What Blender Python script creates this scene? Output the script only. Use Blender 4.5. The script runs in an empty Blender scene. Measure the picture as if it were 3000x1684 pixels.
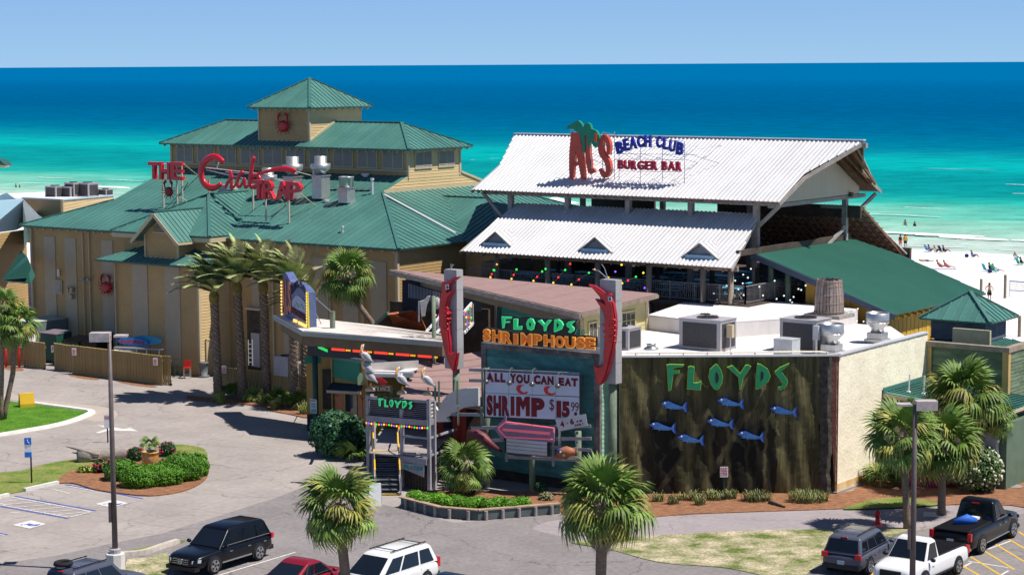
import bpy,bmesh,math,random
from mathutils import Vector,Matrix
random.seed(7)
R=math.radians
S=bpy.context.scene
C=S.collection
# ------------------------------------------------------------------ camera
FPX,HC=5939.0,21.7
PITCH=math.atan(653.3/FPX);ROLL=math.atan(17.5/3000)
cam_d=bpy.data.cameras.new("camera");cam=bpy.data.objects.new("camera",cam_d);C.objects.link(cam)
cam_d.sensor_width=36;cam_d.lens=36*FPX/3000;cam_d.clip_start=1;cam_d.clip_end=90000
cam.location=(0,0,HC)
_f=Vector((0,math.cos(PITCH),-math.sin(PITCH)));_u0=Vector((0,math.sin(PITCH),math.cos(PITCH)));_r0=Vector((1,0,0))
_r=_r0*math.cos(ROLL) -_u0*math.sin(ROLL);_u=_r0*math.sin(ROLL)+_u0*math.cos(ROLL)
cam.matrix_world=Matrix(((_r.x,_u.x,-_f.x,0),(_r.y,_u.y,-_f.y,0),(_r.z,_u.z,-_f.z,HC),(0,0,0,1)))
S.camera=cam
# ------------------------------------------------------------------ sky, sun, exposure
SUN_AZ,SUN_EL=math.atan2(.521,-.12),R(61.5)
W=bpy.data.worlds.new("World");S.world=W;W.use_nodes=True
nt=W.node_tree;bg=nt.nodes["Background"];sk=nt.nodes.new("ShaderNodeTexSky")
sk.sky_type='NISHITA';sk.sun_disc=False;sk.sun_elevation=SUN_EL;sk.sun_rotation=SUN_AZ
sk.altitude=1500;sk.air_density=1.0;sk.dust_density=0.05;sk.ozone_density=7.0
bg.inputs[1].default_value=0.06
# clear maritime air: the lowest degrees all round the horizon are pale blue instead of the model's inland yellow
_tc=nt.nodes.new("ShaderNodeTexCoord");_sx=nt.nodes.new("ShaderNodeSeparateXYZ");nt.links.new(_tc.outputs["Generated"],_sx.inputs[0])
_cr=nt.nodes.new("ShaderNodeValToRGB");nt.links.new(_sx.outputs[2],_cr.inputs[0]);_e=_cr.color_ramp.elements
_e[0].position=0;_e[0].color=(.40,.66,.95,1);_e[1].position=.5;_e[1].color=(.16,.34,.80,1)
for _p,_c in ((.035,(.31,.55,.92,1)),(.14,(.27,.50,.90,1))):_q=_e.new(_p);_q.color=_c
_vm=nt.nodes.new("ShaderNodeVectorMath");_vm.operation='SCALE';_vm.inputs["Scale"].default_value=11.6;nt.links.new(_cr.outputs[0],_vm.inputs[0])
_mr=nt.nodes.new("ShaderNodeMapRange");_mr.inputs[1].default_value=.08;_mr.inputs[2].default_value=.55;nt.links.new(_sx.outputs[2],_mr.inputs[0])
_mx=nt.nodes.new("ShaderNodeMix");_mx.data_type='RGBA';nt.links.new(_mr.outputs[0],_mx.inputs[0]);nt.links.new(_vm.outputs[0],_mx.inputs[6]);nt.links.new(sk.outputs[0],_mx.inputs[7])
nt.links.new(_mx.outputs[2],bg.inputs[0])
sd=bpy.data.lights.new("sun",'SUN');sd.energy=4.9;sd.angle=R(.5);sd.color=(1,.95,.87)
so=bpy.data.objects.new("sun",sd);C.objects.link(so)
sv=Vector((math.sin(SUN_AZ)*math.cos(SUN_EL),math.cos(SUN_AZ)*math.cos(SUN_EL),math.sin(SUN_EL)))
so.rotation_euler=sv.to_track_quat('Z','Y').to_euler();so.location=(0,0,60)
S.view_settings.view_transform='Standard';S.view_settings.look='None';S.view_settings.gamma=1
S.view_settings.exposure=0.36;S.view_settings.use_curve_mapping=False
S.cycles.max_bounces=6;S.cycles.diffuse_bounces=3;S.cycles.glossy_bounces=3
S.cycles.transparent_max_bounces=8;S.cycles.caustics_reflective=False;S.cycles.caustics_refractive=False
# ------------------------------------------------------------------ frames and pixel rays
TH=R(36.5)
UX=Vector((math.cos(TH),-math.sin(TH),0));WX=Vector((math.sin(TH),math.cos(TH),0));ZX=Vector((0,0,1))
YX=Vector((0,1,0));XX=Vector((1,0,0))
O=Vector((0,0,HC))
def L(u,w,z):return UX*u+WX*w+ZX*z
def ray(x,y):return _f+_r*((x -1500)/FPX)+_u*((842 -y)/FPX)
def at(x,y,z=0.0):
    d=ray(x,y);return O+d*((z -HC)/d.z)
def onp(x,y,p,n):
    d=ray(x,y);return O+d*((p -O).dot(n)/d.dot(n))
def atY(x,y,Y):return onp(x,y,Vector((0,Y,0)),YX)
def atu(x,y,u):return onp(x,y,UX*u,UX)
def atw(x,y,w):return onp(x,y,WX*w,WX)
# ------------------------------------------------------------------ mesh builder
class MB:
    def __init__(s):s.v=[];s.f=[]
    def add(s,vs,fs):
        b=len(s.v);s.v += [Vector(v) for v in vs];s.f += [tuple(i+b for i in f) for f in fs];return s
    def box(s,c,d,ax=None,rz=0.0):
        c=Vector(c)
        if ax is None:ax=(Vector((math.cos(rz),math.sin(rz),0)),Vector((-math.sin(rz),math.cos(rz),0)),ZX)
        h=[ax[i]*(d[i]/2) for i in range(3)]
        vs=[c+h[0]*a+h[1]*b+h[2]*e for e in (-1,1) for b in (-1,1) for a in (-1,1)]
        return s.add(vs,[(0,2,3,1),(4,5,7,6),(0,1,5,4),(2,6,7,3),(0,4,6,2),(1,3,7,5)])
    def lb(s,u0,u1,w0,w1,z0,z1):
        return s.box(L((u0+u1)/2,(w0+w1)/2,(z0+z1)/2),(abs(u1 -u0),abs(w1 -w0),abs(z1 -z0)),(UX,WX,ZX))
    def bar(s,p,q,a,b=None,up=ZX):
        p,q=Vector(p),Vector(q);b=b or a;d=(q -p)
        if d.length < 1e-6:return s
        dn=d.normalized();side=dn.cross(up)
        if side.length < 1e-3:side=dn.cross(XX)
        side.normalize();u2=side.cross(dn)
        return s.box((p+q)/2,(d.length,a,b),(dn,side,u2))
    def tube(s,pts,rad,n=8,cap=True,flat=None):
        pts=[Vector(p) for p in pts]
        if not isinstance(rad,(list,tuple)):rad=[rad]*len(pts)
        b=len(s.v);up=None
        for i,p in enumerate(pts):
            d=(pts[min(i+1,len(pts) -1)] -pts[max(i -1,0)]).normalized()
            if up is None:up=Vector(flat) if flat else (ZX if abs(d.z) < .9 else XX)
            x=d.cross(up)
            if x.length < 1e-3:x=d.cross(YX)
            x.normalize();y=x.cross(d).normalized()
            if not flat:up=y
            for k in range(n):
                a=2*math.pi*k/n
                s.v.append(p+x*(rad[i]*math.cos(a))+y*((rad[i] if not flat else rad[i]*.62)*math.sin(a)))
        for i in range(len(pts) -1):
            for k in range(n):
                s.f.append((b+i*n+k,b+i*n+(k+1) % n,b+(i+1)*n+(k+1) % n,b+(i+1)*n+k))
        if cap:
            s.f.append(tuple(b+k for k in reversed(range(n))));e=b+(len(pts) -1)*n
            s.f.append(tuple(e+k for k in range(n)))
        return s
    def prism(s,poly,vec):
        poly=[Vector(p) for p in poly];n=len(poly);vec=Vector(vec)
        fs=[tuple(range(n)),tuple(reversed(range(n,2*n)))]+[(i,i+n,(i+1) % n+n,(i+1) % n) for i in range(n)]
        return s.add(poly+[p+vec for p in poly],fs)
    def lathe(s,prof,c=(0,0,0),n=16):
        c=Vector(c);b=len(s.v)
        for r,z in prof:
            for k in range(n):
                a=2*math.pi*k/n;s.v.append(c+Vector((r*math.cos(a),r*math.sin(a),z)))
        for i in range(len(prof) -1):
            for k in range(n):s.f.append((b+i*n+k,b+i*n+(k+1) % n,b+(i+1)*n+(k+1) % n,b+(i+1)*n+k))
        s.f.append(tuple(b+k for k in reversed(range(n))));e=b+(len(prof) -1)*n
        s.f.append(tuple(e+k for k in range(n)))
        return s
    def blob(s,c,r,n=10,m=7):
        pr=[(max(.001,math.sin(math.pi*i/m)),-math.cos(math.pi*i/m)) for i in range(m+1)]
        t=MB().lathe(pr,n=n);c=Vector(c)
        return s.add([c+Vector((v.x*r[0],v.y*r[1],v.z*r[2])) for v in t.v],t.f)
    def xf(s,m):
        s.v=[m @ v for v in s.v];return s
ORG={}
def org(o):return ORG.get(o.name,Vector()) if o is not None else Vector()
def tagit(o,label=None,cat=None,group=None,kind=None):
    if label:o["label"]=label
    if cat:o["category"]=cat
    if group:o["group"]=group
    if kind:o["kind"]=kind
    return o
def thing(name,label,cat,loc=(0,0,0),group=None):
    o=bpy.data.objects.new(name,None);C.objects.link(o);o.location=loc;o.empty_display_size=.3
    ORG[o.name]=Vector(loc);return tagit(o,label,cat,group)
def mesh(mb,name,smooth=False,auto=None):
    me=bpy.data.meshes.new(name);me.from_pydata([tuple(v) for v in mb.v],[],mb.f)
    if smooth:me.polygons.foreach_set("use_smooth",[True]*len(me.polygons))
    return me
def part(mb,name,mat,parent=None,smooth=False,label=None,kind=None,local=False):
    if not local:
        o0=org(parent)
        if o0.length > 0:mb.v=[v -o0 for v in mb.v]
    me=mesh(mb,name,smooth);me.materials.append(mat)
    o=bpy.data.objects.new(name,me);C.objects.link(o)
    if parent is not None:o.parent=parent;ORG[o.name]=org(parent)
    return tagit(o,label,None,None,kind)
def single(mb,name,mat,label,cat,group=None,smooth=False,kind=None):
    """a thing that is one mesh, with its origin moved to its base"""
    xs=[v.x for v in mb.v];ys=[v.y for v in mb.v];zs=[v.z for v in mb.v]
    c=Vector(((min(xs)+max(xs))/2,(min(ys)+max(ys))/2,min(zs)))
    mb.v=[v -c for v in mb.v]
    o=part(mb,name,mat,None,smooth,local=True);o.location=c;ORG[o.name]=c
    return tagit(o,label,cat,group,kind)
KIDS={}
def dup(o,parent=None,loc=None,rz=None,sc=None,label=None,group=None):
    c=o.copy();C.objects.link(c)
    if parent is not None:c.parent=parent
    if loc is not None:c.location=loc
    if rz is not None:c.rotation_euler=(0,0,rz)
    if sc is not None:c.scale=(sc,sc,sc) if not hasattr(sc,'__len__') else sc
    if label:c["label"]=label
    if group:c["group"]=group
    for ch in list(o.children):dup(ch,c)
    return c
# ------------------------------------------------------------------ materials
MATS={}
def M(name,col,rough=.6,spec=.4,metal=0.0,var=.12,vs=1.5,bump=0.0,bs=20.0,col2=None,rnd=0.0,stretch=None,emit=None,es=0,coat=0,space='Object',thr=None,fine=0.0):
    if name in MATS:return MATS[name]
    m=bpy.data.materials.new(name);m.use_nodes=True;n=m.node_tree.nodes;l=m.node_tree.links
    b=n["Principled BSDF"];b.inputs["Roughness"].default_value=rough;b.inputs["Metallic"].default_value=metal
    b.inputs["Specular IOR Level"].default_value=spec
    if coat:b.inputs["Coat Weight"].default_value=coat;b.inputs["Coat Roughness"].default_value=.05
    col=tuple(col)+(1,);m.diffuse_color=col
    tc=n.new("ShaderNodeTexCoord");mp=n.new("ShaderNodeMapping");l.new(tc.outputs[space],mp.inputs[0])
    if stretch:mp.inputs["Scale"].default_value=stretch
    nz=n.new("ShaderNodeTexNoise");nz.inputs["Scale"].default_value=vs;nz.inputs["Detail"].default_value=5;nz.inputs["Roughness"].default_value=.6
    l.new(mp.outputs[0],nz.inputs[0])
    mr=n.new("ShaderNodeMapRange");l.new(nz.outputs[0],mr.inputs[0])
    lo,hi=thr if thr else (.3,.7)
    mr.inputs[1].default_value=lo;mr.inputs[2].default_value=hi
    mx=n.new("ShaderNodeMix");mx.data_type='RGBA';l.new(mr.outputs[0],mx.inputs[0])
    if col2:a,c2=col,tuple(col2)+(1,)
    else:a=tuple(x*(1 -var) for x in col[:3])+(1,);c2=tuple(min(1,x*(1+var)) for x in col[:3])+(1,)
    mx.inputs[6].default_value=a;mx.inputs[7].default_value=c2
    out=mx.outputs[2]
    if fine:
        n2=n.new("ShaderNodeTexNoise");n2.inputs["Scale"].default_value=vs*14;n2.inputs["Detail"].default_value=3;l.new(mp.outputs[0],n2.inputs[0])
        m2=n.new("ShaderNodeMapRange");m2.inputs[1].default_value=.35;m2.inputs[2].default_value=.65;m2.inputs[3].default_value=1 -fine;m2.inputs[4].default_value=1+fine;l.new(n2.outputs[0],m2.inputs[0])
        v=n.new("ShaderNodeVectorMath");v.operation='SCALE';l.new(out,v.inputs[0]);l.new(m2.outputs[0],v.inputs["Scale"]);out=v.outputs[0]
    if rnd:
        oi=n.new("ShaderNodeObjectInfo");m3=n.new("ShaderNodeMapRange");m3.inputs[3].default_value=1 -rnd;m3.inputs[4].default_value=1+rnd;l.new(oi.outputs["Random"],m3.inputs[0])
        v=n.new("ShaderNodeVectorMath");v.operation='SCALE';l.new(out,v.inputs[0]);l.new(m3.outputs[0],v.inputs["Scale"]);out=v.outputs[0]
    l.new(out,b.inputs["Base Color"])
    if emit:b.inputs["Emission Color"].default_value=tuple(emit)+(1,);b.inputs["Emission Strength"].default_value=es
    if bump:
        nb=n.new("ShaderNodeTexNoise");nb.inputs["Scale"].default_value=bs;nb.inputs["Detail"].default_value=4;l.new(mp.outputs[0],nb.inputs[0])
        bp=n.new("ShaderNodeBump");bp.inputs["Strength"].default_value=bump;bp.inputs["Distance"].default_value=.03;l.new(nb.outputs[0],bp.inputs["Height"]);l.new(bp.outputs[0],b.inputs["Normal"])
    MATS[name]=m;return m
green=M("green_metal",(.066,.185,.158),.42,.5,var=.16,vs=.3,rnd=.09,fine=.03,bump=.04,bs=2)
greenrib=M("green_metal_rib",(.05,.15,.13),.4,.5,var=.06,vs=.5)
darkgreen=M("dark_green_metal",(.02,.09,.07),.45,.5,var=.08)
bluegray=M("aqua_metal",(.36,.55,.66),.3,.6,var=.05,vs=.3,rnd=.03)
whitem=M("white_metal",(.70,.68,.69),.34,.5,metal=.25,var=.08,vs=.5,rnd=.05,fine=.04)
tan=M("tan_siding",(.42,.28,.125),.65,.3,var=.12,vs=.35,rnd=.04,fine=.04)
tan_lit=M("tan_siding_lit",(.60,.44,.23),.65,.3,var=.06,vs=.6,rnd=.04,fine=.03)  # lighter copy of the tan siding: sunlight on the bright faces put into colour
beige=M("beige_trim",(.50,.41,.27),.6,.3,var=.05)
panelc=M("pale_shutter_panel",(.40,.33,.235),.65,.3,var=.05)
louv=M("louvre_slat",(.34,.31,.27),.6,.3,var=.05)
wood=M("weathered_wood",(.26,.21,.16),.8,.2,var=.25,vs=2,stretch=(1,1,.3),fine=.15,rnd=.12)
woodg=M("grey_wood",(.30,.27,.25),.8,.2,var=.22,vs=2,fine=.15,rnd=.1)
woodgreen=M("green_wood_post",(.17,.21,.15),.8,.2,var=.25,vs=1.6,fine=.12,rnd=.08)
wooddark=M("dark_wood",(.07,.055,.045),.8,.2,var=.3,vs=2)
woodred=M("cedar_underside",(.17,.085,.05),.8,.2,var=.3,vs=1.5,rnd=.1)
red=M("sign_red",(.64,.008,.022),.3,.6,var=.1,vs=1.2)
redd=M("painted_red",(.55,.012,.012),.35,.5,var=.15,vs=2)
crabred=M("crab_red",(.42,.01,.015),.4,.5,var=.15,vs=3)
teal=M("teal_plank",(.07,.20,.19),.75,.25,var=.3,vs=1.1,rnd=.18,fine=.1,stretch=(1,1,3))
tealp=M("teal_panel",(.01,.20,.13),.6,.3,var=.08,vs=1)
galv=M("galvanised_steel",(.48,.49,.50),.38,.5,metal=.75,var=.12,vs=3)
greyp=M("grey_paint",(.36,.34,.36),.5,.4,var=.06)
greyd=M("dark_grille",(.05,.05,.055),.6,.3,var=.2,vs=8)
blackm=M("black_paint",(.012,.012,.014),.4,.4,var=.1)
white=M("white_paint",(.78,.78,.78),.5,.4,var=.03)
whiter=M("white_roof_membrane",(.72,.68,.68),.7,.3,var=.06,vs=.25,fine=.03)
glass=M("window_glass",(.03,.035,.04),.08,.7,var=.1)
steelb=M("silver_steel",(.5,.5,.52),.3,.5,metal=.8,var=.05)
cream=M("cream_stucco",(.88,.80,.62),.85,.2,var=.08,vs=.7,bump=.7,bs=7,fine=.07)
# ------------------------------------------------------------------ strips, roofs, siding, letters
def clip2(poly,k,lo,hi):
    for sgn,lim in ((1,lo),(-1,-hi)):
        out=[]
        for i in range(len(poly)):
            a,b=poly[i -1],poly[i];da,db=sgn*a[k] -lim,sgn*b[k] -lim
            if da >= 0:out.append(a) if False else None
            if (da >= 0) != (db >= 0):
                t=da/(da -db);out.append(tuple(a[j]+(b[j] -a[j])*t for j in range(2)))
            if db >= 0:out.append(b)
        poly=out
        if len(poly) < 3:return []
    return poly
def area2(p):return abs(sum(p[i -1][0]*p[i][1] -p[i][0]*p[i -1][1] for i in range(len(p))))/2
def newell(P):
    n=Vector()
    for i in range(len(P)):n += P[i -1].cross(P[i])
    return n.normalized()
def roof(parent,name,pts,down,sp,mat,ribh=.045,ribw=.03,thick=.12,per=1,wave=False,pn='roof_panel',slabm=None,lift=.012):
    """one roof slope: a deck slab with standing-seam (or ribbed) sheets lying on it"""
    P=[Vector(p) for p in pts];n=newell(P)
    if n.z < 0:n=-n;P.reverse()
    a=Vector(down);a=(a -n*a.dot(n)).normalized();b=a.cross(n)
    slab=part(MB().prism([p -n*thick for p in P],n*thick),name,slabm or mat,parent)
    q=[((p -P[0]).dot(b),(p -P[0]).dot(a)) for p in P]
    s0,s1=min(x[0] for x in q),max(x[0] for x in q);w=sp*per
    k=max(1,round((s1 -s0)/w));w=(s1 -s0)/k
    for i in range(k):
        c=clip2(q,0,s0+i*w,s0+(i+1)*w -.004)
        if len(c) < 3 or area2(c) < .02:continue
        m=MB();up=lambda x,z:P[0]+b*x[0]+a*x[1]+n*(z+lift)
        m.prism([up(x,0) for x in c],-n*lift*.9)
        for j in range(per):
            s=s0+i*w+(j+(.5 if per > 1 else .02))*w/per
            cc=clip2(q,0,s -.002,s+.002)
            if len(cc) < 3:continue
            t0,t1=min(x[1] for x in cc),max(x[1] for x in cc)
            if t1 -t0 < .12:continue
            h=ribw/2
            if wave:
                vs=[up((s+dx,t),z) for t in (t0,t1) for dx,z in ((-ribw,.002),(-ribw*.45,ribh),(ribw*.45,ribh),(ribw,.002))]
                m.add(vs,[(0,4,5,1),(1,5,6,2),(2,6,7,3),(0,1,2,3),(4,7,6,5)])
            else:
                m.box(up((s,(t0+t1)/2),ribh/2+.001),(ribw,t1 -t0,ribh),(b,a,n))
        part(m,pn,mat,slab)
    return slab
def siding(parent,name,pts,h,mat,out=None,indiv=False,bn='siding_board',thick=.15,proud=.022,split=0,jitter=0):
    """a wall face built of lapped boards; out = outward normal"""
    P=[Vector(p) for p in pts];n=newell(P)
    if out is not None and n.dot(Vector(out)) < 0:n=-n;P.reverse()
    up=ZX;b=up.cross(n).normalized();z0=min(p.z for p in P);z1=max(p.z for p in P)
    wall=part(MB().prism([p -n*thick for p in P],n*thick),name,mat,parent)
    q=[((p -P[0]).dot(b),p.z) for p in P];k=max(1,round((z1 -z0)/h));h=(z1 -z0)/k
    J=MB()
    for i in range(k):
        zl,zh=z0+i*h,z0+(i+1)*h -.004
        c0=clip2(q,1,zl,zh)
        if len(c0) < 3:continue
        sa,sb=min(x[0] for x in c0),max(x[0] for x in c0);cuts=[sa]
        if split:
            s=sa+random.uniform(.3,1)*split
            while s < sb -.3:cuts.append(s);s += split*random.uniform(.6,1.3)
        cuts.append(sb)
        for ca,cb in zip(cuts,cuts[1:]):
            c=clip2(c0,0,ca,cb -(.006 if cb < sb else 0))
            if len(c) < 3:continue
            m=MB() if indiv else J;jj=random.uniform(0,jitter)
            f=lambda x:P[0]+b*x[0]+ZX*(x[1] -P[0].z)+n*(.004+jj+proud*(zh -x[1])/h)
            g=lambda x:P[0]+b*x[0]+ZX*(x[1] -P[0].z)+n*.001
            N=len(c);m.add([f(x) for x in c]+[g(x) for x in c],[tuple(range(N))]+[(j,j+N,(j+1) % N+N,(j+1) % N) for j in range(N)])
            if indiv:part(m,bn,mat,wall)
    if not indiv:part(J,bn,mat,wall,kind="stuff")
    return wall
GLY={}
def glyph(ch,off=0.0,ext=.08,bev=0.0,shear=0.0):
    """one letter as a mesh fitted to the unit box, depth along +z of its own plane"""
    key=(ch,off,ext,bev,shear)
    if key in GLY:return GLY[key]
    cu=bpy.data.curves.new("letter",'FONT');cu.body=ch;cu.size=1;cu.offset=off;cu.extrude=ext/2;cu.bevel_depth=bev;cu.resolution_u=4;cu.shear=shear
    o=bpy.data.objects.new("letter",cu);C.objects.link(o)
    dg=bpy.context.evaluated_depsgraph_get();me=bpy.data.meshes.new_from_object(o.evaluated_get(dg))
    vs=[v.co.copy() for v in me.vertices];fs=[tuple(p.vertices) for p in me.polygons]
    bpy.data.objects.remove(o);bpy.data.curves.remove(cu);bpy.data.meshes.remove(me)
    x0,x1=min(v.x for v in vs),max(v.x for v in vs);y0,y1=min(v.y for v in vs),max(v.y for v in vs);z0,z1=min(v.z for v in vs),max(v.z for v in vs)
    vs=[((v.x -x0)/max(x1 -x0,1e-5),(v.y -y0)/max(y1 -y0,1e-5),(v.z -z0)) for v in vs]
    GLY[key]=(vs,fs);return GLY[key]
def put_letter(ch,o,rx,up,nrm,w,h,off=0.02,ext=.08,bev=0.0,grow=0.0,shear=0.0,mb=None):
    """letter with lower-left corner o, right rx, up up"""
    vs,fs=glyph(ch,off,ext,bev,shear);m=mb or MB()
    return m.add([o+rx*((x*(1+2*grow) -grow)*w)+up*((y*(1+2*grow/max(h/w,.3)) -grow/max(h/w,.3))*h)+nrm*z for x,y,z in vs],fs)
def word(s,o,rx,up,nrm,width,h,off=.02,ext=.03,gap=.18,mb=None,widths=None):
    """flat word: letters spread over width; returns one mesh builder"""
    m=mb or MB();wd=[(.35 if c in "I1'.,-:!" else .5 if c == ' ' else 1.25 if c in 'MW' else 1) for c in s];tot=sum(wd)+gap*(len(s) -1);x=0
    for c,k in zip(s,wd):
        if c != ' ':
            hh=h if c not in "-.'," else h*.2;dy=0 if c not in "-'" else (h*.4 if c == '-' else h*.8)
            put_letter(c,o+rx*(x/tot*width)+up*dy,rx,up,nrm,k/tot*width,hh,off,ext,mb=m)
        x += k+gap
    return m
def smoothpts(p,k=4,closed=True):
    n=len(p);out=[]
    for i in range(n if closed else n -1):
        a,b,c,d=(p[(i -1) % n],p[i],p[(i+1) % n],p[(i+2) % n]) if closed else (p[max(i -1,0)],p[i],p[i+1],p[min(i+2,n -1)])
        for j in range(k):
            t=j/k;out.append(tuple(.5*((2*b[e])+(-a[e]+c[e])*t+(2*a[e] -5*b[e]+4*c[e] -d[e])*t*t+(-a[e]+3*b[e] -3*c[e]+d[e])*t ** 3) for e in range(2)))
    if not closed:out.append(p[-1])
    return out
def sheet(name,pix,z,mat,smooth=0,kind="structure",label=None,cat=None,thick=0.0):
    if smooth:pix=smoothpts(pix,smooth)
    P=[at(x,y,z) for x,y in pix]
    m=MB().prism([p -ZX*thick for p in P],ZX*thick) if thick else MB().add(P,[tuple(range(len(P)))])
    if newell(P).z < 0:m.f=[tuple(reversed(f)) for f in m.f]
    return tagit(part(m,name,mat),label,cat,None,kind)
# ------------------------------------------------------------------ ground, beach, sea
def ground_mat(name,c1,c2,vs,joints=None,crack=0.0,fine=.08,stains=0.0):
    m=M(name,c1,.9,.15,col2=c2,vs=vs,fine=fine,bump=.15,bs=12)
    n=m.node_tree.nodes;l=m.node_tree.links;b=n["Principled BSDF"]
    tc=[x for x in n if x.type == 'TEX_COORD'][0]
    def darken(fac,amt):
        src=b.inputs["Base Color"].links[0].from_socket;v=n.new("ShaderNodeMix");v.data_type='RGBA';v.blend_type='MULTIPLY'
        l.new(fac,v.inputs[0]);l.new(src,v.inputs[6]);v.inputs[7].default_value=(amt,amt,amt,1);l.new(v.outputs[2],b.inputs["Base Color"])
    if joints:
        mp=n.new("ShaderNodeMapping");l.new(tc.outputs["Object"],mp.inputs[0]);mp.inputs["Rotation"].default_value=(0,0,joints[1])
        nz=n.new("ShaderNodeTexNoise");nz.inputs["Scale"].default_value=.5;l.new(tc.outputs["Object"],nz.inputs[0])
        ad=n.new("ShaderNodeVectorMath");ad.operation='MULTIPLY_ADD';ad.inputs[1].default_value=(.25,.25,0);l.new(nz.outputs[1],ad.inputs[0]);l.new(mp.outputs[0],ad.inputs[2])
        br=n.new("ShaderNodeTexBrick");br.offset=0;br.inputs["Scale"].default_value=1;br.inputs["Brick Width"].default_value=joints[0];br.inputs["Row Height"].default_value=joints[0];br.inputs["Mortar Size"].default_value=.03;br.inputs["Mortar Smooth"].default_value=.6
        l.new(ad.outputs[0],br.inputs[0]);darken(br.outputs["Fac"],.72)
    if crack:
        vo=n.new("ShaderNodeTexVoronoi");vo.feature='DISTANCE_TO_EDGE';vo.inputs["Scale"].default_value=.16
        nz=n.new("ShaderNodeTexNoise");nz.inputs["Scale"].default_value=.6;nz.inputs["Detail"].default_value=6;l.new(tc.outputs["Object"],nz.inputs[0])
        ad=n.new("ShaderNodeVectorMath");ad.operation='MULTIPLY_ADD';ad.inputs[1].default_value=(3,3,0);l.new(nz.outputs[1],ad.inputs[0]);l.new(tc.outputs["Object"],ad.inputs[2]);l.new(ad.outputs[0],vo.inputs[0])
        mr=n.new("ShaderNodeMapRange");mr.inputs[1].default_value=.001;mr.inputs[2].default_value=.008;mr.inputs[3].default_value=crack;mr.inputs[4].default_value=0;l.new(vo.outputs[0],mr.inputs[0]);darken(mr.outputs[0],.55)
    if stains:
        nz=n.new("ShaderNodeTexNoise");nz.inputs["Scale"].default_value=.28;nz.inputs["Detail"].default_value=7;nz.inputs["Roughness"].default_value=.7;l.new(tc.outputs["Object"],nz.inputs[0])
        mr=n.new("ShaderNodeMapRange");mr.inputs[1].default_value=.55;mr.inputs[2].default_value=.75;mr.inputs[4].default_value=stains;l.new(nz.outputs[0],mr.inputs[0]);darken(mr.outputs[0],.6)
    return m
pave=ground_mat("concrete_pavement",(.27,.24,.228),(.37,.325,.305),.22,(3.7,R(33)),.7,.07,.35)
asph=ground_mat("asphalt_lane",(.19,.172,.172),(.25,.226,.225),.3,None,.9,.1,.4)
asph2=ground_mat("asphalt_smooth",(.27,.235,.245),(.33,.29,.30),.25,None,.6,.07,.3)
grassm=M("lawn_grass",(.04,.13,.01),.9,.1,col2=(.11,.23,.025),vs=.9,fine=.45,bump=.6,bs=30)
grass2=M("lawn_grass_worn",(.075,.165,.015),.9,.1,col2=(.26,.24,.09),vs=.9,fine=.3,bump=.6,bs=30)
grass3=M("dry_grass",(.11,.145,.035),.95,.1,col2=(.50,.42,.30),vs=.75,thr=(.36,.66),fine=.35,bump=.6,bs=30)
straw=M("pine_straw",(.15,.07,.04),.95,.1,col2=(.36,.18,.10),vs=2.5,fine=.4,bump=1,bs=14,stretch=(1,2.2,1))
sand=M("white_sand",(.74,.72,.70),.95,.1,var=.05,vs=.12,fine=.05,bump=.5,bs=1.5)
foam=M("foam",(.85,.88,.88),.8,.2,var=.04,vs=2,bump=.6,bs=3)
kerbm=M("kerb_white",(.62,.60,.57),.8,.2,var=.15,vs=2,fine=.08)
linew=M("line_white",(.62,.60,.59),.85,.1,col2=(.42,.39,.38),vs=6,thr=(.45,.8))
lineb=M("line_blue",(.05,.09,.42),.85,.1,col2=(.16,.17,.38),vs=5,thr=(.45,.8))
liney=M("line_yellow",(.62,.40,.03),.85,.1,col2=(.45,.32,.12),vs=5,thr=(.45,.8))
gnd=part(MB().add([L(-420,20,0),L(160,20,0),L(160,138,0),L(-420,138,0)],[(0,1,2,3)]),"ground",pave,kind="structure")
# beach: a strip of sand sloping to the water, gently uneven
bm_=MB();nu,nw=60,40
def sandz(u,w):
    base=-.004 if w < 142 else -.004 -1.22*min(1.6,((w -142)/89)) ** 1.0
    return base+(.10*math.sin(w*.35+math.sin(u*.21)*1.4)*math.sin(u*.17+w*.09)+.05*math.sin(w*.9+u*.5))*(1 if 146 < w < 222 else .0)
for j in range(nw+1):
    for i in range(nu+1):
        u,w=-420+620*i/nu,137.9+(310 -137.9)*(j/nw);w2=w+(1.6*math.sin(u*.045)+.8*math.sin(u*.13))*(1 if 200 < w < 280 else 0)
        bm_.v.append(L(u,w,sandz(u,w)))
for j in range(nw):
    for i in range(nu):a=j*(nu+1)+i;bm_.f.append((a,a+1,a+nu+2,a+nu+1))
part(bm_,"sand_beach",sand,smooth=True,kind="structure")
# sea: fine near the shore, huge beyond; its colour is the depth of the water over the white bars
SEA=-1.2
sea_m=M("sea_water",(0,.2,.3),.5,0.0,var=0)
n=sea_m.node_tree.nodes;l=sea_m.node_tree.links;b=n["Principled BSDF"]
for x in list(n):
    if x.type in ('MIX','MAP_RANGE','TEX_NOISE'):n.remove(x)
tc=[x for x in n if x.type == 'TEX_COORD'][0]
dt=n.new("ShaderNodeVectorMath");dt.operation='DOT_PRODUCT';dt.inputs[1].default_value=tuple(WX);l.new(tc.outputs["Object"],dt.inputs[0])
nz=n.new("ShaderNodeTexNoise");nz.inputs["Scale"].default_value=.016;nz.inputs["Detail"].default_value=5
mp=n.new("ShaderNodeMapping");mp.inputs["Rotation"].default_value=(0,0,TH);mp.inputs["Scale"].default_value=(.35,1.3,1);l.new(tc.outputs["Object"],mp.inputs[0]);l.new(mp.outputs[0],nz.inputs[0])
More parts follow.
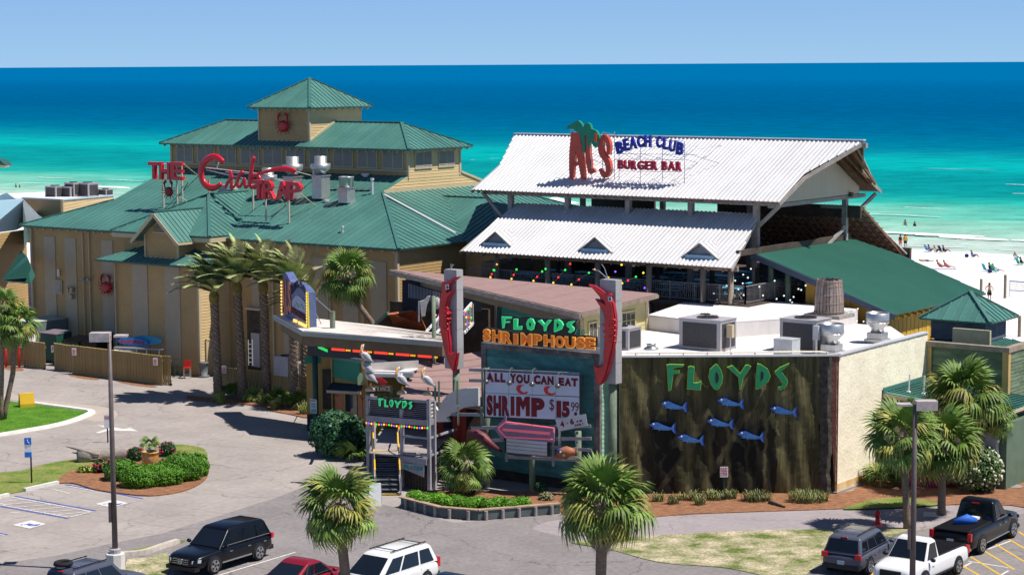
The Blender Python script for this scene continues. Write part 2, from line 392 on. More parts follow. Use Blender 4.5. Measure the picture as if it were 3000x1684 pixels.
ma=n.new("ShaderNodeMath");ma.operation='MULTIPLY_ADD';ma.inputs[1].default_value=60;l.new(nz.outputs[0],ma.inputs[0]);of_=n.new("ShaderNodeMath");of_.operation="SUBTRACT";of_.inputs[1].default_value=34;l.new(dt.outputs["Value"],of_.inputs[0]);l.new(of_.outputs[0],ma.inputs[2])
lg=n.new("ShaderNodeMath");lg.operation='LOGARITHM';lg.inputs[1].default_value=10;l.new(ma.outputs[0],lg.inputs[0])
mr=n.new("ShaderNodeMapRange");mr.inputs[1].default_value=math.log10(232);mr.inputs[2].default_value=math.log10(2600);l.new(lg.outputs[0],mr.inputs[0])
cr=n.new("ShaderNodeValToRGB");l.new(mr.outputs[0],cr.inputs[0])
SEACOL=[(232,(.36,.46,.42)),(246,(.26,.45,.38)),(262,(.20,.42,.34)),(280,(.10,.38,.31)),(300,(.015,.31,.27)),(325,(.003,.22,.225)),(372,(.002,.21,.23)),(405,(.002,.30,.30)),(430,(.002,.28,.295)),(465,(.002,.19,.25)),(520,(0,.13,.22)),(600,(0,.098,.205)),(850,(0,.078,.19)),(1500,(0,.085,.215)),(2600,(0,.105,.26))]
el=cr.color_ramp.elements;el[0].position=0;el[0].color=SEACOL[0][1]+(1,);el[1].position=1;el[1].color=SEACOL[-1][1]+(1,)
for w_,c_ in SEACOL[1:-1]:
    e=el.new((math.log10(w_) -math.log10(232))/(math.log10(2600) -math.log10(232)));e.color=c_+(1,)
rp=n.new("ShaderNodeTexNoise");rp.inputs["Scale"].default_value=.16;rp.inputs["Detail"].default_value=7;rp.inputs["Roughness"].default_value=.62
mp2=n.new("ShaderNodeMapping");mp2.inputs["Rotation"].default_value=(0,0,R(14));mp2.inputs["Scale"].default_value=(.55,1.1,1);l.new(tc.outputs["Object"],mp2.inputs[0]);l.new(mp2.outputs[0],rp.inputs[0])
sn=n.new("ShaderNodeTexNoise");sn.inputs["Scale"].default_value=.11;sn.inputs["Detail"].default_value=8;sn.inputs["Roughness"].default_value=.68;mp3=n.new("ShaderNodeMapping");mp3.inputs["Rotation"].default_value=(0,0,R(8));mp3.inputs["Scale"].default_value=(.8,1.5,1);l.new(tc.outputs["Object"],mp3.inputs[0]);l.new(mp3.outputs[0],sn.inputs[0])
sr_=n.new("ShaderNodeMapRange");sr_.inputs[1].default_value=.36;sr_.inputs[2].default_value=.64;sr_.inputs[3].default_value=.80;sr_.inputs[4].default_value=1.17;l.new(sn.outputs[0],sr_.inputs[0])
sv_=n.new("ShaderNodeVectorMath");sv_.operation='SCALE';l.new(cr.outputs[0],sv_.inputs[0]);l.new(sr_.outputs[0],sv_.inputs["Scale"]);l.new(sv_.outputs[0],b.inputs["Base Color"])
bp=n.new("ShaderNodeBump");bp.inputs["Strength"].default_value=.8;bp.inputs["Distance"].default_value=1.6;l.new(rp.outputs[0],bp.inputs["Height"]);l.new(bp.outputs[0],b.inputs["Normal"])
sm=MB()
def swell(u,w):
    a=math.exp(-((w -255)/14.0) ** 2)*.30*max(0,math.sin(w*.42+.5*math.sin(u*.05))) ** 2
    far=.10*math.sin(w*.75+2.2*math.sin(u*.045))*math.sin(u*.11+1.3*math.sin(w*.03))+.05*math.sin(w*1.7+u*.6)*math.sin(u*.37)
    return a+far*min(1,max(0,(w -228)/40))
us=[-300+4.0*i for i in range(111)];wsr=[214+1.3*i for i in range(150)]
for w_ in wsr:
    for u_ in us:sm.v.append(L(u_,w_,SEA+swell(u_,w_)))
for j in range(len(wsr) -1):
    for i in range(len(us) -1):a=j*len(us)+i;sm.f.append((a,a+1,a+len(us)+1,a+len(us)))
wl=wsr[-1];b0=len(sm.v)
A,B_=-300,us[-1]
sm.v += [L(x,y,SEA) for x,y in ((-60000,wl -.5),(60000,wl -.5),(60000,70000),(-60000,70000),(-60000,214),(A,214),(A,wl -.5),(B_,214),(60000,214),(B_,wl -.5))]
sm.f += [(b0,b0+1,b0+2,b0+3),(b0+4,b0+5,b0+6,b0),(b0+7,b0+8,b0+1,b0+9)]
sea=part(sm,"sea",sea_m,smooth=True,kind="structure")
# breaking foam
def foam_line(u0,u1,w,wid,seed,z=.05,brk=.5):
    rnd=random.Random(seed);m=MB();u=u0
    while u < u1:
        ln=rnd.uniform(2,7)*brk*2;k=int(ln/.5)+3;base=len(m.v)
        for i in range(k):
            t=i/(k -1);e=math.sin(math.pi*t) ** .5;uu=u+ln*t;ww=w+1.2*math.sin(uu*.06)+.4*math.sin(uu*.5+seed)
            a=wid*e*rnd.uniform(.5,1.1)
            m.v += [L(uu,ww -a*.5,SEA+z),L(uu,ww,SEA+z+.16*e*(wid > 1.2)+.02),L(uu,ww+a*.5,SEA+z*.5)]
        for i in range(k -1):
            for j in (0,1):q=base+i*3+j;m.f.append((q,q+3,q+4,q+1))
        u += ln*rnd.uniform(.75,1.3)/max(brk,.3)*(1 if brk > .6 else 1.6)
    return m
m=foam_line(-290,140,233.2,.55,3,.10,.7);mm=foam_line(-290,140,238.5,.35,5,.08,.5);m.add(mm.v,mm.f)
for px,py,wd,ln in ((2600,683,2.6,14),(2866,702,2.3,11),(240,549,2.6,7),(290,551,2.4,6),(2550,627,.7,2.5),(2420,618,.5,1.6),(130,521,.7,2.5),(325,529,.8,3),(75,538,.6,3),(2960,542,.5,2),(2668,608,.4,2),(2130,420,.7,3),(2990,568,.6,2)):
    p=at(px,py,SEA);u_,w_=p.dot(UX),p.dot(WX);mm=foam_line(u_ -ln/2,u_+ln/2 -1,w_,wd,px,.14,1.1);m.add(mm.v,mm.f)
part(m,"foam",foam,smooth=True,kind="stuff",label="white foam of small waves breaking along the beach")
# ------------------------------------------------------------------ paving, lawns, beds
sheet("asphalt_road",[(0,1684+200),(0,1650),(170,1625),(330,1590),(480,1560),(640,1510),(800,1460),(925,1412),(1090,1470),(1180,1490),(1330,1530),(1700,1500),(1700,1590),(2400,1700),(2400,1884)],.004,asph)
sheet("footpath",[(1650,1520),(1900,1513),(2300,1495),(2450,1491),(2650,1484),(2800,1479),(3000,1470),(3100,1500),(2800,1530),(2640,1548),(2300,1550),(2137,1556),(2009,1563),(1810,1575),(1700,1580),(1600,1560),(1560,1545)],.008,asph2,3)
sheet("parking_asphalt",[(2300,1700),(2400,1640),(2480,1600),(2640,1562),(2800,1530),(3100,1490),(3200,1760),(2300,1900)],.012,asph)
sheet("concrete_path",[(20,1150),(100,1168),(250,1185),(320,1195),(345,1215),(300,1235),(240,1225),(200,1190),(100,1178),(20,1168)],.006,ground_mat("path_concrete",(.36,.30,.27),(.42,.36,.32),.5),3)
LAWN=[(-60,1160),(20,1173),(99,1184),(247,1201),(256,1206),(240,1222),(190,1235),(100,1252),(0,1266),(-60,1275)]
sheet("lawn",LAWN,.06,grassm,2,thick=.06)
def kerb(name,pix,w=.16,h=.14,mat=kerbm,z=0):
    P=[at(x,y,z) for x,y in smoothpts(pix,4,False)];m=MB();vs=[]
    for i,p in enumerate(P):
        d=(P[min(i+1,len(P) -1)] -P[max(i -1,0)]).normalized();s_=Vector((-d.y,d.x,0))*w
        vs += [p -s_,p -s_*.8+ZX*h,p+s_*.8+ZX*h,p+s_]
    fs=[(i*4+j,i*4+4+j,i*4+5+j,i*4+1+j) for i in range(len(P) -1) for j in range(3)]+[(0,1,2,3),tuple(len(vs) -4+j for j in range(4))]
    return part(m.add(vs,fs),name,mat,kind="structure")
kerb("kerb",[(-40,1282),(60,1266),(140,1252),(200,1238),(245,1222),(268,1208),(225,1200),(150,1190),(60,1178)],.26,.14)
ISL=[(-40,1392),(60,1378),(116,1362),(204,1345),(290,1333),(380,1318),(495,1301),(560,1304),(600,1315),(609,1340),(605,1362),(560,1350),(420,1330),(330,1350),(250,1368),(195,1388),(171,1410),(73,1436),(0,1448),(-40,1455)]
sheet("island_lawn",ISL,.05,grass2,2,thick=.05)
sheet("pine_straw_bed",[(171,1411),(190,1385),(250,1364),(330,1348),(400,1350),(470,1340),(560,1355),(605,1360),(611,1383),(590,1412),(530,1438),(437,1450),(350,1442),(280,1432),(230,1417),(200,1412)],.07,straw,3,thick=.07)
sheet("palm_bed",[(556,1158),(600,1162),(700,1166),(800,1172),(900,1190),(905,1222),(850,1212),(800,1203),(760,1188),(700,1182),(640,1178),(575,1172),(545,1165)],.06,straw,3,thick=.06)
sheet("mural_bed",[(1640,1440),(1820,1428),(2200,1432),(2450,1446),(2520,1420),(2560,1400),(2750,1375),(2900,1370),(3100,1380),(3100,1490),(2960,1478),(2795,1476),(2660,1482),(2450,1489),(2300,1494),(2028,1503),(1919,1512),(1780,1515),(1650,1505)],.05,straw,2,thick=.05)
sheet("grass_strip",[(2474,1490),(2490,1482),(2560,1460),(2640,1456),(2700,1462),(2760,1474),(2700,1482),(2560,1488)],.075,grass2,3)
sheet("door_slab",[(2915,1408),(2930,1402),(3000,1424),(2990,1428),(2930,1426)],.07,pave)
sheet("dry_lawn",[(1674,1588),(1720,1580),(1810,1573),(2009,1562),(2137,1555),(2300,1550),(2460,1549),(2620,1548),(2660,1552),(2560,1590),(2420,1640),(2330,1700),(2245,1686),(2121,1661),(1935,1646),(1804,1612),(1740,1600)],.03,grass3,3)
sheet("median_grass",[(362,1614),(400,1606),(470,1592),(540,1580),(520,1592),(440,1608),(370,1622)],.03,grass2,3)
sheet("verge_grass",[(372,1636),(430,1632),(490,1616),(500,1650),(480,1690),(380,1690)],.03,grass3,2)
kerb("log_kerb",[(362,1628),(420,1622),(470,1606),(520,1590)],.16,.2,M("bleached_log",(.45,.40,.35),.8,.2,var=.25,vs=3,fine=.15))
for px,py,rx_,ry_ in ((245,1104,46,5),(400,1124,62,5),(30,1077,40,7)):
    sheet("straw_patch",[(px+rx_*math.cos(a*.7854),py+ry_*math.sin(a*.7854)+rx_*.15*math.cos(a*.7854)) for a in range(8)],.01,straw,3)
# painted markings: sheets 4 mm up
def line(name,a,b_,w,mat,z=.014):
    p,q=at(*a,z),at(*b_,z);d=(q -p).normalized();s_=Vector((-d.y,d.x,0))*(w/2)
    part(MB().add([p -s_,q -s_,q+s_,p+s_],[(0,1,2,3)]),name,mat,kind="structure")
def z5(x,y):return (x/3.435,1350+y/3.435)
for a,b_ in (((150,350),(965,497)),((0,452),(685,575)),((655,232),(1120,318)),((1170,325),(1440,376)),((0,722),(75,738))):line("blue_line",z5(*a),z5(*b_),.11,lineb)
for a,b_ in (((110,358),(920,507)),((0,438),(700,565)),((690,250),(940,296)),((0,735),(50,745))):line("white_line",z5(*a),z5(*b_),.1,linew,.018)
for a,b_ in (((0,410),(240,382)),((40,438),(380,407)),((170,462),(510,435)),((300,490),(640,462)),((430,515),(770,487)),((560,541),(890,507)),((690,565),(920,507))):line("hatch_line",z5(*a),z5(*b_),.1,linew,.018)
for a,b_ in (((530,280),(710,330)),((0,420),(60,440))):line("faded_line",z5(*a),z5(*b_),.08,linew,.014)
def badge(cx,cy,hw,hh,seed):
    P=[z5(cx -hw,cy+hh*.12),z5(cx+hw*.1,cy -hh),z5(cx+hw,cy -hh*.1),z5(cx,cy+hh)]
    sheet("disabled_badge",P,.014,linew)
    def q(u,v):
        a,b2,c,d=[Vector(at(*p,.018)) for p in P];return a*(1 -u)*(1 -v)+b2*u*(1 -v)+c*u*v+d*(1 -u)*v
    m=MB()
    def st(pts,w=.05):
        for (u0,v0),(u1,v1) in zip(pts,pts[1:]):
            p,r=q(u0,v0),q(u1,v1);d=(r -p);s_=Vector((-d.y,d.x,0)).normalized()*w*1.4;m.add([p -s_,r -s_,r+s_,p+s_],[(0,1,2,3)])
    m.add([q(.24+.07*math.cos(a),.3+.07*math.sin(a)) for a in [i*.785 for i in range(8)]],[tuple(range(8))])
    st([(.32,.36),(.55,.5),(.55,.72),(.8,.84)]);st([(.42,.52),(.36,.66),(.45,.82),(.62,.86),(.7,.78)]);st([(.45,.4),(.62,.42)])
    part(m,"wheelchair_symbol",lineb,kind="structure")
badge(1125,425,165,40,1);badge(295,635,170,42,2)
for a,b_ in (((640,1684),(866,1616)),((30,1500),(60,1500))):line("bay_line",a,b_,.1,linew,.012)
def z5b(x,y):return (2450+x/3.331,1250+y/3.331)
for a,b_ in (((1780,1020),(1840,1060)),((1630,1060),(1840,1185)),((1520,1120),(1840,1315)),((1425,1195),(1740,1390)),((1270,1240),(1610,1446)),((1190,1330),(1400,1446)),((345,1345),(380,1375)),((1120,1420),(1170,1446)),((345,1446),(400,1400))):line("yellow_line",z5b(*a),z5b(*b_),.11,liney,.018)
for a,b_ in (((1245,1300),(1680,1370)),((1480,1190),(1700,1110)),((1190,1390),(1320,1320)),((1600,1446),(1680,1400))):line("faded_line",z5b(*a),z5b(*b_),.1,linew,.016)
line("stop_mark",(2705,1505),(2750,1507),1.0,linew,.016)
def z4b(x,y):return (x/3.435,1000+y/3.435)
sheet("road_arrow",[z4b(*p) for p in ((975,840),(1060,845),(1240,878),(1310,868),(1395,902),(1200,898),(1110,890),(1000,922),(955,918),(1080,875))],.012,linew)
# ================================================================== THE CRAB RESTAURANT (tan walls, green roofs)
crab=thing("seafood_restaurant","large tan restaurant with tiered green metal roofs and a square crab tower","building",L(-106,112,0))
K=.36;EZ=9.6;E0=102.9;E1=131.7;UR=-85.4;UL=-123.4;UG=-93.8;UGL=-118.3;WG0,WG1=111.3,123.4
ZG=EZ+K*(WG0 -E0)
wzf=lambda w:EZ+K*(w -E0)
# main front slope (full front, cut away where the front wing stands on it) and hips
roof(crab,"main_roof",[L(UL,E0,EZ),L(UR,E0,EZ),L(UG,WG0,ZG),L(UG,114.2,wzf(114.2)),L(UGL,114.2,wzf(114.2)),L(UGL,108.0,wzf(108.0))],-WX,.62,green)
roof(crab,"hip_roof",[L(UR,E0,EZ),L(UR,E1,EZ),L(UG,WG1,EZ+K*(E1 -WG1)),L(UG,WG0,ZG)],UX,.6,green)
roof(crab,"hip_roof",[L(UL,E0,EZ),L(UL,E1,EZ),L(UGL,126.6,wzf(108)),L(UGL,108.0,wzf(108))],-UX,.6,green,per=3)
roof(crab,"rear_roof",[L(UL,E1,EZ),L(UR,E1,EZ),L(UG,WG1,EZ+K*(E1 -WG1)),L(UG,120.3,wzf(114.2)),L(UGL,120.3,wzf(114.2)),L(UGL,126.6,wzf(108))],WX,.62,green,per=3)
# gable wall under the upper storey (lit, lapped boards)
siding(crab,"gable_wall",[L(UG+.02,WG0,ZG),L(UG+.02,WG1+.2,ZG),L(UG+.02,120.3,wzf(114.2)),L(UG+.02,114.2,wzf(114.2))],.2,tan_lit,UX,indiv=True)
siding(crab,"gable_wall",[L(UGL,WG0,ZG),L(UGL,WG1,ZG),L(UGL,120.3,wzf(114.2)),L(UGL,114.2,wzf(114.2))],.4,tan_lit,-UX)
part(MB().bar(L(UG+.1,WG0 -.1,ZG+.02),L(UG+.1,WG1+.3,ZG+.02),.08,.28).bar(L(UG+.08,WG1+.2,ZG+.1),L(UG+.08,120.3,wzf(114.2)+.05),.08,.16),"trim_board",beige,crab)
# walls
siding(crab,"front_wall",[L(-122.9,103.5,0),L(-86,103.5,0),L(-86,103.5,9.6),L(-122.9,103.5,9.6)],.2,tan,-WX)
siding(crab,"side_wall",[L(-86,103.5,0),L(-86,131,0),L(-86,131,9.6),L(-86,103.5,9.6)],.2,tan,UX)
siding(crab,"side_wall",[L(-122.9,103.5,0),L(-122.9,131,0),L(-122.9,131,9.6),L(-122.9,103.5,9.6)],.4,tan,-UX)
siding(crab,"rear_wall",[L(-122.9,131,0),L(-86,131,0),L(-86,131,9.6),L(-122.9,131,9.6)],.4,tan,WX)
# upper storey with its louvred openings
siding(crab,"upper_wall",[L(-118.2,114.15,13.3),L(UG,114.15,13.3),L(UG,114.15,15.75),L(-118.2,114.15,15.75)],.2,tan,-WX)
siding(crab,"upper_wall",[L(UG,114.15,13.3),L(UG,120.3,13.3),L(UG,120.3,15.75),L(UG,114.15,15.75)],.2,tan_lit,UX,indiv=True)
siding(crab,"upper_wall",[L(-118.2,114.15,13.3),L(-118.2,120.3,13.3),L(-118.2,120.3,15.75),L(-118.2,114.15,15.75)],.3,tan_lit,-UX)
def louvre(o,rx,nrm,w,h,name="louvred_window",parent=None,leaves=2,slat=.11,fm=beige,sm_=louv):
    m=MB();up=ZX;ax=(rx,up,nrm)
    m.box(o+rx*(w/2)+up*(h+.03),(w+.16,.1,.07),ax);m.box(o+rx*(w/2) -up*.03,(w+.16,.1,.09),ax)
    for k in range(leaves+1):m.box(o+rx*(w*k/leaves)+up*(h/2),(.08,h,.07),ax)
    win=part(m,name,fm,parent)
    for k in range(leaves):
        s_=MB().box(o+rx*(w*(k+.5)/leaves)+up*(h/2),(w/leaves,h,.01),ax);z=.07
        while z < h -.03:
            c=o+rx*(w*(k+.5)/leaves)+up*z+nrm*.03
            s_.box(c,(w/leaves -.08,slat*.75,.012),(rx,(up+nrm*-.7).normalized(),(nrm+up*.7).normalized()));z += slat
        part(s_,"louvre_panel",sm_,win)
    return win
for a,b_ in ((-117.67,-115.69),(-115.3,-113.26),(-112.93,-110.97),(-110.55,-108.51),(-108.19,-106.08),(-105.8,-103.8),(-103.44,-101.41),(-101.04,-99.0),(-98.66,-96.64),(-96.24,-94.18)):
    louvre(L(a+.08,114.1,14.2),UX,-WX,b_ -a -.16,1.3,parent=crab)
for a,b_ in ((114.95,116.8),(117.7,119.5)):louvre(L(UG+.05,a,14.2),WX,UX,b_ -a,1.15,parent=crab)
for u_ in (-118.2,UG):part(MB().box(L(u_,114.13,14.6),(.2,.12,2.3),(UX,WX,ZX)),"corner_board",beige,crab)
part(MB().box(L(UG,120.25,14.6),(.14,.2,2.3),(UX,WX,ZX)),"corner_board",beige,crab)
part(MB().bar(L(-118.2,114.05,14.02),L(UG,114.05,14.02),.1,.12),"trim_board",beige,crab)
# upper roof, cut for the tower
RZ=17.4;EW0,EW1,EZ2=113.45,121.0,15.62
roof(crab,"upper_roof",[L(-118.9,EW0,EZ2),L(-93.1,EW0,EZ2),L(-96.9,117.22,RZ),L(-115.1,117.22,RZ)],-WX,.5,green)
roof(crab,"upper_roof",[L(-93.1,EW0,EZ2),L(-93.1,EW1,EZ2),L(-96.9,117.22,RZ)],UX,.5,green)
roof(crab,"upper_roof",[L(-118.9,EW1,EZ2),L(-93.1,EW1,EZ2),L(-96.9,117.22,RZ),L(-115.1,117.22,RZ)],WX,.5,green,per=4)
roof(crab,"upper_roof",[L(-118.9,EW0,EZ2),L(-118.9,EW1,EZ2),L(-115.1,117.22,RZ)],-UX,.5,green,per=4)
def caps(parent,segs,r=.12,mat=greenrib):
    for a,b_ in segs:part(MB().bar(L(*a)+ZX*.05,L(*b_)+ZX*.05,r*2,.07),"ridge_cap",mat,parent)
caps(crab,[((-96.9,117.22,RZ),(-103.4,117.22,RZ)),((-115.1,117.22,RZ),(-108.7,117.22,RZ)),((-96.9,117.22,RZ),(-93.1,EW0,EZ2)),((-96.9,117.22,RZ),(-93.1,EW1,EZ2)),((-115.1,117.22,RZ),(-118.9,EW0,EZ2)),
            ((UR,E0,EZ),(UG,WG0,ZG)),((UR,E1,EZ),(UG,WG1,EZ+K*(E1 -WG1))),((UL,E0,EZ),(UGL,108,wzf(108)))])
part(MB().bar(L(UG+.6,WG0 -.6,ZG -.1),L(-86.6,110.45,10.08),.22,.08),"valley_flashing",whitem,crab)
# tower
T0,T1,TW0,TW1=-108.7,-103.5,114.3,120.3
siding(crab,"tower_wall",[L(T0,TW0,15.9),L(T1,TW0,15.9),L(T1,TW0,18.62),L(T0,TW0,18.62)],.2,tan,-WX,indiv=True)
siding(crab,"tower_wall",[L(T1,TW0,15.8),L(T1,TW1,15.8),L(T1,TW1,18.62),L(T1,TW0,18.62)],.2,tan_lit,UX,indiv=True)
siding(crab,"tower_wall",[L(T0,TW0,15.8),L(T0,TW1,15.8),L(T0,TW1,18.62),L(T0,TW0,18.62)],.4,tan,-UX)
siding(crab,"tower_wall",[L(T0,TW1,15.8),L(T1,TW1,15.8),L(T1,TW1,18.62),L(T0,TW1,18.62)],.4,tan,WX)
ta=L(-106.1,117.3,20.72);te=[L(T0 -.65,TW0 -.65,18.55),L(T1+.65,TW0 -.65,18.55),L(T1+.65,TW1+.65,18.55),L(T0 -.65,TW1+.65,18.55)]
for (a,b_,d,pr_) in ((0,1,-WX,1),(1,2,UX,1),(2,3,WX,4),(3,0,-UX,4)):roof(crab,"tower_roof",[te[a],te[b_],ta],d,.45,green,per=pr_)
for e in te:part(MB().bar(e+ZX*.05,ta+ZX*.05,.22,.07),"ridge_cap",greenrib,crab)
part(MB().bar(L(T1+.05,TW0,16.0),L(T1+.05,117.22,17.5),.08,.22).bar(L(T1+.05,117.22,17.5),L(T1+.05,120.3,16.0),.08,.22),"trim_board",beige,crab)
part(MB().box(L(T1,TW0 -.03,17.2),(.18,.12,2.7),(UX,WX,ZX)),"corner_board",beige,crab)
part(MB().box(L(T0,TW0 -.03,17.2),(.14,.1,2.7),(UX,WX,ZX)),"corner_board",beige,crab)
part(MB().box(L((T0+T1)/2,TW0 -.04,15.98),(T1 -T0,.1,.16),(UX,WX,ZX)),"trim_board",beige,crab)
# rafter tails
def tails(parent,a,b_,inward,n,drop,ln=.75,sz=.1,mat=beige,name="rafter_tail",sh=None):
    a,b_=Vector(a),Vector(b_);base=None
    for i in range(n):
        p=a.lerp(b_,(i+.5)/n)
        if base is None:
            base=part(MB().bar(p -ZX*.2,p+inward*ln+ZX*(drop*ln -.2),sz,sz*1.5),name,mat,parent);p0=p
        else:c=base.copy();C.objects.link(c);c.parent=parent;c.location=p -p0
tails(crab,L(UL+.2,E0+.1,EZ),L(-109,E0+.1,EZ),WX,15,K,sz=.13)
tails(crab,L(-101,E0+.1,EZ),L(UR -.1,E0+.1,EZ),WX,16,K,sz=.13)
tails(crab,L(-118.8,EW0+.08,EZ2),L(-93.2,EW0+.08,EZ2),WX,34,.45,sz=.09)
tails(crab,L(-93.2,EW0+.1,EZ2),L(-93.2,EW1 -.1,EZ2),-UX,10,.45,sz=.09)
tails(crab,L(T0 -.5,TW0 -.55,18.55),L(T1+.5,TW0 -.55,18.55),WX,10,.4,sz=.09)
tails(crab,L(T1+.55,TW0 -.5,18.55),L(T1+.55,TW1+.5,18.55),-UX,10,.4,sz=.09)
for p,q in ((L(UL+.02,E0 -.05,EZ -.07),L(-109.2,E0 -.05,EZ -.07)),(L(-101,E0 -.05,EZ -.07),L(UR -.1,E0 -.05,EZ -.07))):part(MB().bar(p,q,.12,.13),"gutter",darkgreen,crab)
# front wing on the main roof: ridge runs back
wz=9.8;wc,ww=-101.3,101.3;wa=(-106.4,106.4,12.35)
roof(crab,"wing_roof",[L(wc,ww,wz),L(wc,103.45,wz),L(-106.4,110.5,12.35),L(*wa)],UX,.48,green)
roof(crab,"wing_roof",[L(wc,ww,wz),L(-111.5,ww,wz),L(*wa)],-WX,.5,green)
roof(crab,"wing_roof",[L(-111.5,ww,wz),L(-111.5,103.45,wz),L(-106.4,110.5,12.35),L(*wa)],-UX,.5,green,per=4)
caps(crab,[((wc,ww,wz),wa),(wa,(-106.4,110.5,12.35)),(wa,(-111.5,ww,wz))])
part(MB().bar(L(wc -.02,ww+.02,wz -.28),L(-111.3,ww+.02,wz -.28),.06,.3).bar(L(wc -.02,ww+.05,wz -.28),L(wc -.02,104.5,wz -.28),.06,.3),"fascia",beige,crab)
siding(crab,"wing_wall",[L(-110.8,102.1,7.6),L(-101.7,102.1,7.6),L(-101.7,102.1,9.7),L(-110.8,102.1,9.7)],.2,tan,-WX)
siding(crab,"wing_wall",[L(-101.7,102.1,7.6),L(-101.7,103.4,7.6),L(-101.7,103.4,9.7),L(-101.7,102.1,9.7)],.2,tan,UX)
# bay with its own low hipped roof and a gabled dormer
siding(crab,"bay_wall",[L(-109.9,100.4,0),L(-101.6,100.4,0),L(-101.6,100.4,7.75),L(-109.9,100.4,7.75)],.2,tan,-WX)
siding(crab,"bay_wall",[L(-101.6,100.4,0),L(-101.6,103.45,0),L(-101.6,103.45,7.75),L(-101.6,100.4,7.75)],.21,tan_lit,UX,indiv=True)
siding(crab,"bay_wall",[L(-109.9,100.4,0),L(-109.9,103.45,0),L(-109.9,103.45,7.75),L(-109.9,100.4,7.75)],.4,tan,-UX)
part(MB().box(L(-101.58,100.38,3.9),(.16,.16,7.7),(UX,WX,ZX)),"corner_board",beige,crab)
b0,b1=-111.2,-101.0
roof(crab,"bay_roof",[L(b0,99.6,7.85),L(b1,99.6,7.85),L(-104.0,102.6,8.95),L(-108.2,102.6,8.95)],-WX,.5,green)
roof(crab,"bay_roof",[L(b1,99.6,7.85),L(b1,103.45,7.85),L(-104.0,103.45,8.95),L(-104.0,102.6,8.95)],UX,.5,green)
roof(crab,"bay_roof",[L(b0,99.6,7.85),L(b0,103.45,7.85),L(-108.2,103.45,8.95),L(-108.2,102.6,8.95)],-UX,.5,green)
part(MB().bar(L(b0,99.56,7.78),L(b1,99.56,7.78),.1,.12),"gutter",darkgreen,crab)
d0,d1,dw=-107.0,-103.6,100.55
dc=(d0+d1)/2;dz0,dz1,dzp=8.1,9.85,11.35
siding(crab,"dormer_wall",[L(d0,dw,dz0),L(d1,dw,dz0),L(d1,dw,dz1+.05),L(dc,dw,dzp -.25),L(d0,dw,dz1+.05)],.2,tan,-WX,indiv=True)
siding(crab,"dormer_wall",[L(d1,dw,dz0),L(d1,103.2,dz0),L(d1,103.2,dz1),L(d1,dw,dz1)],.2,tan,UX)
siding(crab,"dormer_wall",[L(d0,dw,dz0),L(d0,103.2,dz0),L(d0,103.2,dz1),L(d0,dw,dz1)],.2,tan,-UX)
part(MB().lb(d0 -.02,d1+.02,dw -.1,dw -.02,dz0 -.02,dz0+.14).lb(d0 -.03,d0+.12,dw -.1,dw -.02,dz0,dz1).lb(d1 -.12,d1+.03,dw -.1,dw -.02,dz0,dz1),"trim_board",beige,crab)
fo=.75
for s_ in (1,-1):
    e_u=dc+s_*2.35;ez_=dzp -2.35*.86*1.0
    roof(crab,"dormer_roof",[L(e_u,dw -fo,ez_+.1),L(e_u,104.6,ez_+.1),L(dc,106.9,dzp+.12),L(dc,dw -fo,dzp+.12)],UX*s_,.42,green,per=1 if s_ > 0 else 3)
    part(MB().bar(L(dc,dw -fo -.04,dzp -.06),L(e_u,dw -fo -.04,ez_ -.08),.07,.24),"barge_board",beige,crab)
    part(MB().bar(L(e_u,dw -fo,ez_ -.02),L(e_u,103.8,ez_ -.02),.08,.16),"fascia",beige,crab)
part(MB().bar(L(dc,dw -fo,dzp+.18),L(dc,106.9,dzp+.18),.22,.06),"ridge_cap",greenrib,crab)
lv=MB()
for k in range(7):lv.box(L(dc,dw -.06,10.05+k*.1),(1.5 -max(0,k -3)*.34,.06,.03),(UX,(WX+ZX*-.5).normalized(),(ZX+WX*.5).normalized()))
part(lv,"gable_vent",louv,crab);part(MB().bar(L(dc -.85,dw -.07,9.97),L(dc+.85,dw -.07,9.97),.06,.08),"vent_sill",beige,crab)
# pale shutter panels on the front
for u0,u1,w_,z0,z1 in ((-121.28,-120.02,103.5,1.2,8.8),(-118.95,-117.66,103.5,1.2,8.8),(-114.83,-113.6,103.5,.6,8.8),(-108.26,-106.67,100.4,.6,7.6),(-104.95,-103.41,100.4,.6,7.6),(-99.4,-98.0,103.5,.6,8.6),(-96.4,-94.9,103.5,.6,8.6),(-93.6,-92.2,103.5,.6,8.6),(-90.9,-89.5,103.5,.6,8.6),(-88.4,-87.0,103.5,.6,8.6)):
    siding(crab,"shutter_panel",[L(u0,w_ -.06,z0),L(u1,w_ -.06,z0),L(u1,w_ -.06,z1),L(u0,w_ -.06,z1)],.16,panelc,-WX,thick=.04,proud=.012)
for u_,w_,z0,z1,r_ in ((-122.6,103.3,.3,9.3,.10),(-116.8,103.35,.5,9.4,.055),(-116.1,103.35,.5,9.4,.06),(-109.9,100.2,0,7.5,.07),(-92.0,103.35,.3,9.2,.06),(-97.3,103.35,.3,9.2,.06),(-89.0,103.35,.3,9.2,.06)):
    part(MB().tube([L(u_,w_,z0),L(u_,w_,z1),L(u_,w_ -.25,z1+.2)],r_,6),"downspout",beige,crab)
part(MB().lb(-86.12,-85.9,103.3,103.5,0,9.4),"corner_board",beige,crab)
part(MB().lb(-120.25,-119.3,103.36,103.44,4.45,5.5),"grille_frame",beige,crab)
g_=MB()
for k in range(9):g_.box(L(-119.78,103.34,4.56+k*.1),(.78,.05,.06),(UX,WX,ZX))
part(g_,"grille",greyp,crab)
part(MB().tube([L(-119.55,103.3,5.8),L(-119.55,103.3,6.35)],.11,8),"wall_lamp",white,crab)
